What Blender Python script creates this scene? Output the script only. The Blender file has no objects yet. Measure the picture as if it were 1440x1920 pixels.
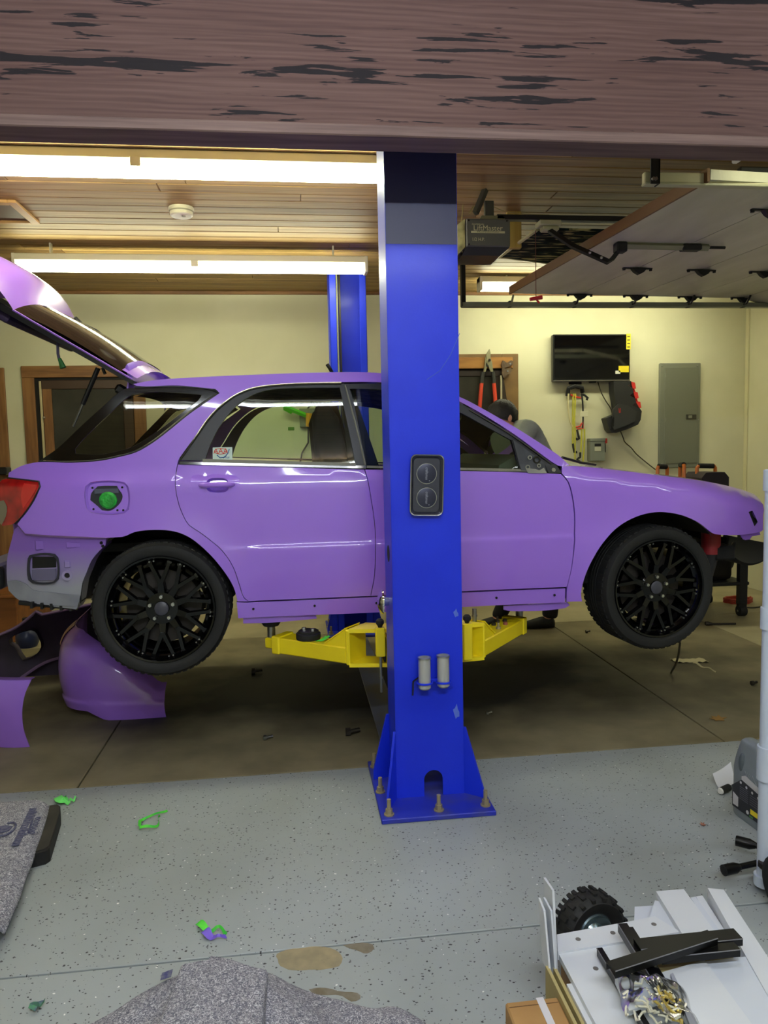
import bpy, bmesh, math, random
import numpy as np
from mathutils import Vector, Matrix
from mathutils.geometry import delaunay_2d_cdt
random.seed(7)
C = bpy.context.scene
col = C.collection
# ------------------------------------------------------------------ camera
CAM_H, YAW, PITCH, ROLL, FPX = 1.5, math.radians(6.76), math.radians(4.85), math.radians(-1.215), 1400.0
def cam_axes():
    cy, sy = math.cos(YAW), math.sin(YAW)
    r = Vector((cy, -sy, 0)); f = Vector((sy, cy, 0)); u = Vector((0, 0, 1))
    f2 = f * math.cos(PITCH) - u * math.sin(PITCH); u2 = u * math.cos(PITCH) + f * math.sin(PITCH)
    r3 = r * math.cos(ROLL) + u2 * math.sin(ROLL); u3 = u2 * math.cos(ROLL) - r * math.sin(ROLL)
    return r3, u3, f2
CR, CU, CF = cam_axes()
cam_data = bpy.data.cameras.new('camera')
cam = bpy.data.objects.new('camera', cam_data); col.objects.link(cam)
m = Matrix.Identity(4)
for i in range(3):
    m[i][0], m[i][1], m[i][2] = CR[i], CU[i], -CF[i]
m[2][3] = CAM_H
cam.matrix_world = m
cam_data.sensor_fit = 'VERTICAL'; cam_data.sensor_height = 24.0; cam_data.lens = FPX / 1920 * 24.0
cam_data.clip_start = 0.05
C.camera = cam
# ------------------------------------------------------------------ world, exposure
w = bpy.data.worlds.new('world'); C.world = w; w.use_nodes = True
w.node_tree.nodes['Background'].inputs[0].default_value = (0.75, 0.85, 1.0, 1)
w.node_tree.nodes['Background'].inputs[1].default_value = 0.02
C.view_settings.view_transform = 'Standard'; C.view_settings.look = 'None'
C.view_settings.gamma = 1; C.view_settings.use_curve_mapping = False
C.view_settings.exposure = 0.0
BAY_TUBE, BAY_RGB = 35.0, (0.97, 0.99, 0.70)       # tubes over the car bay
NEAR_TUBE, NEAR_RGB = 104.0, (0.82, 0.90, 1.0)     # tubes over the painted slab
# ------------------------------------------------------------------ measuring helpers (photo pixel -> point on a real plane)
O0 = Vector((0, 0, CAM_H))
def ray(x, y): return CR * ((x - 720) / FPX) - CU * ((y - 960) / FPX) + CF
def atY(x, y, Y): r = ray(x, y); return O0 + r * (Y / r.y)
def atZ(x, y, Z): r = ray(x, y); return O0 + r * ((Z - CAM_H) / r.z)
def atX(x, y, X): r = ray(x, y); return O0 + r * (X / r.x)
# ------------------------------------------------------------------ materials
def lin(c):
    return tuple(((v / 255) / 12.92 if v / 255 <= .04045 else ((v / 255 + .055) / 1.055) ** 2.4) for v in c)
MATS = {}
def mat(name, rgb, rough=.5, metal=0., coat=0., var=0., vscale=6., stretch=(1, 1, 1), rgb2=None, bump=0., bscale=40., spec=.5, emit=None, estr=0., alpha=None, transm=0., detail=4., ramp=(.35, .65), coatr=.05, bstretch=None):
    """sRGB 0-255 colour; var mixes towards rgb2 with noise"""
    if name in MATS: return MATS[name]
    M = bpy.data.materials.new(name); M.use_nodes = True; nt = M.node_tree; N = nt.nodes; L = nt.links
    b = N['Principled BSDF']
    b.inputs['Base Color'].default_value = (*lin(rgb), 1)
    b.inputs['Roughness'].default_value = rough; b.inputs['Metallic'].default_value = metal
    b.inputs['Coat Weight'].default_value = coat; b.inputs['Coat Roughness'].default_value = coatr
    b.inputs['Specular IOR Level'].default_value = spec
    b.inputs['Transmission Weight'].default_value = transm
    if emit: b.inputs['Emission Color'].default_value = (*emit, 1); b.inputs['Emission Strength'].default_value = estr
    if alpha is not None: b.inputs['Alpha'].default_value = alpha
    if var > 0 or bump > 0:
        tc = N.new('ShaderNodeTexCoord')
        def mapped(st):
            mp = N.new('ShaderNodeMapping'); mp.inputs['Scale'].default_value = st; L.new(tc.outputs['Object'], mp.inputs[0]); return mp
        if var > 0:
            n = N.new('ShaderNodeTexNoise'); n.inputs['Scale'].default_value = vscale; n.inputs['Detail'].default_value = detail
            L.new(mapped(stretch).outputs[0], n.inputs['Vector'])
            r = N.new('ShaderNodeValToRGB'); r.color_ramp.elements[0].position = ramp[0]; r.color_ramp.elements[1].position = ramp[1]
            c2 = lin(rgb2) if rgb2 else tuple(v * (1 - var) for v in lin(rgb))
            r.color_ramp.elements[0].color = (*lin(rgb), 1); r.color_ramp.elements[1].color = (*c2, 1)
            L.new(n.outputs['Fac'], r.inputs[0]); L.new(r.outputs[0], b.inputs['Base Color'])
        if bump > 0:
            n2 = N.new('ShaderNodeTexNoise'); n2.inputs['Scale'].default_value = bscale; n2.inputs['Detail'].default_value = 3
            L.new(mapped(bstretch or stretch).outputs[0], n2.inputs['Vector'])
            bp = N.new('ShaderNodeBump'); bp.inputs['Strength'].default_value = bump; bp.inputs['Distance'].default_value = .01
            L.new(n2.outputs['Fac'], bp.inputs['Height']); L.new(bp.outputs[0], b.inputs['Normal'])
    MATS[name] = M
    return M
def emat(name, rgb, s):
    if name in MATS: return MATS[name]
    M = bpy.data.materials.new(name); M.use_nodes = True; nt = M.node_tree
    for n in list(nt.nodes): nt.nodes.remove(n)
    e = nt.nodes.new('ShaderNodeEmission'); e.inputs[0].default_value = (*rgb, 1); e.inputs[1].default_value = s
    o = nt.nodes.new('ShaderNodeOutputMaterial'); nt.links.new(e.outputs[0], o.inputs[0]); MATS[name] = M
    return M
def glass(name, tint, refl=1.0):
    M = bpy.data.materials.new(name); M.use_nodes = True; nt = M.node_tree; N = nt.nodes; L = nt.links
    for n in list(N): N.remove(n)
    t = N.new('ShaderNodeBsdfTransparent'); t.inputs[0].default_value = (*tint, 1)
    g = N.new('ShaderNodeBsdfGlossy'); g.inputs['Roughness'].default_value = .02; g.inputs[0].default_value = (refl, refl, refl, 1)
    f = N.new('ShaderNodeFresnel'); f.inputs[0].default_value = 1.52
    mx = N.new('ShaderNodeMixShader'); o = N.new('ShaderNodeOutputMaterial')
    L.new(f.outputs[0], mx.inputs[0]); L.new(t.outputs[0], mx.inputs[1]); L.new(g.outputs[0], mx.inputs[2]); L.new(mx.outputs[0], o.inputs[0])
    MATS[name] = M; return M
# ------------------------------------------------------------------ mesh builder
class MB:
    def __init__(s): s.v = []; s.f = []
    def add(s, vs, fs):
        k = len(s.v); s.v.extend(Vector(p) for p in vs); s.f.extend(tuple(i + k for i in f) for f in fs); return s
    def box(s, c, size, rot=None, bev=0., seg=1):
        bm = bmesh.new(); bmesh.ops.create_cube(bm, size=1)
        for v in bm.verts: v.co = Vector((v.co.x * size[0], v.co.y * size[1], v.co.z * size[2]))
        if bev > 0: bmesh.ops.bevel(bm, geom=bm.edges[:], offset=min(bev, min(size) * .45), segments=seg, affect='EDGES', profile=.5)
        R = rot.to_matrix() if hasattr(rot, 'to_matrix') else (rot or Matrix.Identity(3))
        s.add([R @ v.co + Vector(c) for v in bm.verts], [[v.index for v in f.verts] for f in (bm.verts.index_update(), bm.faces)[1]])
        bm.free(); return s
    def bb(s, a, b, bev=0., seg=1):
        a = Vector(a); b = Vector(b)
        return s.box((a + b) / 2, [abs(b[i] - a[i]) for i in range(3)], None, bev, seg)
    def cyl(s, p0, p1, r0, r1=None, seg=16, cap=True):
        return s.tube([p0, p1], [r0, r0 if r1 is None else r1], seg, cap)
    def tube(s, path, r, seg=8, cap=True, closed=False, flat=1.0):
        P = [Vector(p) for p in path]; n = len(P)
        rs = [r] * n if not hasattr(r, '__len__') else r
        T = []
        for i in range(n):
            a = P[i - 1] if (i > 0 or closed) else P[i]; b = P[(i + 1) % n] if (i < n - 1 or closed) else P[i]
            d = (b - a); T.append(d.normalized() if d.length > 1e-9 else Vector((0, 0, 1)))
        ref = Vector((0, 0, 1)) if abs(T[0].z) < .9 else Vector((1, 0, 0))
        nrm = (ref - T[0] * ref.dot(T[0])).normalized(); vs = []; fs = []
        for i in range(n):
            nrm = (nrm - T[i] * nrm.dot(T[i])).normalized(); bi = T[i].cross(nrm)
            for k in range(seg):
                a = 2 * math.pi * k / seg
                vs.append(P[i] + (nrm * math.cos(a) * flat + bi * math.sin(a)) * rs[i])
        for i in range(n if closed else n - 1):
            j = (i + 1) % n
            for k in range(seg):
                k2 = (k + 1) % seg
                fs.append((i * seg + k, i * seg + k2, j * seg + k2, j * seg + k))
        if cap and not closed:
            fs.append(tuple(range(seg - 1, -1, -1))); fs.append(tuple((n - 1) * seg + k for k in range(seg)))
        return s.add(vs, fs)
    def lathe(s, prof, o=(0, 0, 0), axis='z', seg=24, a0=0., a1=2 * math.pi, closed=False):
        full = abs(a1 - a0 - 2 * math.pi) < 1e-6; ns = seg if full else seg + 1; o = Vector(o); vs = []; fs = []
        for (r, h) in prof:
            for k in range(ns):
                a = a0 + (a1 - a0) * k / seg; ca, sa = r * math.cos(a), r * math.sin(a)
                vs.append(o + (Vector((ca, sa, h)) if axis == 'z' else Vector((ca, h, sa)) if axis == 'y' else Vector((h, ca, sa))))
        m = len(prof)
        for i in range(m if closed else m - 1):
            j = (i + 1) % m
            for k in range(seg):
                k2 = (k + 1) % ns
                q = (i * ns + k, i * ns + k2, j * ns + k2, j * ns + k)
                fs.append(q if axis != 'y' else q[::-1])
        return s.add(vs, fs)
    def prism(s, poly, vec):
        P = [Vector(p) for p in poly]; v = Vector(vec); n = len(P)
        nrm = sum(((P[i]).cross(P[(i + 1) % n]) for i in range(n)), Vector())
        if nrm.dot(v) > 0: P = P[::-1]
        return s.add(P + [p + v for p in P], [tuple(range(n)), tuple(range(2 * n - 1, n - 1, -1))] + [(i, n + i, n + (i + 1) % n, (i + 1) % n)[::1] for i in range(n)])
    def grid(s, fn, nu, nv):
        vs = [fn(i / nu, j / nv) for j in range(nv + 1) for i in range(nu + 1)]
        return s.add(vs, [(j * (nu + 1) + i, j * (nu + 1) + i + 1, (j + 1) * (nu + 1) + i + 1, (j + 1) * (nu + 1) + i) for j in range(nv) for i in range(nu)])
    def ball(s, c, r, seg=12, rings=8, sc=(1, 1, 1)):
        c = Vector(c); vs = [c + Vector((0, 0, r * sc[2]))]; fs = []
        for i in range(1, rings):
            t = math.pi * i / rings
            for k in range(seg):
                a = 2 * math.pi * k / seg
                vs.append(c + Vector((r * sc[0] * math.sin(t) * math.cos(a), r * sc[1] * math.sin(t) * math.sin(a), r * sc[2] * math.cos(t))))
        vs.append(c - Vector((0, 0, r * sc[2]))); e = len(vs) - 1
        for k in range(seg):
            k2 = (k + 1) % seg; fs.append((0, 1 + k, 1 + k2)); b = 1 + (rings - 2) * seg; fs.append((e, b + k2, b + k))
            for i in range(rings - 2):
                q = 1 + i * seg; fs.append((q + k, q + seg + k, q + seg + k2, q + k2))
        return s.add(vs, fs)
    def solid_grid(s, fn, nu, nv, thick):
        """closed sheet: fn(u,v) and the same displaced by thick (Vector or callable)"""
        top = [Vector(fn(i / nu, j / nv)) for j in range(nv + 1) for i in range(nu + 1)]
        t = thick if callable(thick) else (lambda u, v: Vector(thick))
        bot = [top[j * (nu + 1) + i] + t(i / nu, j / nv) for j in range(nv + 1) for i in range(nu + 1)]
        n = len(top); q = lambda i, j: j * (nu + 1) + i
        fs = []
        for j in range(nv):
            for i in range(nu):
                f = (q(i, j), q(i + 1, j), q(i + 1, j + 1), q(i, j + 1)); fs.append(f); fs.append(tuple(n + k for k in f[::-1]))
        ring = [q(i, 0) for i in range(nu)] + [q(nu, j) for j in range(nv)] + [q(i, nv) for i in range(nu, 0, -1)] + [q(0, j) for j in range(nv, 0, -1)]
        for a, b in zip(ring, ring[1:] + ring[:1]): fs.append((b, a, n + a, n + b))
        return s.add(top + bot, fs)
WM = {}
def wm(o): return WM[o.name]
def link(o, parent=None):
    col.objects.link(o)
    if parent is not None: o.parent = parent
    WM[o.name] = (WM[parent.name] if parent is not None else Matrix.Identity(4)) @ o.matrix_basis
    return o
def tag(o, label=None, cat=None, group=None, kind=None):
    if label: o['label'] = label
    if cat: o['category'] = cat
    if group: o['group'] = group
    if kind: o['kind'] = kind
    return o
def thing(name, label, cat, loc=(0, 0, 0), rot=(0, 0, 0), group=None):
    o = bpy.data.objects.new(name, None); o.location = loc; o.rotation_euler = rot; o.empty_display_size = .1
    link(o); return tag(o, label, cat, group)
def mesh_of(name, mb, mt, ang=35, fix=True):
    me = bpy.data.meshes.new(name)
    me.from_pydata([tuple(v) for v in mb.v], [], mb.f)
    if fix:
        bm = bmesh.new(); bm.from_mesh(me); bmesh.ops.recalc_face_normals(bm, faces=bm.faces[:]); bm.to_mesh(me); bm.free()
    me.polygons.foreach_set('use_smooth', [True] * len(me.polygons))
    me.set_sharp_from_angle(angle=math.radians(ang))
    me.materials.append(mt if not isinstance(mt, str) else MATS[mt]); me.update()
    return me
def build(name, mb, mt, parent=None, local=False, ang=35, label=None, cat=None, group=None, kind=None, fix=True, origin=None):
    """vertices are world coordinates unless local; made relative to the parent"""
    if parent is not None and not local:
        inv = WM[parent.name].inverted(); mb.v = [inv @ v for v in mb.v]
    if parent is None and not local:
        if origin is None:
            xs = [v.x for v in mb.v]; ys = [v.y for v in mb.v]; zs = [v.z for v in mb.v]
            origin = Vector(((min(xs) + max(xs)) / 2, (min(ys) + max(ys)) / 2, min(zs)))
        mb.v = [v - Vector(origin) for v in mb.v]
    o = bpy.data.objects.new(name, mesh_of(name, mb, mt, ang, fix))
    if origin is not None and parent is None: o.location = origin
    link(o, parent)
    return tag(o, label, cat, group, kind)
def inst(name, me, parent=None, M=None, **k):
    o = bpy.data.objects.new(name, me)
    if M is not None: o.matrix_basis = M
    link(o, parent); return tag(o, **k)
def copy_tree(o, parent=None, M=None):
    c = o.copy(); col.objects.link(c)
    if parent is not None: c.parent = parent
    if M is not None: c.matrix_basis = M
    WM[c.name] = (WM[parent.name] if parent is not None else Matrix.Identity(4)) @ c.matrix_basis
    for ch in [x for x in col.objects if x.parent == o]: copy_tree(ch, c)
    return c
def text_mb(txt, size, M, depth=.0006, sx=1.0, shear=0.):
    """lettering as thin real mesh; M places the text plane (x right, y up)"""
    cu = bpy.data.curves.new('txt', 'FONT'); cu.body = txt; cu.size = size; cu.align_x = 'CENTER'; cu.align_y = 'CENTER'; cu.extrude = depth; cu.resolution_u = 2; cu.shear = shear
    ob = bpy.data.objects.new('txt', cu); col.objects.link(ob)
    dg = bpy.context.evaluated_depsgraph_get(); me = bpy.data.meshes.new_from_object(ob.evaluated_get(dg))
    mb = MB(); mb.add([M @ Vector((v.co.x * sx, v.co.y, v.co.z)) for v in me.vertices], [tuple(p.vertices) for p in me.polygons])
    bpy.data.objects.remove(ob); bpy.data.meshes.remove(me); bpy.data.curves.remove(cu)
    return mb
def frameM(o, x, y):
    x = Vector(x).normalized(); y = Vector(y); y = (y - x * y.dot(x)).normalized(); z = x.cross(y)
    return Matrix(((x.x, y.x, z.x, o[0]), (x.y, y.y, z.y, o[1]), (x.z, y.z, z.z, o[2]), (0, 0, 0, 1)))
def smooth_path(P, closed=False, step=.03, corner=38):
    """Catmull-Rom through 2-D/3-D points that keeps real corners"""
    P = [Vector(p) for p in P]; n = len(P); out = []
    def isc(i):
        if not closed and i in (0, n - 1): return True
        a = P[i] - P[i - 1]; b = P[(i + 1) % n] - P[i]
        if a.length < 1e-9 or b.length < 1e-9: return True
        return math.degrees(a.angle(b)) > corner
    cs = [isc(i) for i in range(n)]
    for i in range(n if closed else n - 1):
        p1 = P[i]; p2 = P[(i + 1) % n]; L = (p2 - p1).length
        def tan(k):
            a = P[k] - P[k - 1]; b = P[(k + 1) % n] - P[k]
            t = (a / max(a.length, 1e-9) ** .5 + b / max(b.length, 1e-9) ** .5) / (a.length ** .5 + b.length ** .5 + 1e-9) * 1.0
            return t.normalized() * L
        t1 = (p2 - p1) if cs[i] else tan(i); t2 = (p2 - p1) if cs[(i + 1) % n] else tan((i + 1) % n)
        k = max(1, int(math.ceil(L / step)))
        for j in range(k):
            t = j / k; t2_, t3 = t * t, t * t * t
            out.append(p1 * (2 * t3 - 3 * t2_ + 1) + t1 * (t3 - 2 * t2_ + t) + p2 * (-2 * t3 + 3 * t2_) + t2 * (t3 - t2_))
    if not closed: out.append(P[-1])
    return out
def inside(poly, x, y):
    c = False; n = len(poly); j = n - 1
    for i in range(n):
        xi, yi = poly[i]; xj, yj = poly[j]
        if (yi > y) != (yj > y) and x < (xj - xi) * (y - yi) / (yj - yi) + xi: c = not c
        j = i
    return c
def fill2d(outer, holes=(), sp=.05, rows=()):
    """triangulate a 2-D polygon with interior points; returns verts, tris, loops of indices"""
    polys = [list(map(tuple, outer))] + [list(map(tuple, h)) for h in holes]
    V = []; loops = []; E = []
    for p in polys:
        k = len(V); V += [Vector(q) for q in p]; idx = list(range(k, k + len(p))); loops.append(idx)
        E += [(idx[i], idx[(i + 1) % len(idx)]) for i in range(len(idx))]
    B = np.array([(q[0], q[1]) for q in V])
    x0, y0 = B.min(0); x1, y1 = B.max(0)
    y = y0 + sp / 2; row = 0
    while y < y1:
        x = x0 + sp / 2 + (sp / 2 if row % 2 else 0)
        while x < x1:
            if not any(abs(y - yr) < .012 for yr in rows) and inside(polys[0], x, y) and not any(inside(h, x, y) for h in polys[1:]) and ((B - (x, y)) ** 2).sum(1).min() > (sp * .55) ** 2:
                V.append(Vector((x, y)))
            x += sp
        y += sp * .866; row += 1
    for yr in rows:
        x = x0 + sp / 4
        while x < x1:
            if inside(polys[0], x, yr) and not any(inside(h, x, yr) for h in polys[1:]) and ((B - (x, yr)) ** 2).sum(1).min() > .004 ** 2: V.append(Vector((x, yr)))
            x += .03
    vo, eo, fo, ov, oe, of = delaunay_2d_cdt([Vector((q[0], q[1])) for q in V], E, [], 0, 1e-7)
    tr = []
    for f in fo:
        cx = sum(vo[i].x for i in f) / 3; cy = sum(vo[i].y for i in f) / 3
        if inside(polys[0], cx, cy) and not any(inside(h, cx, cy) for h in polys[1:]): tr.append(tuple(f))
    used = {}
    for n_, origs in enumerate(ov):
        for o_ in origs: used[o_] = n_
    loops = [[used[i] for i in lp if i in used] for lp in loops]
    return vo, tr, loops
# ================================================================== ROOM
CEIL, WALLY, WALLX, WALLL, BACKY = 2.985, 7.2, 4.6, -4.2, -2.6
CEIL2 = 3.2
mat('wall_paint', (222, 218, 186), .75, var=.5, vscale=1.3, rgb2=(208, 204, 170), bump=.25, bscale=5, ramp=(.35, .75))
mat('ceiling_wood', (180, 148, 88), .6, var=.5, vscale=3.5, stretch=(.35, 9, 9), rgb2=(128, 96, 52), bump=.1, bscale=6, ramp=(.3, .7))
mat('ceiling_wood_pale', (194, 160, 100), .6, var=.5, vscale=3.5, stretch=(.35, 9, 9), rgb2=(140, 108, 60), bump=.1, bscale=6, ramp=(.3, .7))
mat('ceiling_wood_dark', (158, 124, 74), .6, var=.5, vscale=3.5, stretch=(.35, 9, 9), rgb2=(104, 76, 42), bump=.1, bscale=6, ramp=(.3, .7))
mat('dark_gap', (30, 22, 15), .9)
mat('trim_wood', (150, 106, 60), .5, var=.5, vscale=4, stretch=(6, 6, .6), rgb2=(118, 78, 42), bump=.08, bscale=8)
mat('trim_wood_x', (150, 106, 60), .5, var=.5, vscale=4, stretch=(.6, 6, 6), rgb2=(112, 74, 40), bump=.08, bscale=8)
def floor_paint(name, base, fleck, worn):
    M = bpy.data.materials.new(name); M.use_nodes = True; nt = M.node_tree; N = nt.nodes; L = nt.links; b = N['Principled BSDF']
    tc = N.new('ShaderNodeTexCoord')
    big = N.new('ShaderNodeTexNoise'); big.inputs['Scale'].default_value = 1.6; big.inputs['Detail'].default_value = 6; L.new(tc.outputs['Object'], big.inputs['Vector'])
    r0 = N.new('ShaderNodeValToRGB'); r0.color_ramp.elements[0].position = .38; r0.color_ramp.elements[1].position = .72
    r0.color_ramp.elements[0].color = (*lin(base), 1); r0.color_ramp.elements[1].color = (*lin(worn), 1); L.new(big.outputs['Fac'], r0.inputs[0])
    cur = r0.outputs[0]
    for sc, th, colr, seed in ((80, .20, fleck, 0), (38, .11, fleck, 5), (110, .20, fleck, 3), (75, .15, (232, 234, 230), 9)):
        mp = N.new('ShaderNodeMapping'); mp.inputs['Location'].default_value = (seed, seed, 0); mp.inputs['Scale'].default_value = (1, 1.25, .0); L.new(tc.outputs['Object'], mp.inputs[0])
        nz = N.new('ShaderNodeTexNoise'); nz.inputs['Scale'].default_value = sc * 1.2; L.new(mp.outputs[0], nz.inputs['Vector'])
        ad = N.new('ShaderNodeVectorMath'); ad.operation = 'MULTIPLY_ADD'; ad.inputs[1].default_value = (.012, .012, 0); L.new(nz.outputs['Color'], ad.inputs[0]); L.new(mp.outputs[0], ad.inputs[2])
        v = N.new('ShaderNodeTexVoronoi'); v.inputs['Scale'].default_value = sc; L.new(ad.outputs[0], v.inputs['Vector'])
        sp = N.new('ShaderNodeSeparateColor'); L.new(v.outputs['Color'], sp.inputs[0])
        g = N.new('ShaderNodeMath'); g.operation = 'GREATER_THAN'; g.inputs[1].default_value = .72 if colr == fleck else .92; L.new(sp.outputs[0], g.inputs[0])
        t = N.new('ShaderNodeMath'); t.operation = 'MULTIPLY'; t.inputs[1].default_value = th * 1.6; L.new(sp.outputs[1], t.inputs[0])
        lt = N.new('ShaderNodeMath'); lt.operation = 'LESS_THAN'; L.new(v.outputs['Distance'], lt.inputs[0]); L.new(t.outputs[0], lt.inputs[1])
        mu = N.new('ShaderNodeMath'); mu.operation = 'MULTIPLY'; L.new(g.outputs[0], mu.inputs[0]); L.new(lt.outputs[0], mu.inputs[1])
        mx = N.new('ShaderNodeMix'); mx.data_type = 'RGBA'; L.new(mu.outputs[0], mx.inputs[0]); L.new(cur, mx.inputs[6]); mx.inputs[7].default_value = (*lin(colr), 1); cur = mx.outputs[2]
    L.new(cur, b.inputs['Base Color']); b.inputs['Roughness'].default_value = .38; b.inputs['Specular IOR Level'].default_value = .35
    bp = N.new('ShaderNodeBump'); bp.inputs['Strength'].default_value = .15; bp.inputs['Distance'].default_value = .01; L.new(big.outputs['Fac'], bp.inputs['Height']); L.new(bp.outputs[0], b.inputs['Normal'])
    MATS[name] = M
floor_paint('painted_concrete', (160, 167, 168), (58, 58, 58), (146, 152, 150))
def bay_mat():
    M = mat('bay_concrete', (104, 92, 68), .62, spec=.18); nt = M.node_tree; N = nt.nodes; L = nt.links; b = N['Principled BSDF']
    g = N.new('ShaderNodeNewGeometry')
    def nz(sc, det, st=(1, 1, 0)):
        mp = N.new('ShaderNodeMapping'); mp.inputs['Scale'].default_value = st; L.new(g.outputs['Position'], mp.inputs[0])
        n = N.new('ShaderNodeTexNoise'); n.inputs['Scale'].default_value = sc; n.inputs['Detail'].default_value = det; L.new(mp.outputs[0], n.inputs['Vector']); return n.outputs['Fac']
    # stains plus the shade under the car, both painted into the slab colour
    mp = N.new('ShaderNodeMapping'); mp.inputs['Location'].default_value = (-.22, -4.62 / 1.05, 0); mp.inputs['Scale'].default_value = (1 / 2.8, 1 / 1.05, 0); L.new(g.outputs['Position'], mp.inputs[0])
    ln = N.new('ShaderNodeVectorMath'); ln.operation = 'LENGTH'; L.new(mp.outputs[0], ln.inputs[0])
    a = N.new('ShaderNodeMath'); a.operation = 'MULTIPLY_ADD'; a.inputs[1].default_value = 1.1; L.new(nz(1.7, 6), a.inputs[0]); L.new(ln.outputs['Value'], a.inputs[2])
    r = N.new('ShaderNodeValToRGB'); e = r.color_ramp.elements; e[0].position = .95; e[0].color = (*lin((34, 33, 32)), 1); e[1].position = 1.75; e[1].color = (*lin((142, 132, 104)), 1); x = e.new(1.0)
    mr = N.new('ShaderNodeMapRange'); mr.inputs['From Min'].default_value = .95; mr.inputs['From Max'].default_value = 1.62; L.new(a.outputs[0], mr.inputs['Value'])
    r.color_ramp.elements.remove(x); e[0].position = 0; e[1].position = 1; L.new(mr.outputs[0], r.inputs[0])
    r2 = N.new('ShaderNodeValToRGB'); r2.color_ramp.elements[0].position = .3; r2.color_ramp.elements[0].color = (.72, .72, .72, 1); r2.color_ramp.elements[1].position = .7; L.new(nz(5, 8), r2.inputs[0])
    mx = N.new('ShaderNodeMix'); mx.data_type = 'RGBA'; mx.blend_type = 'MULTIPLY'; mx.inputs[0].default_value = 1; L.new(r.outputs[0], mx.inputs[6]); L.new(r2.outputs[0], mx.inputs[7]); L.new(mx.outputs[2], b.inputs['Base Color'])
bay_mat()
mat('back_concrete', (176, 166, 132), .55, var=.4, vscale=2.2, rgb2=(150, 140, 108), bump=.1, bscale=20, detail=6)
# --- floor: base with the slabs that the joints separate
fb = MB().bb((WALLL - .2, BACKY - .2, -.12), (WALLX + .2, WALLY + .2, -.02))
floor = build('floor', fb, 'dark_gap', kind='structure', label='garage floor of painted and bare concrete slabs')
G = .004
def slab(x0, y0, x1, y1, m, name='slab', lab=None):
    build(name, MB().bb((x0 + G, y0 + G, -.021), (x1 - G, y1 - G, 0), .002), m, floor, label=lab)
JX = 2.1
for (x0, x1) in ((WALLL, -1.9), (-1.9, JX), (JX, WALLX)):
    slab(x0, BACKY, x1, -.6, 'painted_concrete'); slab(x0, -.6, x1, 2.155, 'painted_concrete')
slab(WALLL, 2.155, WALLX, 3.41, 'painted_concrete', lab='grey painted slab with dark flecks')
BX = 3.36
for (x0, x1) in ((WALLL, -1.02), (-1.02, JX), (JX, BX)): slab(x0, 3.41, x1, 6.02, 'bay_concrete', 'bay_slab', 'stained bare concrete with shade painted in under the car')
slab(BX, 3.41, WALLX, 6.02, 'back_concrete', 'bare_slab'); slab(WALLL, 6.02, WALLX, WALLY + .05, 'back_concrete', 'bare_slab')
# --- walls
build('wall_back', MB().bb((WALLL - .1, WALLY, -.02), (WALLX + .1, WALLY + .12, CEIL)), 'wall_paint', kind='structure', label='cream painted rear wall')
wr = MB().bb((WALLX, 5.5, -.02), (WALLX + .12, WALLY, CEIL)).bb((WALLX, BACKY, -.02), (WALLX + .12, 3.05, CEIL2)).bb((WALLX, 3.05, 2.3), (WALLX + .12, 5.5, CEIL))
build('wall_right', wr, 'wall_paint', kind='structure', label='cream side wall with the garage doorway')
build('wall_left', MB().bb((WALLL - .12, BACKY, -.02), (WALLL, WALLY, CEIL2)), 'wall_paint', kind='structure', label='cream side wall')
build('wall_front', MB().bb((WALLL - .12, BACKY - .12, -.02), (WALLX + .12, BACKY, CEIL2)), 'wall_paint', kind='structure', label='cream wall opposite the car')
build('trim_corner', MB().bb((WALLX - .018, WALLY - .05, .0), (WALLX, WALLY, 2.84), .003), mat('corner_trim', (214, 208, 168), .6), kind='structure', label='painted corner bead of the wall')
# --- ceiling with tongue-and-groove planks
ceil = build('ceiling', MB().bb((WALLL - .12, 2.68, CEIL + .014), (WALLX + .12, WALLY + .12, CEIL + .3)), 'dark_gap', kind='structure', label='stained tongue-and-groove plank ceiling')
build('plank_field', MB().bb((WALLL - .12, BACKY - .12, CEIL2), (WALLX + .12, 2.6, CEIL2 + .08)), 'ceiling_wood', ceil)
y = 2.72; k = 0
while y < WALLY - .02:
    wd = .128; cuts = sorted(random.uniform(WALLL + .6, WALLX - .6) for _ in range(2))
    xs = [WALLL] + cuts + [WALLX]
    for a, b in zip(xs, xs[1:]):
        pl = MB().bb((a + .001, y + .003, CEIL + random.uniform(0, .002)), (b - .001, min(y + wd - .003, WALLY), CEIL + .016), .004)
        build('plank', pl, random.choice(('ceiling_wood', 'ceiling_wood', 'ceiling_wood_pale', 'ceiling_wood_dark')), ceil)
    y += wd
build('trim_1', MB().bb((WALLL, WALLY - .022, CEIL - .03), (WALLX, WALLY, CEIL), .003), 'trim_wood_x', kind='structure', label='thin brown wood strip between wall and ceiling')
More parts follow.
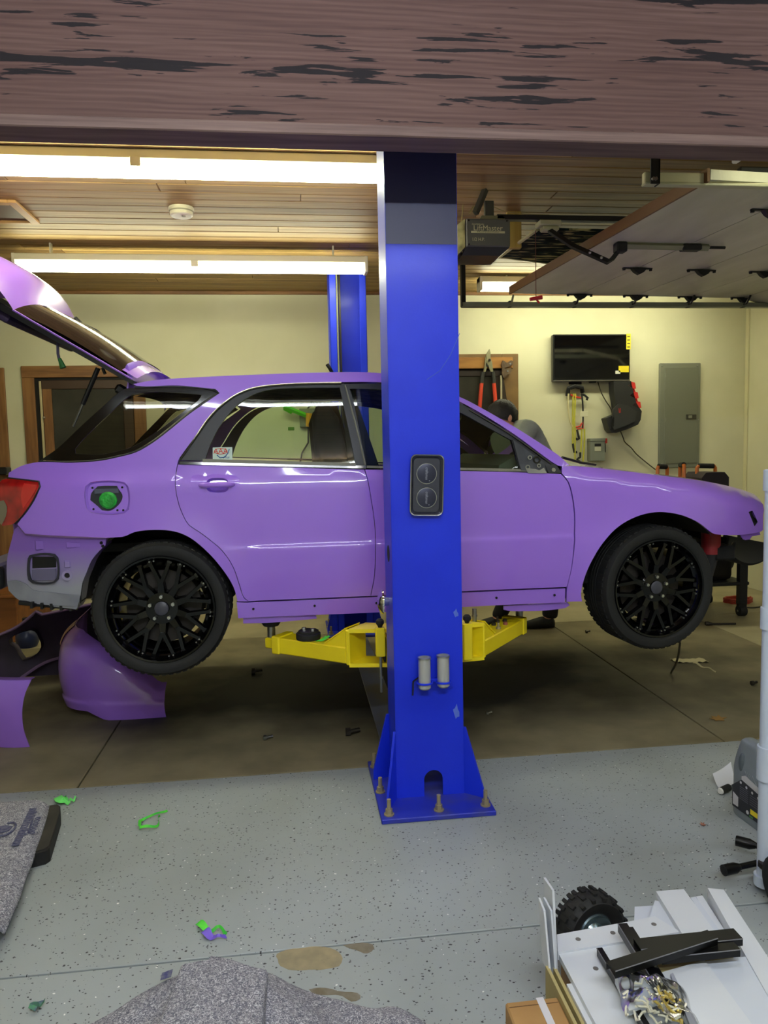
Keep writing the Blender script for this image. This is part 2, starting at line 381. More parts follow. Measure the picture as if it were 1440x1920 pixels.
# --- the big beam
def beam_mat():
    M = bpy.data.materials.new('beam_wood'); M.use_nodes = True; nt = M.node_tree; N = nt.nodes; L = nt.links; b = N['Principled BSDF']
    tc = N.new('ShaderNodeTexCoord')
    def mp(s, loc=(0, 0, 0)):
        q = N.new('ShaderNodeMapping'); q.inputs['Scale'].default_value = s; q.inputs['Location'].default_value = loc; L.new(tc.outputs['Object'], q.inputs[0]); return q.outputs[0]
    def noise(v, sc, det=4, dis=0):
        n = N.new('ShaderNodeTexNoise'); n.inputs['Scale'].default_value = sc; n.inputs['Detail'].default_value = det; n.inputs['Distortion'].default_value = dis; L.new(v, n.inputs['Vector']); return n.outputs['Fac']
    def rampn(f, a, ca, bb_, cb):
        r = N.new('ShaderNodeValToRGB'); r.color_ramp.elements[0].position = a; r.color_ramp.elements[1].position = bb_
        r.color_ramp.elements[0].color = (*ca, 1); r.color_ramp.elements[1].color = (*cb, 1); L.new(f, r.inputs[0]); return r.outputs[0]
    wv = N.new('ShaderNodeTexWave'); wv.wave_type = 'BANDS'; wv.bands_direction = 'Z'; wv.inputs['Scale'].default_value = 6; wv.inputs['Distortion'].default_value = 14; wv.inputs['Detail'].default_value = 3; wv.inputs['Detail Scale'].default_value = .45; wv.inputs['Detail Roughness'].default_value = .6
    L.new(mp((.35, .35, 2.6)), wv.inputs['Vector'])
    g = rampn(wv.outputs['Fac'], .0, lin((113, 88, 82)), 1, lin((102, 78, 73)))
    t = rampn(noise(mp((.9, 1, 60)), 2.2, 6), .25, (1, 1, 1), .8, (.62, .58, .58))
    t2 = rampn(noise(mp((.30, 1, 5)), 2.0, 3), .3, (1, 1, 1), .75, (.70, .64, .66))
    mu = N.new('ShaderNodeMix'); mu.data_type = 'RGBA'; mu.blend_type = 'MULTIPLY'; mu.inputs[0].default_value = 1; L.new(g, mu.inputs[6]); L.new(t, mu.inputs[7])
    mu2 = N.new('ShaderNodeMix'); mu2.data_type = 'RGBA'; mu2.blend_type = 'MULTIPLY'; mu2.inputs[0].default_value = 1; L.new(mu.outputs[2], mu2.inputs[6]); L.new(t2, mu2.inputs[7])
    # old dark stain left in long ragged flakes along the glue lines
    fl = noise(mp((2.2, 1, 26)), 1.9, 9, .35); band = noise(mp((.10, 0, 17)), 1.0, 2); big = noise(mp((.9, 0, 5), (2.3, 0, .7)), 1.6, 2)
    a1 = N.new('ShaderNodeMath'); a1.operation = 'MULTIPLY_ADD'; a1.inputs[1].default_value = .75; L.new(band, a1.inputs[0]); L.new(fl, a1.inputs[2])
    a2 = N.new('ShaderNodeMath'); a2.operation = 'MULTIPLY_ADD'; a2.inputs[1].default_value = .75; L.new(big, a2.inputs[0]); L.new(a1.outputs[0], a2.inputs[2])
    sc_ = N.new('ShaderNodeMath'); sc_.operation = 'MULTIPLY'; sc_.inputs[1].default_value = .5; L.new(a2.outputs[0], sc_.inputs[0])
    mk = rampn(sc_.outputs[0], .690, (0, 0, 0), .700, (1, 1, 1))
    mx = N.new('ShaderNodeMix'); mx.data_type = 'RGBA'; L.new(mk, mx.inputs[0]); L.new(mu2.outputs[2], mx.inputs[6]); mx.inputs[7].default_value = (*lin((28, 22, 26)), 1)
    L.new(mx.outputs[2], b.inputs['Base Color']); b.inputs['Roughness'].default_value = .72; b.inputs['Specular IOR Level'].default_value = .25
    bp = N.new('ShaderNodeBump'); bp.inputs['Strength'].default_value = .15; bp.inputs['Distance'].default_value = .003; L.new(wv.outputs['Fac'], bp.inputs['Height']); L.new(bp.outputs[0], b.inputs['Normal'])
    MATS['beam_wood'] = M
beam_mat()
BY0, BY1, BZ = 2.60, 2.72, 2.549
bmn = build('trim_2', MB().bb((WALLL, BY0, BZ), (WALLX, BY1, CEIL2), .006), 'beam_wood', kind='structure', label='large weathered brown timber beam across the ceiling')
build('lower_board', MB().bb((WALLL, BY0 - .012, BZ - .002), (WALLX, BY1 + .001, BZ + .036), .004), mat('beam_under', (122, 98, 92), .7, var=.5, vscale=2.2, stretch=(.8, 14, 30), rgb2=(92, 70, 66), detail=6), bmn)
# --- fluorescent strip lights
mat('fixture_white', (226, 222, 196), .4); mat('lamp_holder', (232, 228, 205), .5)
emat('bay_tube', BAY_RGB, BAY_TUBE); emat('near_tube', NEAR_RGB, NEAR_TUBE); emat('near_tube_soft', NEAR_RGB, NEAR_TUBE * .42); emat('bay_tube_dim', BAY_RGB, 9.0)
def strip_light(label, x0, x1, Y, ztop, tubes, m, group='fluorescent strip lights', wd=.12, drop=.0):
    t = thing('fluorescent_light', label, 'light', ((x0 + x1) / 2, Y, ztop), group=group)
    h = MB().bb((x0, Y - wd / 2, ztop - .05), (x1, Y + wd / 2, ztop), .006)
    build('housing', h, 'fixture_white', t)
    cv = MB().prism([(x0, Y - wd * .3, ztop - .05), (x0, Y + wd * .3, ztop - .05), (x0, Y + wd * .16, ztop - .068), (x0, Y - wd * .16, ztop - .068)], (x1 - x0, 0, 0))
    build('ballast_cover', cv, 'fixture_white', t)
    for xe in (x0 + .012, x1 - .012): build('end_plate', MB().bb((xe - .012, Y - wd / 2 - .002, ztop - .115), (xe + .012, Y + wd / 2 + .002, ztop + .0), .004), 'lamp_holder', t)
    build('tube_clip', MB().bb(((x0 + x1) / 2 - .025, Y - wd / 2 - .004, ztop - .085), ((x0 + x1) / 2 + .025, Y - wd / 2 + .004, ztop - .04), .002), 'lamp_holder', t)
    for dy in tubes:
        build('tube', MB().cyl((x0 + .03, Y + dy, ztop - .092), (x1 - .03, Y + dy, ztop - .092), .019, seg=12), m, t)
    if drop:
        for xe in (x0 + .25, x1 - .25): build('hanger', MB().bb((xe - .006, Y - .02, ztop), (xe + .006, Y + .02, ztop + drop)), 'fixture_white', t)
    return t
strip_light('long strip light on the plank ceiling, its end hidden by the blue post', -1.98, .53, 3.95, CEIL, (-.035, .035), MATS['bay_tube'])
strip_light('long strip light in front of the top of the far blue post', -1.90, .58, 5.62, CEIL - .08, (-.03, .03), MATS['bay_tube'], drop=.08)
strip_light('strip light partly hidden by the raised garage door edge', 1.64, 3.9, 6.5, CEIL - .02, (-.03, .03), MATS['bay_tube'], drop=.02)
strip_light('strip light above the garage door track near the black bracket', atY(1381, 300, 2.92).x, 3.9, 2.92, 2.74, (0,), MATS['bay_tube_dim'], wd=.07, drop=.245)
strip_light('strip light over the painted slab before the beam', -1.35, 1.1, 1.60, CEIL2, (0,), MATS['near_tube_soft'])
strip_light('strip light over the painted slab by the side wall', 1.7, 4.1, 1.60, CEIL2, (0,), MATS['near_tube_soft'])
strip_light('strip light over the workshop floor behind the viewer', -1.0, 1.45, -.6, CEIL2, (-.045, 0, .045), MATS['near_tube'])
# ================================================================== CAR (station wagon on the lift)
def paint():
    M = mat('purple_paint', (162, 115, 232), .32, coat=1.0, coatr=.04, spec=.4)
    return M
paint()
mat('purple_jamb', (128, 86, 186), .45)
mat('black_trim', (22, 22, 25), .38, spec=.4); mat('black_gloss', (8, 8, 10), .12, coat=.6)
mat('cavity', (14, 13, 14), .9); mat('interior_dark', (34, 33, 34), .85); mat('headliner', (96, 90, 74), .9, var=.5, vscale=14, rgb2=(48, 44, 36))
mat('dash_grey', (120, 124, 112), .8); mat('grey_primer', (150, 152, 162), .5, var=.5, vscale=7, rgb2=(128, 130, 142))
mat('rubber_grey', (120, 118, 100), .5); mat('steel', (190, 190, 185), .3, metal=1); mat('zinc', (150, 150, 145), .35, metal=1)
mat('tyre_rubber', (17, 17, 17), .7, bump=.1, bscale=60); mat('rim_black', (5, 5, 6), .14, coat=.25, spec=.3); mat('brake_iron', (50, 45, 42), .6, metal=.2)
mat('seat_cloth', (26, 26, 28), .95)
glass('window_glass', (.70, .80, .68)); glass('dark_glass', (.44, .45, .39)); glass('windscreen_glass', (.72, .80, .72))
YS, YC = 3.60, 4.445
RW = atY(302, 1142, YS); FW = atY(1236, 1103, YS); TR = .321
def surf(X, Z):
    y = YS
    zt = 1.405 if X < 1.2 else 1.405 - .15 * (X - 1.2) - .008 * (X - 1.2) ** 2 - .06 * max(0, X - 2.05) ** 1.5
    t = max(0., Z - zt)
    y += .19 * t + .12 * t * t + min(1, max(0, (X - 1.34) / .14)) * 1.9 * t
    h = min(1, max(0, (Z - zt + .055) / .06)); y += .022 * h * h * (3 - 2 * h)
    if Z < 1.12: y += .25 * (1.12 - Z) ** 2
    if Z > 1.15: y += .12 * (min(Z, 1.41) - 1.15) ** 2
    if -.40 < X < 1.62:
        k = min(1, (X + .40) / .25, (1.62 - X) / .15)
        y += -.011 * k / (1 + math.exp((Z - 1.045) / .005))
    if X > 1.85: y += .50 * (X - 1.85) ** 2
    if X < -.95: y += .55 * (-.95 - X) ** 2
    for c in (RW, FW):
        r = math.hypot(X - c.x, Z - c.z)
        y -= .016 * math.exp(-((r - .38) / .06) ** 2) if r > .38 else .016
    return y
def side_pt(px, py, off=0.):
    Y = YS
    for _ in range(8):
        p = atY(px, py, Y); Y = surf(p.x, p.z) + off
    return (p.x, p.z)
def px2(L, closed=True, step=.03, corner=38, off=0.):
    return [(q[0], q[1]) for q in smooth_path([side_pt(x, y, off) for x, y in L], closed, step, corner)]
CREASE = [1.045 + d for d in (-.022, -.012, -.006, 0, .006, .012, .022)]
def panel_mb(out, holes=(), sp=.05, off=0., depth=.018, gap=.0015, rows=()):
    def shrink(P, g):
        A = sum(P[i - 1][0] * P[i][1] - P[i][0] * P[i - 1][1] for i in range(len(P))); s = 1 if A > 0 else -1; R = []
        n = len(P)
        for i in range(n):
            a = Vector(P[i]) - Vector(P[i - 1]); b = Vector(P[(i + 1) % n]) - Vector(P[i])
            t = (a.normalized() + b.normalized())
            if t.length < 1e-6: R.append(P[i]); continue
            t.normalize(); R.append((P[i][0] - t.y * g * s, P[i][1] + t.x * g * s))
        return R
    out = shrink(out, gap); holes = [shrink(h, -gap) for h in holes]
    vo, tr, loops = fill2d(out, holes, sp, rows)
    mb = MB(); V = [Vector((q.x, surf(q.x, q.y) + off, q.y)) for q in vo]; mb.add(V, tr)
    for lp in loops:
        P = [V[i] for i in lp]; n = len(P)
        ring1 = [p + Vector((0, .0025, 0)) for p in P]; ring2 = [p + Vector((0, depth, 0)) for p in P]
        mb.add(P + ring2, [(i, (i + 1) % n, n + (i + 1) % n, n + i) for i in range(n)])
    return mb
def mirror(mb):
    r = MB(); r.v = [Vector((v.x, 2 * YC - v.y, v.z)) for v in mb.v]; r.f = [f[::-1] for f in mb.f]; return r
car = thing('station_wagon', 'purple station wagon raised on the yellow arms of the lift, bumpers removed', 'car', (.6, YC, .43))
def part(name, mb, m, parent=car, far=True, label=None, ang=50, farlabel=None):
    mi = mirror(mb) if far else None
    o = build(name, mb, m, parent, label=label, ang=ang, fix=False)
    if far: build(name, mi, m, parent if parent is car else FARP.get(parent.name, car), ang=ang, fix=False)
    return o
FARP = {}
# ---- body side (quarter panel, roof rail, windscreen pillar)
QW = [(75, 863), (110, 838), (150, 800), (190, 764), (233, 729), (253, 727), (333, 726), (400, 733), (407, 738), (383, 752), (353, 773), (317, 802), (283, 828), (253, 845), (217, 855), (187, 861), (133, 865)]
gapline = [(695, 1118), (702, 1080), (704, 1030), (703, 987), (697, 943), (690, 903), (683, 878)]
reardoor_left = [(467, 1128), (457, 1120), (450, 1100), (437, 1063), (417, 1033), (393, 1012), (373, 997), (355, 985), (345, 970), (333, 937), (329, 897), (333, 870)]
arch_r = [(230, 1007), (253, 998), (290, 994), (327, 997), (353, 1007), (383, 1030), (413, 1063), (437, 1100), (445, 1128)]
rail_low = [(335, 863), (363, 823), (393, 780), (430, 747), (463, 730), (497, 723), (553, 719), (640, 717), (725, 718), (790, 728), (840, 744), (880, 763), (960, 812), (1040, 870), (1052, 875)]
rail_top = [(1068, 872), (1047, 853), (1000, 822), (960, 797), (880, 752), (865, 745), (830, 727), (790, 714), (725, 700), (607, 698), (480, 702), (367, 707), (283, 713), (249, 720)]
q_out = [(32, 983), (47, 1001), (130, 1006)] + arch_r + reardoor_left[0:] + rail_low + rail_top + [(256, 724), (333, 723.5), (404, 730), (411, 737), (386, 754), (356, 775), (320, 804), (286, 830), (255, 847.5), (218, 857.5), (187, 863.5), (133, 867), (72, 866), (40, 873), (16, 886), (15, 896), (73, 902), (75, 912), (63, 938), (43, 967)]
FUEL = [(170, 905), (233, 905), (240, 912), (241, 955), (233, 962), (170, 960), (163, 953), (161, 912)]
quarter = part('body_side', panel_mb(px2(q_out), [px2(FUEL, corner=60)]), 'purple_paint')
# fuel filler pocket
def pocket(out_px, depth, m, name, parent, scale=.9, lab=None):
    P = px2(out_px, corner=60, step=.02); n = len(P)
    cx = sum(p[0] for p in P) / n; cz = sum(p[1] for p in P) / n
    A = [Vector((x, surf(x, z) + .002, z)) for x, z in P]
    B = [Vector((cx + (x - cx) * scale, surf(x, z) + depth, cz + (z - cz) * scale)) for x, z in P]
    mb = MB(); mb.add(A + B, [(i, (i + 1) % n, n + (i + 1) % n, n + i) for i in range(n)] + [tuple(range(n, 2 * n))])
    return build(name, mb, m, parent, fix=False, label=lab), Vector((cx, surf(cx, cz) + depth, cz))
pk, pc = pocket(FUEL, .014, 'purple_paint', 'fuel_pocket', quarter)
hole_px = [(170, 925), (182, 912), (196, 911), (218, 911), (221, 917), (228, 928), (227, 938), (217, 951), (205, 958), (190, 957), (178, 946), (168, 938)]
hp = px2(hole_px, step=.012)
hm = MB(); n = len(hp); A = [Vector((x, surf(x, z) + .0125, z)) for x, z in hp]; B = [p + Vector((0, .06, 0)) for p in A]
hm.add(A + B, [(i, (i + 1) % n, n + (i + 1) % n, n + i) for i in range(n)] + [tuple(range(n, 2 * n))])
# opening seen as a dark recess
hm2 = MB().prism([p + Vector((0, -.001, 0)) for p in A], (0, .003, 0)); build('filler_recess', hm2, mat('recess_dark', (34, 36, 44), .6), quarter)
x, z = side_pt(202, 938)
fc = MB(); fc.lathe([(0, -.012), (.030, -.012), (.040, -.004), (.042, .012)], (x, surf(x, z) + .006, z), 'y', 14)
build('filler_cap', fc, mat('green_tape', (40, 190, 60), .5, var=.5, vscale=25, rgb2=(24, 130, 40), bump=.6, bscale=60), quarter, label='filler neck covered in bright green tape')
x0_, z0_ = side_pt(176, 917); x1_, z1_ = side_pt(222, 925)
build('hinge_plate', MB().bb((x0_, surf(x0_, z0_) + .004, z1_), (x1_, surf(x1_, z1_) + .008, z0_), .003), mat('hinge_grey', (72, 76, 92), .5), quarter)
for a, b in ((172, 915), (228, 914), (174, 955), (219, 957), (230, 957)):
    x, z = side_pt(a, b); build('pocket_hole', MB().cyl((x, surf(x, z) + .011, z), (x, surf(x, z) + .014, z), .005, seg=8), 'cavity', quarter)
# quarter window: black border glass + clear dark middle
clear = [(142, 850), (141, 842), (158, 822), (200, 782), (240, 745), (262, 737), (335, 737), (378, 741), (372, 750), (345, 770), (310, 797), (275, 822), (247, 838), (215, 847), (187, 852)]
qw = part('quarter_window', panel_mb(px2(QW, off=.006), [px2(clear, off=.006)], off=.006, depth=.004), 'black_gloss')
part('window_pane', panel_mb(px2(clear, off=.006), off=.007, depth=.003, gap=0), 'dark_glass', qw, far=False)
m2 = mirror(panel_mb(px2(clear, off=.006), off=.007, depth=.003, gap=0)); build('window_pane', m2, 'dark_glass', car, fix=False)
def along(L, r, m, name, parent, off=0., far=True, step=.03, seg=6):
    P = smooth_path([side_pt(x, y) for x, y in L], False, step)
    mb = MB().tube([Vector((q[0], surf(q[0], q[1]) + off, q[1])) for q in P], r, seg)
    return part(name, mb, m, parent, far=far)
along([(72, 865)] + QW[:0:-1][:0] + [(133, 866), (187, 862.5), (217, 856.5), (254, 846.5), (285, 829), (319, 803), (355, 774), (385, 753), (409.5, 738), (402, 731.5), (333, 725), (252, 726)], .004, 'black_trim', 'window_seal', quarter, off=.004, far=False)
# ---- rear door
door_r_out = gapline + [(335, 871)] + reardoor_left[::-1][1:]
door_r_out = [(333, 871), (683, 880)] + gapline[::-1][1:] + [(467, 1128), (457, 1120), (450, 1100), (437, 1063), (417, 1033), (393, 1012), (373, 997), (355, 985), (345, 970), (333, 937), (329, 897)]
def ovl(cx, cy): return [(cx + 21 * math.copysign(abs(math.cos(a)) ** .6, math.cos(a)), cy + 14 * math.copysign(abs(math.sin(a)) ** .7, math.sin(a))) for a in [2 * math.pi * i / 20 for i in range(20)]]
rdoor = part('rear_door', panel_mb(px2(door_r_out), [px2(ovl(408, 910), corner=170)], sp=.045, rows=CREASE), 'purple_paint')
gl_r = [(385, 861), (395, 833), (410, 803), (430, 775), (452, 754), (480, 738), (512, 730), (637, 727), (666, 868)]
fr_r = [(336, 863), (364, 824), (394, 781), (431, 748), (464, 731.5), (498, 724.5), (553, 720.5), (646, 718.5), (655, 726), (675, 810), (688, 876)]
part('window_frame', panel_mb(px2(fr_r), [px2(gl_r)], off=.003, depth=.03), 'black_trim', rdoor, far=False)
build('window_frame', mirror(panel_mb(px2(fr_r), [px2(gl_r)], off=.003, depth=.03)), 'black_trim', car, fix=False)
part('window_pane', panel_mb(px2(gl_r), off=.012, depth=.003, gap=0), 'window_glass', rdoor, far=False)
build('window_pane', mirror(panel_mb(px2(gl_r), off=.012, depth=.003, gap=0)), 'window_glass', car, fix=False)
def strip(a, b, w, m, name, parent, off):
    L = [a, b, (b[0], b[1] + w), (a[0], a[1] + w)]
    mb = panel_mb(px2(L), off=off, depth=.02, gap=0); return part(name, mb, m, parent, far=False)
strip((380, 860.5), (667, 868), 6, 'rubber_grey', 'belt_strip', rdoor, -.004)
strip((336, 865), (686, 873), 5.5, 'black_gloss', 'belt_moulding', rdoor, -.002)
along([(647, 722), (668, 800), (685, 872)], .004, 'rubber_grey', 'pillar_strip', rdoor, off=.002, far=False)
along([(338, 861), (366, 822), (396, 780), (433, 747), (466, 731), (499, 724.5), (553, 720.5), (640, 718.5)], .006, 'black_gloss', 'frame_bead', rdoor, off=.0, far=False)
# door handles
def handle(cx, cy, sx, parent, body=True):
    P = [(cx - 45 * sx, cy - 14), (cx + 45 * sx, cy - 14), (cx + 45 * sx, cy + 12), (cx + 35 * sx, cy + 20), (cx - 38 * sx, cy + 20), (cx - 45 * sx, cy + 8)]
    mb = panel_mb(px2(P, corner=100), off=-.0025, depth=.01, gap=0, sp=.02); o = build('door_handle', mb, 'purple_paint', parent, fix=False)
    x, z = side_pt(cx + 2 * sx, cy + 2); y = surf(x, z)
    rc = MB().ball((x, y - .0005, z + .012), 1, 16, 10, (.052, .004, .030)); build('handle_recess', rc, 'purple_jamb', o)
    g = MB(); pts = []
    for i in range(9):
        t = i / 8 * 2 - 1; pts.append((x + t * .078 * sx, y - .018 * (1 - t ** 4) - .006, z))
    g.tube(pts, [.008] + [.0105] * 7 + [.008], 10); build('handle_grip', g, 'purple_paint', o)
    return o
# (parts of a door stay one level under it)
def handle_flat(cx, cy, parent):
    P = [(cx - 45, cy - 16), (cx + 38, cy - 16), (cx + 44, cy - 10), (cx + 43, cy + 8), (cx + 34, cy + 19), (cx - 36, cy + 21), (cx - 44, cy + 10), (cx - 47, cy - 6)]
    build('handle_bezel', panel_mb(px2(P, corner=100), [px2(ovl(cx + 3, cy + 2), corner=170)], off=-.003, depth=.01, gap=0, sp=.02), 'purple_paint', parent, fix=False)
    x, z = side_pt(cx + 2, cy + 1); y = surf(x, z)
    pocket(ovl(cx + 3, cy + 2), .03, 'purple_paint', 'handle_recess', parent, .8)
    g = MB(); pts = []
    for i in range(11):
        t = i / 10 * 2 - 1; pts.append((x + t * .080, y - .020 * (1 - abs(t) ** 5) - .005, z + .001))
    g.tube(pts, [.008] + [.0125] * 9 + [.008], 10); build('handle_grip', g, 'purple_paint', parent)
handle_flat(405, 908, rdoor)
# ---- front door
fd_out = [(684, 880), (869, 882.5), (1027, 887), (1052, 888.5), (1065, 904), (1073, 933), (1077, 971), (1077, 1012), (1072, 1062), (1063, 1101), (869, 1109)] + gapline[:-1]
fdoor = part('front_door', panel_mb(px2(fd_out), [px2(ovl(768, 917), corner=170)], sp=.045, rows=CREASE), 'purple_paint')
gl_f = [(655, 729), (725, 731), (790, 742), (840, 762), (880, 783), (959, 826), (975, 880), (688, 873)]
fr_f = [(647, 719), (725, 719.5), (790, 729.5), (840, 745.5), (880, 764.5), (960, 813.5), (1039, 871), (1051, 886), (686, 878)]
part('window_frame', panel_mb(px2(fr_f), [px2(gl_f)], off=.003, depth=.03), 'black_trim', fdoor, far=False)
build('window_frame', mirror(panel_mb(px2(fr_f), [px2(gl_f)], off=.003, depth=.03)), 'black_trim', car, fix=False)
part('window_pane', panel_mb(px2(gl_f), off=.012, depth=.003, gap=0), 'window_glass', fdoor, far=False)
build('window_pane', mirror(panel_mb(px2(gl_f), off=.012, depth=.003, gap=0)), 'window_glass', car, fix=False)
strip((688, 873), (1000, 880), 4.5, 'rubber_grey', 'belt_strip', fdoor, -.003)
along([(880, 768), (960, 816), (1037, 872)], .006, 'black_gloss', 'frame_bead', fdoor, off=.0, far=False)
tri = [(961, 824), (1020, 868), (1024, 885), (977, 882)]
part('mirror_base', panel_mb(px2(tri), off=-.006, depth=.02, gap=0), mat('mirror_plate', (58, 60, 64), .6, var=.4, vscale=20), fdoor, far=False)
for a, b, r in ((992, 858, .011), (1005, 862, .02), (988, 876, .012), (1009, 873, .010)):
    x, z = side_pt(a, b); build('mirror_socket', MB().lathe([(r, .0), (r, -.009), (r * .6, -.009), (r * .55, -.002)], (x, surf(x, z) - .006, z), 'y', 12), 'steel' if r < .02 else 'black_gloss', fdoor)
part('mirror_bracket', panel_mb(px2([(985, 879), (996, 877), (1010, 882), (1019, 877), (1024, 887), (989, 887)]), off=-.009, depth=.01, gap=0), 'zinc', fdoor, far=False)
part('corner_cover', panel_mb(px2([(1022, 872), (1042, 871), (1053, 887), (1028, 887)]), off=-.005, depth=.012, gap=0), 'black_trim', fdoor, far=False)
x, z = side_pt(1037, 881); build('cover_screw', MB().cyl((x, surf(x, z) - .011, z), (x, surf(x, z), z), .010, seg=10), 'steel', fdoor)
handle_flat(765, 915, fdoor)
x, z = side_pt(728, 992); build('door_mark', MB().bb((x - .005, surf(x, z) - .003, z - .02), (x + .006, surf(x, z) + .004, z + .02)), 'black_trim', fdoor)
# ---- sill
sill = [(443, 1129), (467, 1129.5), (695, 1119.5), (869, 1111), (1061, 1103), (1060, 1130), (869, 1139), (730, 1148), (446, 1160)]
so = part('sill', panel_mb(px2(sill), off=.004, depth=.08), 'purple_paint')
for a, b in ((475, 1142), (590, 1136), (706, 1131), (931, 1121), (1040, 1116)):
    x, z = side_pt(a, b); build('clip_hole', MB().cyl((x, surf(x, z) - .001, z), (x, surf(x, z) + .01, z), .006, seg=8), 'cavity', so)
flange = [[(456, 1159), (592, 1152), (594, 1160), (500, 1168), (456, 1169)], [(944, 1136), (1064, 1129), (1068, 1135), (1060, 1140), (960, 1146), (944, 1143)]]
for k, F_ in enumerate(flange):
    part('jacking_flange', panel_mb(px2(F_, off=.025), off=.025, depth=.004, gap=0), 'purple_paint', so, far=False)
# ---- front fender
arch_f = [(1340, 1002), (1330, 996), (1311, 981), (1286, 969), (1257, 962), (1227, 961), (1194, 969), (1161, 987), (1132, 1017), (1111, 1050), (1098, 1079), (1090, 1112), (1092, 1128)]
fend = [(1054, 874), (1068, 873), (1111, 876), (1173, 883), (1257, 893.5), (1319, 901.5), (1382, 915), (1415, 926), (1431.5, 966), (1431, 994), (1424, 998.5)] + arch_f + [(1062, 1129), (1063, 1103), (1072, 1064), (1078, 1012), (1078, 971), (1074, 933), (1066, 904), (1053, 888)]
MARK = [(1404, 960), (1411, 958), (1421, 979), (1415, 987)]
fo = part('front_fender', panel_mb(px2(fend, corner=24), [px2(MARK)], sp=.04), 'purple_paint')
mk, _ = pocket(MARK, .02, 'cavity', 'marker_slot', fo)
part('bumper_bracket', panel_mb(px2([(1388, 1000), (1426, 996), (1428, 1003), (1412, 1006), (1408, 1012), (1396, 1012)]), off=.01, depth=.004, gap=0), 'purple_jamb', fo, far=False)
hl = [(1418, 926), (1430, 932), (1440, 955), (1436, 975), (1432, 966), (1425, 947)]
part('headlamp', panel_mb(px2(hl), off=.06, depth=.1, gap=0), 'black_gloss', fo, far=False)
# ---- rear inner structure left bare by the missing bumper
rb = [(27, 992), (34, 986), (47, 1003), (130, 1008), (200, 1009), (198, 1023), (187, 1033), (173, 1050), (163, 1073), (155, 1093), (152, 1112), (147, 1137), (143, 1143), (90, 1137), (37, 1127), (26, 1116), (16, 1108), (13, 1093), (13, 1047), (22, 1010)]
def rear_mat():
    M = mat('oversprayed_steel', (150, 152, 164), .45); nt = M.node_tree; N = nt.nodes; L = nt.links
    tc = N.new('ShaderNodeTexCoord'); sp = N.new('ShaderNodeSeparateXYZ'); L.new(tc.outputs['Object'], sp.inputs[0])
    nz = N.new('ShaderNodeTexNoise'); nz.inputs['Scale'].default_value = 6; L.new(tc.outputs['Object'], nz.inputs['Vector'])
    a = N.new('ShaderNodeMath'); a.operation = 'MULTIPLY_ADD'; a.inputs[1].default_value = .10; L.new(nz.outputs['Fac'], a.inputs[0]); L.new(sp.outputs['Z'], a.inputs[2])
    r = N.new('ShaderNodeMapRange'); r.inputs['From Min'].default_value = .50; r.inputs['From Max'].default_value = .68; L.new(a.outputs[0], r.inputs['Value'])
    mx = N.new('ShaderNodeMix'); mx.data_type = 'RGBA'; mx.inputs[6].default_value = (*lin((156, 158, 168)), 1); mx.inputs[7].default_value = (*lin((134, 96, 190)), 1)
    L.new(r.outputs[0], mx.inputs[0]); L.new(mx.outputs[2], N['Principled BSDF'].inputs['Base Color'])
rear_mat()
ro = part('rear_corner', panel_mb(px2(rb, off=.035), off=.035, depth=.12), 'oversprayed_steel', label='bare steel corner with purple overspray')
vent = [(60, 1044), (100, 1042), (106, 1048), (107, 1083), (101, 1090), (64, 1090), (58, 1084), (57, 1049)]
vp = px2(vent, corner=80, off=.03)
rim_o = px2([(56, 1041), (103, 1039), (109, 1046), (110, 1086), (103, 1093), (61, 1093), (54, 1087), (53, 1047)], corner=80, off=.03)
part('vent_frame', panel_mb(rim_o, [vp], off=.022, depth=.02, gap=0, sp=.02), mat('vent_black', (44, 44, 56), .5), ro, far=False)
part('vent_flap', panel_mb([p for p in px2([(60, 1044), (105, 1044), (105, 1064), (60, 1066)], off=.03)], off=.034, depth=.01, gap=0), 'black_trim', ro, far=False)
part('vent_flap', panel_mb([p for p in px2([(60, 1068), (105, 1066), (105, 1088), (60, 1088)], off=.03)], off=.026, depth=.012, gap=0), mat('flap_grey', (104, 100, 130), .5), ro, far=False)
x, z = side_pt(126, 1079, .03); y = surf(x, z) + .035
build('tow_hole', MB().lathe([(.024, .0), (.024, -.008), (.013, -.008), (.012, .004), (0, .005)], (x, y, z), 'y', 16), 'oversprayed_steel', ro)
build('tow_socket', MB().cyl((x, y - .003, z), (x, y + .004, z), .012, seg=12), 'cavity', ro)
x2, z2 = side_pt(126, 1058, .03); build('weld_tab', MB().box((x2, surf(x2, z2) + .033, z2), (.03, .012, .035), bev=.004), 'oversprayed_steel', ro)
for a, b in ((58, 1123), (92, 1126), (124, 1130), (190, 1018), (193, 1024)):
    x, z = side_pt(a, b, .035); build('rivet_hole', MB().cyl((x, surf(x, z) + .0335, z), (x, surf(x, z) + .04, z), .008, seg=8), 'cavity', ro)
for a, b, sx, sz in ((75, 1022, .045, .05), (138, 1022, .07, .03)):
    x, z = side_pt(a, b, .035); build('pressed_boss', MB().box((x, surf(x, z) + .037, z), (sx, .012, sz), bev=.005), 'oversprayed_steel', ro)
lowl = px2([(14, 1090), (30, 1088), (50, 1096), (62, 1106), (90, 1110), (140, 1116), (151, 1116), (146, 1137), (90, 1134), (37, 1125), (18, 1108)], off=.03)
part('lower_flange', panel_mb(lowl, off=.026, depth=.012, gap=0), 'grey_primer', ro, far=False)
u0 = side_pt(40, 1128, .04); u1 = side_pt(142, 1142, .04)
build('lower_lip', MB().tube([Vector((u0[0], 3.72, u0[1])), Vector((u1[0], 3.69, u1[1]))], .012, 6), 'black_trim', ro)
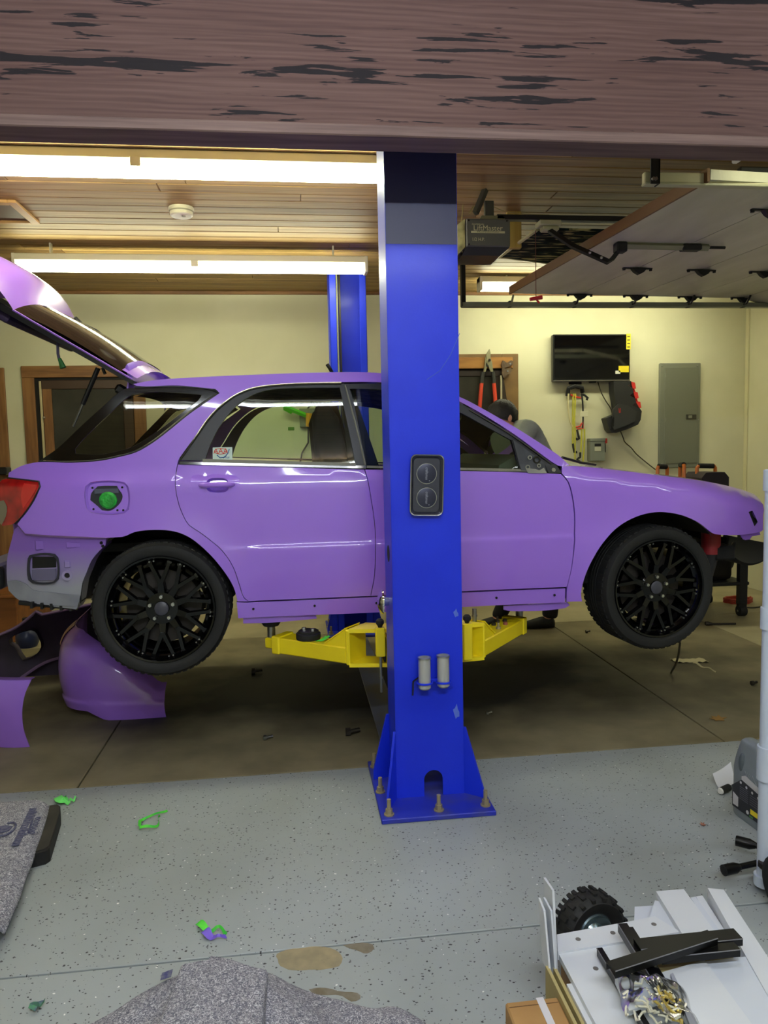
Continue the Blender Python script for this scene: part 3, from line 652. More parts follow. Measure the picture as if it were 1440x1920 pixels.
for t in (.25, .42, .58, .74, .9):
    px_ = u0[0] + (u1[0] - u0[0]) * t; pz_ = u0[1] + (u1[1] - u0[1]) * t
    build('lip_rib', MB().box((px_, 3.70, pz_), (.012, .05, .03)), 'black_trim', ro)
# crash bar, tail lamp
cb = atY(12, 1052, 3.9); cb2 = atY(12, 1103, 3.9)
build('crash_bar', MB().bb((cb.x - .12, 3.78, cb2.z + .01), (cb.x + .01, 5.1, cb.z), .012), mat('bar_grey', (116, 108, 140), .5), car)
build('crash_bar_end', MB().bb((cb.x - .11, 3.76, cb2.z + .02), (cb.x + .03, 3.80, cb.z - .01), .01), 'black_trim', car)
build('boot_panel', MB().bb((side_pt(16, 900)[0] - .03, 3.80, .98), (side_pt(16, 900)[0] + .03, 5.09, 1.28), .01), 'purple_jamb', car)
lamp_px = [(14, 897.5), (72, 904), (74, 912), (62, 937), (42, 966), (28, 981), (6, 986), (-4, 975), (-6, 915), (4, 900)]
def lamp_mat():
    M = mat('tail_lamp_red', (178, 22, 26), .18, coat=1.0, transm=.0); nt = M.node_tree; N = nt.nodes; L = nt.links
    tc = N.new('ShaderNodeTexCoord'); v = N.new('ShaderNodeTexVoronoi'); v.inputs['Scale'].default_value = 22; L.new(tc.outputs['Object'], v.inputs['Vector'])
    r = N.new('ShaderNodeValToRGB'); r.color_ramp.elements[0].color = (*lin((196, 26, 28)), 1); r.color_ramp.elements[1].color = (*lin((120, 10, 16)), 1); L.new(v.outputs['Distance'], r.inputs[0]); L.new(r.outputs[0], N['Principled BSDF'].inputs['Base Color'])
lamp_mat()
tl = part('tail_lamp', panel_mb(px2(lamp_px), off=-.004, depth=.07, gap=0, sp=.03), 'tail_lamp_red', label='red tail lamp lens')
part('lens_segment', panel_mb(px2([(-5, 940), (8, 938), (14, 950), (12, 968), (4, 984), (-5, 975)]), off=-.007, depth=.01, gap=0), mat('lens_smoke', (120, 110, 88), .2, coat=1), tl, far=False)
part('lens_segment', panel_mb(px2([(46, 906), (70, 909), (70, 914), (58, 934), (44, 954), (40, 930)]), off=-.007, depth=.01, gap=0), mat('lens_bright', (206, 36, 34), .2, coat=1), tl, far=False)
along([(14, 896.5), (73, 903), (75, 912), (63, 938), (43, 967), (28, 982)], .005, 'black_trim', 'lamp_seal', tl, off=.0, far=False)
# ---- roof, bonnet, windscreen, far silhouettes
def edge(L, step=.04): return [Vector((q[0], surf(q[0], q[1]), q[1])) for q in smooth_path([side_pt(x, y) for x, y in L], False, step)]
def loft_w(E, crown, bow=0., n=16, pw=2.2):
    mb = MB(); k = len(E)
    def fn(u, v):
        i = min(int(u * (k - 1)), k - 2); t = u * (k - 1) - i; p = E[i].lerp(E[i + 1], t); s = 2 * v - 1
        cr = crown(u) if callable(crown) else crown; bo = bow(u) if callable(bow) else bow
        h = 1 - abs(s) ** pw
        return Vector((p.x + bo * (1 - s * s), p.y + (2 * YC - 2 * p.y) * v, p.z + cr * h))
    return mb.grid(fn, k - 1, n)
rt = edge([(249, 720), (283, 713), (367, 707), (480, 702), (607, 698), (725, 700), (790, 714)])
rt = [p + Vector((0, .004, -.002)) for p in rt]
roof = build('roof', loft_w(rt, .045), 'purple_paint', car, fix=False, ang=60)
build('headliner', loft_w([p + Vector((0, .03, -.055)) for p in rt], .02), 'headliner', roof, fix=False)
ws = edge([(790, 714), (830, 727), (880, 752), (960, 797), (1000, 822), (1060, 868)])
ws = [p + Vector((0, .012, 0)) for p in ws]
build('windscreen', loft_w(ws, .02, lambda u: .14 * (.5 + .5 * u)), 'windscreen_glass', car, fix=False, ang=60)
hd = edge([(1056, 874), (1068, 873.5), (1111, 876.5), (1173, 883.5), (1257, 894), (1319, 902), (1382, 915.5), (1414, 926)])
hd = [p + Vector((0, .002, -.001)) for p in hd]
bon = build('bonnet', loft_w(hd, lambda u: .014, lambda u: .05 - .0 * u, pw=3), 'purple_paint', car, fix=False, ang=60)
cw = edge([(1040, 872), (1068, 873)]); build('cowl', loft_w([cw[0] + Vector((0, .03, -.02)), cw[-1] + Vector((.1, .03, .0))], .02), 'black_trim', car, fix=False)
pwp = atY(1068, 866, 4.7); build('wiper_arm', MB().tube([pwp + Vector((-.05, 0, .03)), pwp + Vector((.12, .1, -.01)), pwp + Vector((.3, .3, -.03))], .009), 'black_trim', car)
# ---- inner structure: floor, bulkheads, dark engine room, liners
sz = side_pt(730, 1147)[1]
build('floor_pan', MB().bb((-.28, 3.76, sz + .02), (1.46, 5.13, sz + .07)), 'cavity', car)
build('boot_floor', MB().bb((-1.36, 3.80, 1.02), (-.25, 5.09, 1.06)), 'interior_dark', car)
build('firewall', MB().bb((1.40, 3.72, sz), (1.46, 5.17, 1.36)), 'cavity', car)
build('engine_room', MB().bb((1.5, 4.02, .98), (2.25, 4.87, 1.20), .05), 'cavity', car)
build('rear_bulkhead', MB().bb((-1.33, 3.98, .80), (-.3, 4.91, 1.03), .05), 'cavity', car)
for c, nm in ((RW, 'wheel_liner'), (FW, 'wheel_liner')):
    for s in (1, -1):
        mb = MB(); prof = []
        a0, a1 = math.radians(4), math.radians(180); nseg = 24
        o = MB()
        o.lathe([(.372, 3.635), (.385, 3.66), (.385, 4.02), (.0, 4.02)], (c.x, 0, c.z + .035), 'y', nseg, a0 if c is RW else math.radians(36), a1)
        if s < 0: o = mirror(o)
        build(nm, o, 'cavity', car, fix=False)
# seats
def seat(x, y, parent=car):
    back = MB()
    def fn(u, v):
        # closed cushion section swept up the backrest
        a = 2 * math.pi * u; h = v; wdt = .235 * (1 - .45 * max(0, h - .65) / .35); th = .115 * (1 - .42 * h)
        if h > .999: wdt *= .5; th *= .5
        ca, sa = math.cos(a), math.sin(a)
        return Vector((x - .10 * h + th * math.copysign(abs(ca) ** .6, ca), y + wdt * math.copysign(abs(sa) ** .5, sa), 1.0 + .74 * h))
    back.grid(fn, 20, 10); build('seat_back', back, 'seat_cloth', parent, fix=False)
    build('seat_cushion', MB().bb((x - .05, y - .24, .90), (x + .45, y + .24, 1.05), .06, 3), 'seat_cloth', parent)
seat(.26, 4.05); seat(.26, 4.82)
build('rear_bench', MB().bb((-.42, 3.82, .98), (.0, 5.07, 1.12), .05, 2), 'seat_cloth', car)
build('rear_backrest', MB().box((-.46, YC, 1.21), (.14, 1.2, .40), Matrix.Rotation(math.radians(-14), 3, 'Y'), .04, 2), 'seat_cloth', car)
dsh = MB().prism([(1.02, 3.80, 1.14), (1.06, 3.80, 1.40), (1.16, 3.80, 1.455), (1.38, 3.80, 1.42), (1.42, 3.80, 1.1)], (0, 1.29, 0)); build('dashboard', dsh, 'dash_grey', car)
sw = MB(); cc = Vector((.93, 4.82, 1.36)); sw.tube([cc + Vector((.09 * math.sin(a), .185 * math.cos(a), .165 * math.sin(a))) for a in [2 * math.pi * i / 24 for i in range(24)]], .014, 8, closed=True)
sw.tube([cc + Vector((0, -.18, 0)), cc + Vector((.03, 0, -.02)), cc + Vector((0, .18, 0))], .016, 6); build('steering_wheel', sw, 'interior_dark', car)
build('rear_mirror', MB().bb((1.0, YC - .12, 1.70), (1.03, YC + .12, 1.77), .02), 'interior_dark', car)
# inner pillar trims, worn dark fabric seen through the glass
for s in (0, 1):
    mb = panel_mb(px2([(640, 722), (660, 722), (715, 880), (655, 880)]), off=.05, depth=.03, gap=0)
    build('pillar_trim', mirror(mb) if s else mb, 'interior_dark', car, fix=False)
# membership sticker in the rear door window
x, z = side_pt(417, 850); ys = surf(x, z) + .008
sM = frameM((x, ys - .002, z), (1, 0, 0), (0, .3, 1))
st = build('window_sticker', MB().add([sM @ Vector(q) for q in ((-.046, -.033, 0), (.046, -.033, 0), (.046, .030, 0), (-.046, .030, 0), (-.046, -.033, -.001), (.046, -.033, -.001), (.046, .030, -.001), (-.046, .030, -.001))], [(0, 1, 2, 3), (7, 6, 5, 4), (0, 4, 5, 1), (1, 5, 6, 2), (2, 6, 7, 3), (3, 7, 4, 0)]), mat('sticker_blue', (196, 216, 200), .5), rdoor)
build('sticker_letters', text_mb('AAA', .036, sM @ Matrix.Translation((-.008, .010, .002)), sx=.95), mat('sticker_red', (206, 60, 36), .5), st)
build('sticker_ring', MB().tube([sM @ Vector((-.008 + .030 * math.cos(a), .010 + .014 * math.sin(a), .0025)) for a in [2 * math.pi * i / 24 for i in range(24)]], .0015, 5, closed=True), 'sticker_red', st)
build('sticker_swoosh', MB().tube([sM @ Vector(q) for q in ((-.026, -.008, .002), (-.012, -.022, .002), (.01, -.02, .002), (.026, .0, .002), (.032, .02, .002))], .0022, 5), mat('sticker_navy', (40, 90, 150), .5), st)
build('sticker_letters', text_mb('Plus', .018, sM @ Matrix.Translation((.018, -.021, .002)), shear=.2), 'sticker_navy', st)
# ---- wheels
def rounded(prof): return prof
def make_wheel(steer=0.):
    w_ = build('wheel', MB().lathe([(.252, .0), (.262, -.006), (.285, -.014), (.305, -.010), (.316, .006), (.321, .03), (.321, .185), (.314, .21), (.29, .228), (.255, .215), (.255, .0)], (0, 0, 0), 'y', 72), 'tyre_rubber', car, local=True, fix=True)
    tb = MB()
    for k in range(60):
        a = 2 * math.pi * k / 60
        for (y0, y1, dr) in ((.012, .06, .0), (.155, .205, .0)):
            ca, sa = math.cos(a), math.sin(a); R = Matrix.Rotation(-a, 3, 'Y')
            tb.box((.3180 * ca, (y0 + y1) / 2, .3180 * sa), (.008, y1 - y0, .020), R)
    for y in (.085, .11, .135):
        tb.lathe([(.3205, y - .009), (.3222, y - .008), (.3222, y + .008), (.3205, y + .009)], (0, 0, 0), 'y', 60)
    o = build('tread_blocks', tb, 'tyre_rubber', w_, local=True); o['kind'] = 'stuff'
    build('rim_barrel', MB().lathe([(.259, -.002), (.254, -.010), (.246, -.008), (.240, .014), (.226, .030), (.222, .034), (.219, .21), (.2, .21), (.206, .04), (.208, .030)], (0, 0, 0), 'y', 72), 'rim_black', w_, local=True, fix=False)
    # Y spokes
    sp = MB()
    def bar(p, q, w0, w1, y0, y1, th):
        p = Vector(p); q = Vector(q); d = (q - p).normalized(); n_ = Vector((-d.y, d.x))
        A = [(p - n_ * w0, y0), (p + n_ * w0, y0), (q + n_ * w1, y1), (q - n_ * w1, y1)]
        B = [(p - n_ * w0 * 1.5, y0 + th), (p + n_ * w0 * 1.5, y0 + th), (q + n_ * w1 * 1.4, y1 + th), (q - n_ * w1 * 1.4, y1 + th)]
        sp.add([(a.x, yy, a.y) for a, yy in A + B], [(3, 2, 1, 0), (4, 5, 6, 7), (0, 1, 5, 4), (1, 2, 6, 5), (2, 3, 7, 6), (3, 0, 4, 7)])
    def pol(r, a): return (r * math.cos(a), r * math.sin(a))
    bar(pol(.06, 0), pol(.125, 0), .017, .012, .034, .026, .04)
    for s in (-1, 1):
        bar(pol(.118, 0), pol(.222, s * math.radians(11.5)), .0085, .0075, .024, .022, .03)
        bar(pol(.222, s * math.radians(11.5)), pol(.232, s * math.radians(12)), .010, .012, .020, .022, .02)
    me = mesh_of('spoke', sp, 'rim_black', 30)
    for k in range(10): inst('spoke', me, w_, Matrix.Rotation(-2 * math.pi * (k + .5) / 10, 4, 'Y'))
    build('hub', MB().lathe([(.0, .026), (.034, .026), (.036, .030), (.075, .032), (.082, .040), (.084, .09), (.0, .09)], (0, 0, 0), 'y', 40), 'rim_black', w_, local=True, fix=False)
    build('centre_cap', MB().lathe([(.0, .018), (.028, .0185), (.033, .022), (.034, .034)], (0, 0, 0), 'y', 28), mat('cap_grey', (62, 62, 72), .35), w_, local=True, fix=False)
    lg = mesh_of('lug_nut', MB().cyl((0, .016, 0), (0, .05, 0), .0085, .010, 6), 'steel')
    for k in range(5):
        a = 2 * math.pi * k / 5 + math.pi / 2; inst('lug_nut', lg, w_, Matrix.Translation((.056 * math.cos(a), 0, .056 * math.sin(a))))
    rv = mesh_of('rivet', MB().lathe([(0, .009), (.003, .0095), (.0042, .012), (.0042, .03)], (0, 0, 0), 'y', 8), 'steel')
    for k in range(20):
        a = 2 * math.pi * k / 20 + math.radians(18 * .0 + 6.5 * (1 if k % 2 else -1)) ; inst('rivet', rv, w_, Matrix.Translation((.231 * math.cos(a), 0.006, .231 * math.sin(a))))
    build('brake_disc', MB().lathe([(.05, .10), (.178, .10), (.178, .125), (.05, .125)], (0, 0, 0), 'y', 40, closed=True), 'brake_iron', w_, local=True)
    build('brake_caliper', MB().lathe([(.10, .085), (.17, .085), (.17, .14), (.10, .14)], (0, 0, 0), 'y', 8, math.radians(100), math.radians(165), closed=True), 'brake_iron', w_, local=True)
    return w_
wr_ = make_wheel()
inv = WM[car.name].inverted()
def place(o, M):
    o.matrix_basis = inv @ M; WM[o.name] = M
yw = YS - .012
place(wr_, Matrix.Translation((RW.x, yw, RW.z)) @ Matrix.Rotation(math.radians(-1), 4, 'X'))
for (c, y, rz, ff) in ((FW, yw + .01, 6, 1), (RW, 2 * YC - yw, 180, 0), (FW, 2 * YC - yw - .01, 186, 0)):
    copy_tree(wr_, car, inv @ Matrix.Translation((c.x, y, c.z)) @ Matrix.Rotation(math.radians(rz), 4, 'Z'))
# ---- tailgate, open
tg0 = atY(246, 717, 3.86); tg1 = atY(24, 588, 3.86); dv = (tg1 - tg0); Lg = dv.length; dv.normalize()
nv = Vector((-dv.z, 0, dv.x)); nv = nv if nv.z > 0 else -nv
W0, W1 = 3.84, 2 * YC - 3.84
def tgate(u0, u1, crown, base, bulge=lambda u: 0., nu=14, nvv=24, ease=3.0):
    mb = MB()
    def fn(a, v):
        u = u0 + (u1 - u0) * a; s = 2 * v - 1
        p = tg0 + dv * (u * Lg); h = (1 - abs(s) ** ease)
        return Vector((p.x, W0 + (W1 - W0) * v, p.z)) + nv * (base + crown * h + bulge(u))
    mb.grid(fn, nu, nvv); return mb
tg = build('tailgate', tgate(-.03, .10, .085, .012, lambda u: .02), 'purple_paint', car, fix=False, ang=60)
build('tailgate_glass', tgate(.10, 1.0, .105, .018, lambda u: .018 * math.sin(math.pi * min(1, max(0, u)))), 'black_gloss', tg, fix=False, ang=60)
build('spoiler', MB().solid_grid(lambda a, v: Vector((tg0.x, W0 + .03 + (W1 - W0 - .06) * v, tg0.z)) + dv * (Lg * (-.02 + .12 * a)) + nv * (.07 + .055 * (1 - (2 * v - 1) ** 4) - .10 * (a - .9) ** 2 - .06 * (1 - a)), 6, 14, nv * -.02), 'purple_paint', tg)
def lowgate(a, v):
    s = 2 * v - 1; h = 1 - abs(s) ** 3.5
    p = tg1 + dv * (.62 * a - .012)
    prof = .012 + .085 * h + .13 * math.sin(min(1, a / .33) * math.pi / 2) * (.55 + .45 * h) - .25 * max(0, a - .4) ** 2
    return Vector((p.x, W0 - .0 + (W1 - W0) * v, p.z)) + nv * prof
build('lower_panel', MB().grid(lowgate, 18, 24), 'purple_paint', tg, fix=False, ang=60)
edgem = MB()
for (yy, sg) in ((W0, 1), (W1, -1)):
    edgem.add([tg0 + Vector((0, yy - tg0.y, 0)) + nv * .014 - dv * .03, tg1 + Vector((0, yy - tg1.y, 0)) + dv * .6 + nv * .014, tg1 + Vector((0, yy - tg1.y, 0)) + dv * .6 - nv * .022, tg0 + Vector((0, yy - tg0.y, 0)) - nv * .006 - dv * .03], [(0, 1, 2, 3)])
build('tailgate_edge', edgem, 'black_trim', tg, fix=False)['kind'] = 'stuff'
build('edge_bead', MB().tube([tg0 + Vector((0, W0 - tg0.y - .003, 0)) + nv * .016, tg1 + Vector((0, W0 - tg1.y - .003, 0)) + nv * .016], .005, 6), 'purple_paint', tg)
inn = MB().add([Vector((p.x, yy, p.z)) - nv * d for p, d in ((tg0, .006), (tg1, .016), (tg1 + dv * .6, .03)) for yy in (W0 + .004, W1 - .004)], [(0, 1, 3, 2), (2, 3, 5, 4)])
build('tailgate_lining', inn, 'interior_dark', tg, fix=False)
build('lining_block', MB().box(tg1 + dv * .26 - nv * .035 + Vector((0, YC - tg1.y, 0)), (.5, W1 - W0 - .1, .05), Vector((1, 0, 0)).rotation_difference(-dv), .03, 2), mat('lining_purple', (52, 36, 78), .7), tg)
st0 = atY(184, 690, 3.95); st1 = atY(137, 800, 3.95); md = st0.lerp(st1, .62)
gs = build('gas_strut', MB().tube([st0, md], .0125, 10), 'black_trim', car); build('strut_rod', MB().tube([md, st1], .006, 8), 'zinc', gs)
h0 = atY(192, 690, 3.95); build('strut_stay', MB().tube([h0, h0 + Vector((.012, 0, -.03))], .008, 6), 'black_trim', tg)
hb = atY(225, 735, 3.95); build('tailgate_hinge', MB().box(hb + Vector((.02, 0, .0)), (.09, .05, .05), Matrix.Rotation(.6, 3, 'Y'), .012), 'black_trim', car)
c0 = atY(108, 640, 3.9); cp = [c0 + Vector((.0, 0, .03)), c0, c0 + Vector((-.002, 0, -.06)), c0 + Vector((.004, 0, -.095))]
cab = build('wiring_tail', MB().tube(cp, .007, 8), mat('cable_purple', (70, 62, 96), .6), tg)
build('taped_end', MB().tube([cp[-1] + Vector((.0, 0, .012)), cp[-1] + Vector((.015, 0, -.035))], [.008, .016], 8), mat('tape_dark_green', (40, 110, 50), .6), tg)
wp = tg0 + dv * Lg * .62 + nv * .125 + Vector((0, .45, 0))
build('rear_wiper', MB().tube([wp + dv * .12, wp + nv * .012, wp - dv * .06 + nv * .004], .006, 6).tube([wp + dv * .09, wp + dv * .13 + nv * .012], .011, 8), 'black_trim', tg)
# ---- parts hanging below the nose
def hose(pts, r, m, name, parent=car): return build(name, MB().tube(smooth_path(pts, False, .03), r, 10), m, parent)
f0 = atY(1385, 1030, 4.1)
build('splash_guard', MB().lathe([(.16, 0), (.175, .02), (.175, .5), (.15, .52)], (f0.x + .02, 4.0, f0.z + .09), 'y', 20, math.radians(180), math.radians(340)), 'cavity', car)
build('radiator_support', MB().bb((2.30, 3.85, f0.z - .02), (2.42, 5.0, f0.z + .06), .01), 'cavity', car)
rp = atY(1333, 1008, 3.9); build('spring_boot', MB().tube([rp + Vector((.0, .0, .12)), rp + Vector((.0, 0, -.09))], .052, 16), mat('boot_red', (140, 26, 34), .6), car, label='dark red boot behind the front wheel')
build('strut_foot', MB().tube([rp + Vector((0, 0, -.09)), rp + Vector((-.02, 0, -.22))], [.045, .03], 12), 'interior_dark', car)
hose([(2.1, 3.9, f0.z + .02), (2.25, 3.88, f0.z - .02), (2.4, 3.9, f0.z + .0), (2.5, 4.0, f0.z + .05)], .012, 'black_trim', 'front_hose')
# ================================================================== LIFT
mat('blue_paint', (22, 46, 212), .42, coat=.08, coatr=.15, spec=.3, var=.4, vscale=3, rgb2=(28, 54, 220), bump=.05, bscale=120)
mat('yellow_paint', (250, 226, 22), .42, coat=.25, var=.3, vscale=5, rgb2=(242, 216, 16))
mat('dark_steel', (70, 66, 62), .45, metal=.8); mat('bolt_steel', (164, 152, 122), .45, metal=.4); mat('chrome', (215, 215, 215), .06, metal=1)
mat('rubber_black', (20, 20, 21), .7); mat('cable_pale', (196, 200, 150), .5)
def post(label, X0, X1, Yf, s, near):
    """U-channel column: closed face at Yf, opening towards s*Y"""
    t = thing('lift_post', label, 'lift', ((X0 + X1) / 2, Yf + s * .12, 0), group='posts of the two-post lift')
    d = .245; th = .008; top = 2.93; xm = (X0 + X1) / 2
    ya, yb = Yf, Yf + s * th
    # closed face with the cable notch at its foot
    face = [(X0, .02), (X1, .02), (X1, top), (X0, top)]
    if near:
        ax0, ax1, zt = atY(796, 1500, Yf).x, atY(831, 1500, Yf).x, .028 + .105
        r = (ax1 - ax0) / 2; cx = (ax0 + ax1) / 2
        arc = [(cx - r * math.cos(a), zt - r + r * math.sin(a)) for a in [math.pi * i / 12 for i in range(13)]]
        face = [(X0, .02), (ax0, .02)] + arc + [(ax1, .02), (X1, .02), (X1, top), (X0, top)]
    mb = MB().prism([(x, ya, z) for x, z in face], (0, s * th, 0))
    c = build('column', mb, 'blue_paint', t)
    for xx in (X0, X1):
        a, b = sorted((xx, xx + (th if xx == X0 else -th)))
        build('column_side', MB().bb((a, min(ya, ya + s * d), .02), (b, max(ya, ya + s * d), top), .003), 'blue_paint', t)
        lip = (X0, X0 + .055) if xx == X0 else (X1 - .055, X1)
        build('column_lip', MB().bb((lip[0], min(ya + s * d, ya + s * (d - th)), .02), (lip[1], max(ya + s * d, ya + s * (d - th)), top), .003), 'blue_paint', t)
    bp = MB().bb((X0 - .085, min(Yf - s * .175, Yf + s * .40), 0), (X1 + .093, max(Yf - s * .175, Yf + s * .40), .02), .003)
    build('base_plate', bp, mat('blue_plate', (34, 48, 178), .5, var=.8, vscale=7, rgb2=(70, 74, 130), ramp=(.45, .75)), t)
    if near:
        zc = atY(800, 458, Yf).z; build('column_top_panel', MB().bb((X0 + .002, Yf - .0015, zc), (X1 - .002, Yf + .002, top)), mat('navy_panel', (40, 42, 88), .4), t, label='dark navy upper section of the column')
    # gussets
    def gus(p, q, h, n_):
        p = Vector(p); q = Vector(q); dd = (q - p).normalized(); nn = Vector((-dd.y, dd.x, 0)) * .005
        poly = [p + Vector((0, 0, .02)), q + Vector((0, 0, .02)), q + Vector((0, 0, .06)), p + dd * .012 + Vector((0, 0, h)), p + Vector((0, 0, h))]
        build('gusset', MB().prism([v - nn for v in poly], nn * 2), 'blue_paint', t)
    gus((X0, Yf + s * .012, 0), (X0 - .055, Yf - s * .115, 0), .31, 0); gus((X1, Yf + s * .012, 0), (X1 + .072, Yf - s * .05, 0), .31, 0)
    gus((X0, Yf + s * .22, 0), (X0 - .078, Yf + s * .20, 0), .31, 0); gus((X1, Yf + s * .22, 0), (X1 + .078, Yf + s * .20, 0), .31, 0)
    bolts = [(X0 - .05, Yf - s * .135), (xm + .01, Yf - s * .13), (X1 + .062, Yf - s * .12), (X0 - .062, Yf + s * .07), (X1 + .066, Yf + s * .07), (X0 - .06, Yf + s * .33), (X1 + .06, Yf + s * .33)]
    for bx, by in bolts:
        b = build('anchor_bolt', MB().cyl((bx, by, .02), (bx, by, .085), .0085, seg=10), 'bolt_steel', t)
        build('washer', MB().cyl((bx, by, .02), (bx, by, .025), .021, seg=16), 'bolt_steel', b); build('nut', MB().cyl((bx, by, .025), (bx, by, .045), .015, seg=6), 'bolt_steel', b)
    # carriage sliding inside the channel
    cy = sorted((Yf + s * .04, Yf + s * .225)); build('carriage', MB().bb((X0 + .02, cy[0], .45), (X1 - .02, cy[1], 1.15), .01), 'blue_paint', t)
    if not near:
        build('cable', MB().tube([(X0 + .062, Yf + s * .2, .4), (X0 + .062, Yf + s * .2, top)], .009, 8), 'cable_pale', t)
        build('hose_guide', MB().bb((X0 + .085, min(Yf + s * .05, Yf + s * .09), 1.2), (X0 + .10, max(Yf + s * .05, Yf + s * .09), top)), 'dark_steel', t)
        lk = atY(618, 690, Yf - .3); build('lock_lever', MB().tube([lk + Vector((.03, .05, -.05)), lk, lk + Vector((-.02, 0, .03))], .014, 8), 'rubber_black', t)
    return t
NP = post('blue lift post nearest the viewer, with a magnetic tray stuck to it', .388, .680, 3.03, 1, True)
FP = post('blue lift post beyond the car, its channel open towards the car', .312, .606, 6.245, -1, False)
# side window of the near post, chrome cap, paint chips
sl = atX(737, 1047, .388); build('slot_hole', MB().lathe([(0, -.0015), (.036, -.0015), (.036, .002)], (.388, 3.14, sl.z), 'x', 20), 'cavity', NP)
for v in []: pass
kn = atX(733, 1143, .375); kn = Vector((.36, 3.16, kn.z))
kb = build('chrome_cap', MB().lathe([(0, -.024), (.02, -.022), (.042, -.014), (.053, -.004), (.054, .002), (.02, .004), (.018, .028)], kn, 'x', 24), 'chrome', NP)
for px_, py_, a, b in ((862, 1335, .012, .028), (861, 1150, .010, .016), (800, 1262, .003, .003)):
    q = atY(px_ - 6, py_, 3.03); pts = [(q.x + a * (1 + .4 * math.sin(5 * k)) * math.cos(k * .7), 3.0296, q.z + b * (1 + .35 * math.cos(3 * k)) * math.sin(k * .7)) for k in range(9)]
    build('paint_scuff', MB().prism(pts, (0, -.0004, 0)), mat('scuff_blue', (84, 110, 210), .6), NP)
sc = [atY(x, y, 3.0294) for x, y in ((862, 625), (845, 665), (825, 695), (800, 712))]
build('paint_scratch', MB().tube(sc, .0012, 4), 'scuff_blue', NP)
# ---- yellow arms: built for the near post, then turned about the middle of the car for the far one
def arm(a_px, b_px, Ya, Yb, zc0, side, pad_px):
    A = atY(*a_px, Ya); B = atY(*b_px, Yb); zb = .505; H = .078
    A.z = B.z = zb; d = (B - A).normalized(); n_ = Vector((-d.y, d.x, 0)); n_ = n_ if n_.y > 0 else -n_
    L = (B - A).length; Rm = Matrix(((d.x, n_.x, 0), (d.y, n_.y, 0), (0, 0, 1)))
    def B_(name, u0, u1, v0, v1, z0, z1, m='yellow_paint', par=None, bev=.005):
        c = A + d * ((u0 + u1) / 2) + n_ * ((v0 + v1) / 2); c.z = (z0 + z1) / 2
        return build(name, MB().box(c, (abs(u1 - u0), abs(v1 - v0), abs(z1 - z0)), Rm, bev), m, par or NP)
    W = .115
    a = B_('lift_arm', 0, L - .03, 0, W, zb, zb + H)
    B_('arm_collar', L - .035, L + .012, -.006, W + .006, zb - .004, zb + H + .006, par=a)
    B_('inner_arm', L - .04, L + .075, .02, W - .02, zb + .012, zb + H - .016, par=a)
    # yoke: end plate, upper and lower tongue, brace
    B_('yoke_plate', -.022, .0, -.004, W + .03, zb - .004, zb + H + .085, par=a)
    return a, A, d, n_, L, Rm, B_, W, zb, H
# left (rear) arm
aL, A, d, n_, L, Rm, B_, W, zb, H = arm((649, 1240), (513, 1200), 3.40, 3.66, 0, -1, None)
def plate(poly, z0, z1, par, name, m='yellow_paint'): return build(name, MB().prism([(x, y, z0) for x, y in poly], (0, 0, z1 - z0)), m, par)
def yoke(a, A, d, n_, W, zb, H, piv):
    p0 = A - d * .02 - n_ * .004; p1 = A - d * .02 + n_ * (W + .03); q = Vector(piv)
    s_ = Vector((-d.y, d.x, 0))
    for z0, z1, nm in ((zb + H + .072, zb + H + .090, 'yoke_tongue'), (zb - .012, zb + .006, 'yoke_tongue')):
        poly = [(p0.x, p0.y), (q.x - n_.x * .055 + 0, q.y - n_.y * .055)]
        for k in range(7):
            ang = math.pi * k / 6; v = -n_ * math.cos(ang) * .055 - d * math.sin(ang) * .055; poly.append((q.x + v.x, q.y + v.y))
        poly.append((p1.x, p1.y)); plate(poly, z0, z1, a, nm)
    build('pivot_pin', MB().cyl((q.x, q.y, zb - .03), (q.x, q.y, zb + H + .10), .024, seg=20), 'dark_steel', a)
    # brace from the tongue down to the arm
    for vv in (.012, W - .004):
        c = A + n_ * vv; hh = n_ * .005
        poly = [c + Vector((0, 0, zb + H - A.z)), c + d * .125 + Vector((0, 0, zb + H - A.z)), c + d * .118 + Vector((0, 0, zb + H + .014 - A.z)), c + Vector((0, 0, zb + H + .088 - A.z))]
        build('brace', MB().prism([v - hh for v in poly], hh * 2), 'yellow_paint', a)
    slope = [A + Vector((0, 0, zb + H + .088 - A.z)), A + n_ * (W + .01) + Vector((0, 0, zb + H + .088 - A.z)), A + n_ * (W + .01) + d * .122 + Vector((0, 0, zb + H + .004 - A.z)), A + d * .122 + Vector((0, 0, zb + H + .004 - A.z))]
    build('brace_cover', MB().prism(slope, (0, 0, .006)), 'yellow_paint', a)
pivL = (.462, 3.395); yoke(aL, A, d, n_, W, zb, H, pivL)
# pad post and pad
def padpost(a, base, ztop):
    c = Vector(base)
    build('pad_post', MB().lathe([(0, zb + .01), (.026, zb + .01), (.026, zb + .02), (.02, zb + .022), (.02, ztop - .025), (0, ztop - .025)], (c.x, c.y, 0), 'z', 18), 'zinc', a)
    build('lift_pad', MB().lathe([(0, ztop - .03), (.038, ztop - .03), (.05, ztop - .012), (.05, ztop), (0, ztop)], (c.x, c.y, 0), 'z', 24), 'rubber_black', a)
pL = A + d * (L + .06) + n_ * (W / 2); zs = side_pt(497, 1167, .025)[1] - .004
padpost(aL, pL, zs)
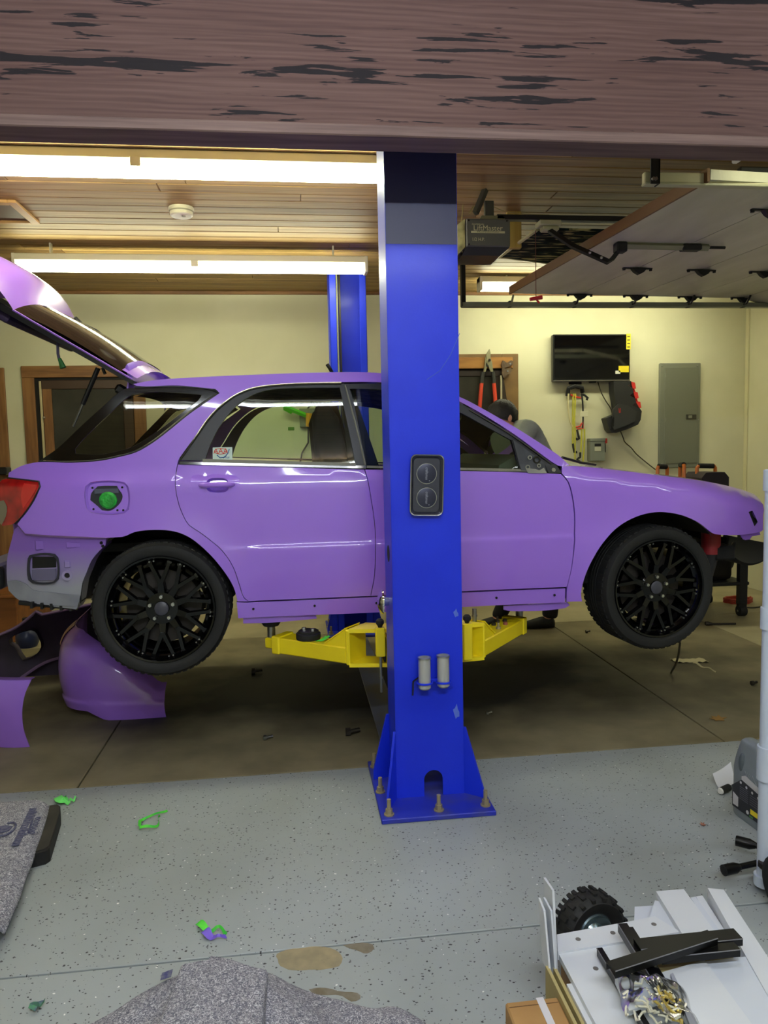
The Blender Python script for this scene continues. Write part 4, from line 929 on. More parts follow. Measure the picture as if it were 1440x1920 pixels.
# locking pin housing with black knob and threaded rod
def lockpin(px_, Yp, ztop, zbot, rod):
    q = atY(px_, 1200, Yp)
    h = build('lock_housing', MB().bb((q.x - .021, Yp - .02, zbot), (q.x + .021, Yp + .025, ztop), .004), 'yellow_paint', NP)
    build('knob', MB().lathe([(.008, 0), (.012, .01), (.019, .02), (.018, .034), (.009, .042), (0, .043)], (q.x, Yp, ztop - .002), 'z', 16), 'rubber_black', h)
    if rod: build('threaded_rod', MB().cyl((q.x, Yp, zbot - rod), (q.x, Yp, zbot), .0065, seg=10).cyl((q.x, Yp, zbot - rod * .62), (q.x, Yp, zbot - rod * .56), .011, seg=6), 'zinc', h)
    return h
zt_ = atY(713, 1176, 3.33).z; zb_ = atY(713, 1230, 3.33).z
lockpin(713, 3.33, zt_, zb_, zb_ - atY(713, 1298, 3.33).z)
build('pivot_block', MB().bb((.395, 3.335, zb + .0), (.50, 3.45, zb + H + .055), .004), 'yellow_paint', NP)
build('pivot_shim', MB().bb((.385, 3.36, zb + .01), (.394, 3.44, zb + H + .05), .002), 'rubber_black', NP)
build('lock_cam', MB().ball((.415, 3.32, zb + H + .06), .022, 12, 8), 'yellow_paint', NP)
# right (front) arm
aR, A2, d2, n2, L2, Rm2, B2_, W2, _, _ = arm((910, 1228), (985, 1188), 3.40, 3.80, 0, 1, None)
pivR = (.645, 3.395); yoke(aR, A2, d2, n2, W2, zb, H, pivR)
pR = A2 + d2 * (L2 + .06) + n2 * (W2 / 2); zs2 = side_pt(1000, 1143, .025)[1] - .004; padpost(aR, pR, zs2)
q = atY(877, 1200, 3.33); lockpin(876, 3.33, atY(880, 1168, 3.33).z, atY(880, 1236, 3.33).z, 0)
build('pivot_block', MB().bb((.60, 3.335, zb + .0), (.70, 3.45, zb + H + .055), .004), 'yellow_paint', NP)
sp_ = A2 - d2 * .01 + n2 * .05; build('spring_pin', MB().cyl((sp_.x, sp_.y, zb + H + .08), (sp_.x, sp_.y, zb + H + .15), .011, seg=12).cyl((sp_.x, sp_.y, zb + H + .112), (sp_.x, sp_.y, zb + H + .122), .014, seg=12), 'zinc', aR)
# arms of the far post: turned copies of the two near arms
T = Matrix.Translation((.535 - .075, YC + .06, 0)) @ Matrix.Rotation(math.pi, 4, 'Z') @ Matrix.Translation((-.535, -YC - .06 + .0, 0))
FI = WM[FP.name].inverted()
for a in (aL, aR): copy_tree(a, FP, FI @ T @ WM[a.name])
# things lying on the arms
puck = A + d * (L * .60) + n_ * (W * .5); pz = zb + H
pk_ = thing('rubber_adapter', 'black round rubber block with two bolts lying on the yellow arm below the rear door', 'lift adapter', (puck.x, puck.y, pz))
build('block', MB().lathe([(0, .0), (.058, .0), (.06, .006), (.06, .028), (.055, .032), (0, .032)], (puck.x, puck.y, pz), 'z', 24), 'rubber_black', pk_)
build('plate', MB().lathe([(0, .032), (.05, .032), (.05, .042), (0, .042)], (puck.x, puck.y, pz), 'z', 8), mat('plate_dark', (58, 58, 58), .45, metal=.6), pk_)
for s_ in (-1, 1):
    b = puck + d * (.026 * s_); build('bolt_head', MB().cyl((b.x, b.y, pz + .042), (b.x, b.y, pz + .054), .011, seg=6), 'steel', pk_)
gt = A + d * .17 + n_ * .03
tag(build('tape_scrap', MB().solid_grid(lambda u, v: Vector((gt.x + .05 * u - .02 * v, gt.y + .02 * v, pz + .003 + .022 * u * u + .004 * math.sin(6 * v))), 6, 4, (0, 0, .001)), mat('masking_green', (96, 226, 60), .6, var=.4, vscale=30, rgb2=(60, 190, 60))), 'scrap of bright green tape on the yellow arm below the rear door', 'tape')
bits = [(.46, .30, 'small steel bolt standing on the yellow arm below the front door, closest to the post'), (.58, .75, 'rusty nut on the yellow arm below the front door, beside the standing bolt'), (.66, .35, 'small reddish washer on the yellow arm below the front door'), (.78, .60, 'dark nut on the yellow arm below the front door, close to the lift pad'), (.72, .85, 'dark bolt head on the yellow arm below the front door, at its far edge')]
for k, (u, v, lb) in enumerate(bits):
    c = A2 + d2 * (L2 * u) + n2 * (W2 * v); m_ = ('bolt_steel', 'dark_steel', mat('rust_red', (150, 84, 70), .6), 'dark_steel', 'dark_steel')[k]
    t = thing('loose_bolt' if k in (0, 4) else 'loose_nut', lb, 'hardware', (c.x, c.y, pz), group='loose hardware on the front lift arm')
    build('head', MB().cyl((c.x, c.y, pz), (c.x, c.y, pz + .010), .013, seg=6), m_, t)
    build('shank', MB().cyl((c.x, c.y, pz + .010), (c.x, c.y, pz + (.032 if k in (0, 4) else .014)), .006 if k in (0, 4) else .010, seg=10), m_, t)
# ---- adapter holder with two steel extension tubes
z_r = atY(812, 1279, 2.985).z
hb = MB(); t1 = atY(796, 1262, 2.985); t2 = atY(831, 1260, 2.985)
for tt in (t1, t2): hb.tube([Vector((tt.x + .031 * math.cos(a), 2.985 + .031 * math.sin(a), z_r)) for a in [2 * math.pi * i / 20 for i in range(20)]], .0045, 6, closed=True)
hb.bb((t1.x - .01, 3.005, z_r - .006), (t2.x + .01, 3.03, z_r + .006), .002)
ho = build('tube_holder', hb, 'blue_paint', NP); ho['kind'] = 'stuff'
for tt, y0, y1, lb in ((t1, 1230, 1293, 'steel extension tube in the blue holder on the near post, closer to the strap'), (t2, 1228, 1291, 'steel extension tube in the blue holder on the near post, away from the strap')):
    za = atY(800, y0 + 2, 2.985).z; zc = atY(800, y1 - 4, 2.985).z
    t = thing('extension_tube', lb, 'lift adapter', (tt.x, 2.985, zc), group='steel extension tubes')
    build('tube_body', MB().lathe([(.0, 0), (.0255, .0), (.0255, za - zc), (.021, za - zc), (.021, .01), (0, .01)], (tt.x, 2.985, zc), 'z', 28), mat('brushed_steel', (206, 206, 204), .30, metal=.6), t, fix=False)
    build('tube_collar', MB().lathe([(.0255, -.004), (.028, -.004), (.028, .004), (.0255, .004)], (tt.x, 2.985, za - .004), 'z', 28), 'steel', t)
    build('end_plug', MB().cyl((tt.x, 2.985, zc - .006), (tt.x, 2.985, zc + .002), .02, seg=20), 'zinc', t)
s0 = atY(780, 1274, 3.0); tag(build('hanging_strap', MB().tube(smooth_path([(s0.x + .06, 3.012, s0.z + .006), (s0.x + .012, 3.010, s0.z + .004), (s0.x - .010, 3.012, s0.z - .012), (s0.x - .013, 3.012, s0.z - .07)]), .007, 6, flat=.5), 'rubber_black'), 'short black strap hanging beside the steel tubes on the blue post', 'strap')
# ---- magnetic parts tray
cT = atY(801, 910, 3.0); MT = Matrix.Translation((cT.x, 3.028, cT.z)) @ Matrix.Rotation(math.radians(2.2), 4, 'Y')
def rr(w_, h_, r, y, k=6):
    P = []
    for cx, cz, a0 in ((w_ - r, h_ - r, 0), (-w_ + r, h_ - r, 90), (-w_ + r, -h_ + r, 180), (w_ - r, -h_ + r, 270)):
        for i in range(k + 1):
            a = math.radians(a0 + 90 * i / k); P.append(Vector((cx + r * math.cos(a), y, cz + r * math.sin(a))))
    return P
tr = thing('magnetic_tray', 'dark magnetic parts tray with two round magnets stuck to the near blue post', 'tray', (cT.x, 3.03, cT.z - .12))
def rings(R): 
    mb = MB(); n = len(R[0])
    for P in R: mb.v += [MT @ p for p in P]
    for i in range(len(R) - 1):
        mb.f += [(i * n + k, i * n + (k + 1) % n, (i + 1) * n + (k + 1) % n, (i + 1) * n + k) for k in range(n)]
    return mb, n
mb, n = rings([rr(.060, .115, .02, -.004), rr(.067, .123, .022, -.020), rr(.069, .125, .023, -.022), rr(.068, .124, .022, -.024), rr(.064, .120, .02, -.022), rr(.054, .110, .016, -.008)])
mb.f.append(tuple(range(5 * n, 6 * n))); mb.f.append(tuple(range(n - 1, -1, -1)))
build('tray_body', mb, mat('tray_steel', (74, 76, 92), .25, metal=.75), tr, ang=40)
mb, n = rings([rr(.0685, .1245, .0225, -.0205), rr(.0695, .1255, .0235, -.0228), rr(.0675, .1235, .0215, -.0245), rr(.0655, .1215, .0205, -.0232)]); build('tray_rim', mb, 'steel', tr, fix=False)
for s_, zc in ((0, .047), (1, -.052)):
    mg = build('magnet', MB().add([MT @ Vector((.040 * r * math.cos(a) + .0 + .002 * s_, y, zc + .040 * r * math.sin(a))) for r, y in ((0.001, -.0115), (.93, -.0115), (1, -.0105), (1, -.0075)) for a in [2 * math.pi * i / 32 for i in range(32)]], [(j * 32 + k, j * 32 + (k + 1) % 32, (j + 1) * 32 + (k + 1) % 32, (j + 1) * 32 + k) for j in range(3) for k in range(32)]), mat('magnet_dark', (52, 54, 72), .35, metal=.5), tr)
    build('magnet_ring', MB().tube([MT @ Vector((.041 * math.cos(a) + .002 * s_, -.0095, zc + .041 * math.sin(a))) for a in [2 * math.pi * i / 40 for i in range(40)]], .0016, 6, closed=True), 'steel', mg)
    tm = text_mb('craftsman', .0165, MT @ Matrix.Translation((.0 + .002 * s_, -.0122, zc)) @ Matrix.Rotation(math.radians(90), 4, 'X') @ Matrix.Rotation(math.radians(-90), 4, 'Z'), sx=.80)
    build('magnet_letters', tm, mat('letter_grey', (150, 152, 166), .5), mg)
    build('magnet_dot', MB().cyl(MT @ Vector((.012, -.0125, zc - .029)), MT @ Vector((.012, -.011, zc - .029)), .0022, seg=8), 'letter_grey', mg)
# ---- cable cover plate across the bay
cp_ = MB().bb((.395, 3.45, 0), (.535, 5.82, .010), .003)
tag(build('floor_cover_plate', cp_, mat('worn_plate', (92, 100, 128), .45, metal=.1, var=.6, vscale=3, rgb2=(98, 94, 82), ramp=(.4, .6))), 'long flat steel cover plate on the floor between the lift posts', 'cover plate')
# ================================================================== GARAGE DOOR, OPENER, CEILING FITTINGS
mat('door_skin', (206, 202, 180), .42, var=.5, vscale=5, stretch=(1, .25, 1), rgb2=(186, 182, 158), bump=.12, bscale=30, bstretch=(2, .4, 1))
mat('door_edge', (120, 84, 48), .6); mat('track_cream', (206, 200, 160), .4); mat('track_zinc', (140, 142, 128), .4, metal=.6)
mat('hardware_black', (30, 29, 28), .55, metal=.2); mat('bracket_grey', (150, 148, 120), .5, metal=.4)
P0 = atZ(957, 550, 2.60); P1 = atZ(1304, 352, 2.60); dz = .042
vd = (P1 - P0).normalized(); Lw = (P1 - P0).length + .1
gd = thing('garage_door', 'pale sectional garage door rolled up flat under the ceiling', 'garage door', (P0.x + 1.2, (P0.y + P1.y) / 2, 2.60))
ud = Vector((-vd.y, vd.x, 0)); ud = ud if ud.x > 0 else -ud
ends = [0, .53, .98, 1.43, 1.88]
def sec(a, b, za, zb_):
    g = .003
    A = P0 + ud * (a + g); B = P0 + ud * (b - g)
    q = [Vector((A.x, A.y, za)), Vector((B.x, B.y, zb_)), Vector((B.x, B.y, zb_)) + vd * Lw, Vector((A.x, A.y, za)) + vd * Lw]
    return MB().prism(q, (0, 0, dz))
for a, b in zip(ends, ends[1:]): build('door_section', sec(a, b, 2.60, 2.60), 'door_skin', gd)
build('door_section', sec(1.88, 2.30, 2.60, 2.50), 'door_skin', gd); build('door_section', sec(2.30, 2.60, 2.50, 2.22), 'door_skin', gd)
eA = P0 - ud * .012; build('edge_strip', MB().prism([(eA.x, eA.y, 2.592), (P0.x, P0.y, 2.592), (P0.x + vd.x * Lw, P0.y + vd.y * Lw, 2.592), (eA.x + vd.x * Lw, eA.y + vd.y * Lw, 2.592)], (0, 0, .055)), 'door_edge', gd)
def hinge(u, v):
    c = P0 + ud * u + vd * v; R_ = Matrix(((ud.x, vd.x, 0), (ud.y, vd.y, 0), (0, 0, 1)))
    mb = MB(); mb.box((c.x, c.y, 2.597), (.20, .022, .008), R_, .002)
    h = build('hinge', mb, 'hardware_black', gd)
    build('hinge_knuckle', MB().prism([c + ud * (-.05) + Vector((0, 0, -.008)), c + ud * .05 + Vector((0, 0, -.008)), c + ud * .03 + Vector((0, 0, -.03)), c + Vector((0, 0, -.045)), c - ud * .03 + Vector((0, 0, -.03))], vd * .03), 'hardware_black', h)
    for s_ in (-.092, .092): build('hinge_bolt', MB().cyl(c + ud * s_ + Vector((0, 0, -.016)), c + ud * s_, .010, seg=8), 'hardware_black', h)
for u in ends[1:]:
    hinge(u, .82); hinge(u, .02)
hinge(ends[1] + .02, 1.98)
for u in [.03] + ends[1:]:
    c = P0 + ud * u; c = Vector((c.x, 5.42, 2.575)); r = build('roller', MB().cyl(c + Vector((0, .05, -.03)), c + Vector((0, .09, -.03)), .024, seg=14), 'hardware_black', gd)
    build('roller_stem', MB().tube([c + Vector((0, -.03, .02)), c + Vector((0, .02, -.03)), c + Vector((0, .08, -.03))], .008, 6), 'hardware_black' if u > .1 else 'bracket_grey', r)
# operator bracket on the door
ob0 = atZ(1163, 460, 2.585); ob1 = atZ(1328, 464, 2.585)
build('operator_bracket', MB().tube([ob0, ob1], .02, 4), 'bracket_grey', gd)
build('bracket_tongue', MB().bb((ob1.x - .16, ob1.y - .03, 2.565), (ob1.x - .05, ob1.y + .03, 2.598), .006), 'hardware_black', gd)
build('bracket_end', MB().tube([ob1 - Vector((.05, 0, 0)), ob1 + Vector((.10, 0, 0))], .008, 6), 'hardware_black', gd)
build('bracket_clevis', MB().bb((ob0.x - .03, ob0.y - .03, 2.545), (ob0.x + .03, ob0.y + .03, 2.6), .006), 'hardware_black', gd)
# tracks
tz = atY(1100, 571, 5.50).z
tk = thing('door_track', 'grey steel roller track running along the back of the raised garage door', 'door track', (2.7, 5.5, tz), group='garage door tracks')
x0 = atY(866, 572, 5.50).x
build('rail', MB().prism([(x0, 5.47, tz - .022), (x0, 5.53, tz - .022), (x0, 5.53, tz + .022), (x0, 5.52, tz + .022), (x0, 5.52, tz - .014), (x0, 5.48, tz - .014), (x0, 5.48, tz + .010), (x0, 5.47, tz + .010)], (3.4, 0, 0)), 'track_zinc', tk)
hx = atY(868, 530, 5.50).x; hg = MB().bb((hx - .02, 5.5, tz - .02), (hx + .02, 5.505, CEIL)).bb((hx - .02, 5.46, tz - .02), (hx - .015, 5.505, CEIL)); build('track_hanger', hg, 'hardware_black', tk)['kind'] = 'stuff'
build('track_curve', MB().tube([(4.2, 5.5, tz), (4.38, 5.5, tz - .05), (4.48, 5.5, tz - .2), (4.5, 5.5, tz - .4), (4.5, 5.5, .05)], .025, 4), 'track_zinc', tk)
nz_ = atY(1320, 338, 3.10).z; nx0 = atY(1206, 340, 3.10).x
nk = thing('door_track', 'cream lit roller track hung from a black perforated bracket under the beam', 'door track', (3.0, 3.1, nz_), group='garage door tracks')
build('rail', MB().bb((nx0, 3.085, nz_ - .026), (4.25, 3.115, nz_ + .026), .004), 'track_cream', nk)
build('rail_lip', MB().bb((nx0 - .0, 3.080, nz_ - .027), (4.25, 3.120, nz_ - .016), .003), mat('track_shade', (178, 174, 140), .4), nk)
bx = atY(1228, 320, 3.07).x
hgm = MB().bb((bx - .02, 3.065, nz_ - .03), (bx + .02, 3.071, CEIL)).bb((bx + .015, 3.065, nz_ - .03), (bx + .021, 3.105, CEIL)); build('track_hanger', hgm, 'hardware_black', nk)['kind'] = 'stuff'
for z in (nz_ - .012,): 
    for dx in (-.006, .0): build('hanger_bolt', MB().cyl((bx + dx * 2, 3.055, z), (bx + dx * 2, 3.066, z), .007, seg=8), 'steel', nk)
gx = atY(1395, 320, 3.3).x; build('track_brace', MB().bb((gx - .08, 3.2, nz_ + .03), (gx + .10, 3.23, nz_ + .10), .006), 'hardware_black', nk)
build('track_curve', MB().tube([(4.2, 3.1, nz_), (4.38, 3.1, nz_ - .05), (4.48, 3.1, nz_ - .2), (4.5, 3.1, nz_ - .4), (4.5, 3.1, .05)], .025, 4), 'track_zinc', nk)
# opener
OY = 4.25
a0 = atY(874, 409, OY); a1 = atY(957, 463, OY)
op = thing('garage_door_opener', 'grey garage door opener hanging from the plank ceiling', 'door opener', ((a0.x + a1.x) / 2, OY + .12, a1.z))
mat('opener_grey', (98, 98, 92), .55)
body = MB().bb((a0.x, OY, a1.z), (a1.x, OY + .26, a0.z), .006); build('motor_case', body, 'opener_grey', op)
low = MB().prism([(a0.x - .0, OY + .005, a1.z), (a1.x - .002, OY + .005, a1.z), (a1.x - .05, OY + .03, a1.z - .042), (a0.x + .0 - .02, OY + .03, a1.z - .042)], (0, .22, 0)); build('lamp_cover', low, mat('cover_dark', (40, 34, 40), .3), op)
build('end_cap', MB().prism([(a0.x - .005, OY + .01, a0.z), (a0.x - .045, OY + .02, a0.z - .03), (a0.x - .055, OY + .02, a1.z - .05), (a0.x - .005, OY + .01, a1.z)], (0, .22, 0)), mat('cap_cream', (190, 184, 130), .5, var=.6, vscale=16, rgb2=(110, 104, 72)), op)
for cx_, cz_ in ((a0.x + .015, a0.z - .012), (a1.x - .02, a0.z - .012), (a0.x + .015, a1.z + .012)): build('case_screw', MB().cyl((cx_, OY - .003, cz_), (cx_, OY + .003, cz_), .005, seg=8), 'hardware_black', op)
fm = lambda p: frameM(p, (1, 0, 0), (0, 0, 1))
mat('print_white', (212, 206, 168), .6)
tw = atY(915, 428, OY); build('case_letters', text_mb('LiftMaster', .041, fm(tw + Vector((0, -.0006, 0))), sx=1.02), 'print_white', op)
uw = atY(915, 434.5, OY); build('case_underline', MB().bb((uw.x - .098, OY - .0015, uw.z - .008), (uw.x + .098, OY, uw.z + .003)), 'print_white', op)
build('case_letters', text_mb('PROFESSIONAL', .0095, fm(uw + Vector((0, -.0022, -.0025))), sx=2.0), 'opener_grey', op)
uu = atY(896, 420.5, OY); build('case_letters', text_mb('CHAMBERLAIN', .0095, fm(uu + Vector((0, -.0006, 0))), sx=1.1), 'print_white', op)
hw = atY(897, 449, OY); build('case_letters', text_mb('1/2 H.P.', .026, fm(hw + Vector((0, -.0006, 0))), sx=.9), 'print_white', op)
b0 = atY(894, 409, OY + .1); b1 = atY(940, 398, OY + .1)
build('mount_plate', MB().prism([(b0.x, OY + .06, a0.z), (b1.x + .02, OY + .06, a0.z), (b1.x, OY + .06, a0.z + .035), (b0.x + .02, OY + .06, a0.z + .035)], (0, .06, 0)), 'bracket_grey', op)
u0_ = atY(898, 400, OY + .1); u1_ = atY(918, 366, OY + .1)
build('mount_strut', MB().tube([Vector((u0_.x - .02, OY + .1, u0_.z)), Vector((u1_.x - .02, OY + .12, CEIL))], .02, 4), mat('strut_zinc', (92, 92, 84), .5, metal=.5), op)
build('mount_strut', MB().bb((u1_.x - .035, OY + .08, a0.z + .03), (u1_.x + .02, OY + .10, a0.z + .125), .003), 'strut_zinc', op)
rz = atY(1000, 409, OY + .08).z
build('rail', MB().bb((a1.x - .06, OY + .06, rz - .014), (4.45, OY + .11, rz + .014), .003), mat('rail_dark', (44, 42, 44), .4, metal=.5), op)
t0 = atY(1008, 421, OY + .08); t1_ = atY(1049, 421, OY + .08)
tr_ = build('trolley', MB().bb((t0.x, OY + .04, t0.z - .012), (t1_.x, OY + .13, t0.z + .018), .005), mat('trolley_pale', (190, 186, 150), .5), op)
build('trolley_latch', MB().bb((t0.x + .02, OY + .05, t0.z - .04), (t1_.x - .01, OY + .11, t0.z - .012), .008), 'trolley_pale', op)
ja = [atY(1030, 432, OY + .07), atY(1075, 462, 4.15), atY(1140, 491, 4.05), atY(1158, 478, 4.03), atY(1170, 456, 4.02)]
build('door_arm', MB().tube([ja[0], ja[1], ja[2], ja[2] + (ja[3] - ja[2]) * .5, ja[4]], .017, 4), 'hardware_black', op)
for t in (.45, .78):
    q = ja[1].lerp(ja[2], t); build('arm_bolt', MB().ball(q + Vector((0, -.018, 0)), .009, 8, 6), 'steel', op)
r0_ = atY(1004, 432, OY); r1_ = atY(1005, 558, OY)
build('release_cord', MB().tube([r0_, r1_], .0022, 5), mat('cord_red', (110, 60, 50), .8), op)
build('release_handle', MB().tube([r1_ + Vector((-.036, 0, -.010)), r1_ + Vector((.036, 0, .002))], [.010, .012], 8), mat('handle_red', (214, 50, 56), .4), op)
build('handle_hook', MB().tube([r1_ + Vector((.0, 0, -.008)), r1_ + Vector((.02, 0, -.03))], .006, 6), 'handle_red', op)
wv_ = [atY(x, y, OY + .05) for x, y in ((868, 384), (866, 410), (862, 440), (865, 468), (872, 480))]; build('opener_wire', MB().tube(smooth_path(wv_), .003, 5), mat('wire_pale', (176, 160, 100), .6), op)
wv_ = [atY(x, y, OY + .2) for x, y in ((922, 386), (945, 396), (985, 401), (1030, 403))]; build('opener_wire', MB().tube(smooth_path(wv_), .0025, 5), 'wire_pale', op)
wv_ = [atY(x, y, OY + .2) for x, y in ((880, 400), (888, 386), (884, 392), (893, 384))]; build('opener_wire', MB().tube(smooth_path(wv_), .004, 5), 'wire_pale', op)
# pale wood block, streaked sheet stored above the door
wb0 = atY(957, 417, 4.75); wb1 = atY(978, 465, 4.75)
tag(build('wood_block', MB().bb((wb0.x - .02, 4.75, wb1.z), (wb1.x, 4.79, CEIL), .002), mat('pale_wood', (196, 170, 92), .6, var=.3, vscale=4, stretch=(8, 8, .6), rgb2=(176, 148, 72))), 'pale wooden block fixed to the ceiling behind the garage door opener', 'wood block')
sh = [atZ(x, y, 2.79) for x, y in ((936, 482), (1008, 430), (1150, 434), (1260, 440), (1130, 500), (1050, 497))]
def streak_mat():
    M = mat('streaked_sheet', (20, 24, 28), .85, spec=.1); nt = M.node_tree; N = nt.nodes; L_ = nt.links; tc = N.new('ShaderNodeTexCoord'); mp = N.new('ShaderNodeMapping')
    mp.inputs['Rotation'].default_value = (0, 0, math.radians(72)); mp.inputs['Scale'].default_value = (1.3, 9, 1); L_.new(tc.outputs['Object'], mp.inputs[0])
    nz = N.new('ShaderNodeTexNoise'); nz.inputs['Scale'].default_value = 2.6; nz.inputs['Detail'].default_value = 3; nz.inputs['Distortion'].default_value = 1.2; L_.new(mp.outputs[0], nz.inputs['Vector'])
    r = N.new('ShaderNodeValToRGB'); e = r.color_ramp.elements; e[0].position = .46; e[0].color = (*lin((8, 11, 14)), 1); e[1].position = .62; e[1].color = (*lin((206, 196, 140)), 1)
    e2 = e.new(.50); e2.color = (*lin((22, 46, 48)), 1); e3 = e.new(.57); e3.color = (*lin((20, 24, 26)), 1); L_.new(nz.outputs['Fac'], r.inputs[0]); L_.new(r.outputs[0], N['Principled BSDF'].inputs['Base Color'])
streak_mat()
ss = thing('stored_sheet', 'dark sheet with pale streaks stored flat above the raised garage door', 'sheet', (sum(p.x for p in sh) / 6, sum(p.y for p in sh) / 6, 2.79))
build('sheet_face', MB().prism(sh, (0, 0, .012)), 'streaked_sheet', ss)
build('sheet_binding', MB().tube([sh[0], sh[1]], .012, 6), mat('binding_pale', (176, 168, 126), .6), ss); build('sheet_binding', MB().tube([sh[0], sh[5]], .005, 6), 'binding_pale', ss)
# smoke detector, attic hatch
sd = atZ(340, 396, CEIL - .02)
sm = thing('smoke_detector', 'round white smoke detector on the plank ceiling', 'smoke detector', (sd.x, sd.y, CEIL - .055))
mat('detector_white', (214, 208, 176), .5)
build('base_ring', MB().lathe([(0, 0), (.075, 0), (.076, -.006), (.074, -.012), (0, -.012)], (sd.x, sd.y, CEIL), 'z', 32), 'detector_white', sm)
build('body', MB().lathe([(.070, -.012), (.068, -.045), (.06, -.052), (.0, -.054)], (sd.x, sd.y, CEIL), 'z', 32), 'detector_white', sm)
build('vent_ring', MB().lathe([(.0695, -.020), (.0715, -.020), (.0715, -.028), (.0695, -.028)], (sd.x, sd.y, CEIL), 'z', 32), mat('detector_grey', (150, 146, 120), .6), sm)
build('test_button', MB().lathe([(.012, -.053), (.012, -.058), (0, -.059)], (sd.x + .015, sd.y - .02, CEIL), 'z', 14), 'detector_grey', sm)
hc = [atZ(x, y, CEIL) for x, y in ((75, 415), (36, 372))]
hy0, hy1, hx1 = hc[1].y - .0, hc[0].y, hc[0].x
at_ = thing('attic_hatch', 'attic hatch with a wooden frame in the plank ceiling', 'hatch', (hx1 - .4, (hy0 + hy1) / 2, CEIL - .02))
hyA, hyB = atZ(36, 374, CEIL).y, atZ(75, 415, CEIL).y; hyA, hyB = min(hyA, hyB), max(hyA, hyB)
for nm, a_, b_ in (('frame_board', (hx1 - .05, hyA, CEIL - .02), (hx1, hyB, CEIL)), ('frame_board', (hx1 - .9, hyA, CEIL - .02), (hx1 - .05, hyA + .05, CEIL)), ('frame_board', (hx1 - .9, hyB - .03, CEIL - .02), (hx1 - .05, hyB, CEIL))):
    build(nm, MB().bb(a_, b_, .003), mat('hatch_wood', (186, 142, 84), .55), at_)
build('hatch_panel', MB().bb((hx1 - .9, hyA + .05, CEIL - .006), (hx1 - .05, hyB - .03, CEIL)), mat('hatch_dark', (96, 68, 48), .6), at_)
# ================================================================== BACK WALL
WY = WALLY
def wp_(x, y, d=0.): return atY(x, y, WY - d)
def wall_box(name, x0, y0, x1, y1, d, m, parent=None, d0=0., bev=.003, **k):
    a = wp_(x0, y0, d); b = wp_(x1, y1, d)
    return build(name, MB().bb((a.x, WY - d, b.z), (b.x, WY - d0, a.z), bev), m, parent, **k)
mat('pane_dark', (62, 60, 52), .25, var=.6, vscale=1.6, rgb2=(34, 32, 28)); mat('door_dark', (84, 56, 34), .5); mat('gap_black', (16, 12, 10), .8)
def vbox(x0, x1, z0, z1, d0, d1, b=.004): return MB().bb((x0, WY - d1, z0), (x1, WY - d0, z1), b)
# left doorway up a step
X0, X1, ZT = wp_(41, 687).x, wp_(270, 685).x, wp_(41, 687).z
d1 = build('door_1', vbox(X0 + .10, X1 - .1, .16, ZT - .1, .0, .012), 'gap_black', kind='structure', label='dark glazed door with a brown wooden frame at the back of the garage')
build('casing', vbox(X0, X0 + .105, .16, ZT - .105, 0, .03), 'trim_wood', d1); build('casing', vbox(X1 - .105, X1, .16, ZT - .105, 0, .03), 'trim_wood', d1)
build('casing', vbox(X0, X1, ZT - .105, ZT, 0, .034), 'trim_wood_x', d1)
build('door_stop', vbox(X0 + .145, X0 + .165, .2, ZT - .135, .01, .03), mat('stop_pale', (190, 176, 136), .6), d1)
build('door_stile', vbox(X0 + .17, X0 + .25, .2, ZT - .13, .012, .026), 'trim_wood', d1); build('door_rail', vbox(X0 + .165, X1 - .11, ZT - .21, ZT - .13, .012, .028), mat('rail_brown', (64, 44, 30), .5), d1)
build('door_stile', vbox(X1 - .20, X1 - .11, .2, ZT - .21, .012, .026), 'rail_brown', d1)
build('pane', vbox(X0 + .25, X1 - .20, .9, ZT - .21, .012, .018), 'pane_dark', d1); build('door_panel', vbox(X0 + .25, X1 - .20, .2, .9, .012, .022), 'rail_brown', d1)
lp = wp_(83, 783, .03); build('door_catch', MB().ball((lp.x, WY - .035, lp.z), .012, 8, 6), 'steel', d1)
# casing of a second doorway at the edge
Xe = wp_(14, 780).x; build('door_2', vbox(WALLL, Xe, .0, wp_(0, 690).z, 0, .03), 'trim_wood', kind='structure', label='brown wooden door casing at the wall end')
q = wp_(8, 880, .08); tag(build('dark_shelf_box', MB().bb((q.x - .3, WY - .16, q.z - .05), (q.x + .045, WY - .03, q.z + .02), .01), 'black_trim'), 'small dark box fixed on the brown casing behind the tail lamp', 'box')
# right window with the tools hung on its frame
RX1 = wp_(970, 664).x; RZ = wp_(970, 664).z; RX0 = 1.02
w1 = build('window_1', vbox(RX0 + .09, RX1 - .16, 1.1, RZ - .1, 0, .010), 'gap_black', kind='structure', label='dark window in a brown board frame behind the lift')
build('casing', vbox(RX1 - .165, RX1, 1.1, RZ, 0, .03), mat('board_olive', (128, 98, 56), .55, var=.4, vscale=5, rgb2=(108, 80, 44)), w1); build('casing', vbox(RX0, RX1 - .165, RZ - .075, RZ, 0, .03), 'board_olive', w1); build('casing', vbox(RX0, RX0 + .09, 1.1, RZ - .075, 0, .03), 'board_olive', w1)
build('hanging_board', vbox(RX0 + .09, RX1 - .06, wp_(900, 692).z, wp_(900, 671).z, .03, .05), mat('board_orange', (172, 122, 58), .5, var=.4, vscale=4, stretch=(.7, 5, 5), rgb2=(148, 98, 42)), w1)
build('sash', vbox(RX0 + .09, RX1 - .165, wp_(900, 706).z, wp_(900, 694).z, .01, .024), mat('sash_dark', (40, 28, 24), .5), w1); build('sash', vbox(RX1 - .24, RX1 - .165, 1.1, wp_(900, 706).z, .01, .024), 'sash_dark', w1)
build('pane', vbox(RX0 + .09, RX1 - .24, 1.1, wp_(900, 706).z, .01, .016), 'pane_dark', w1)
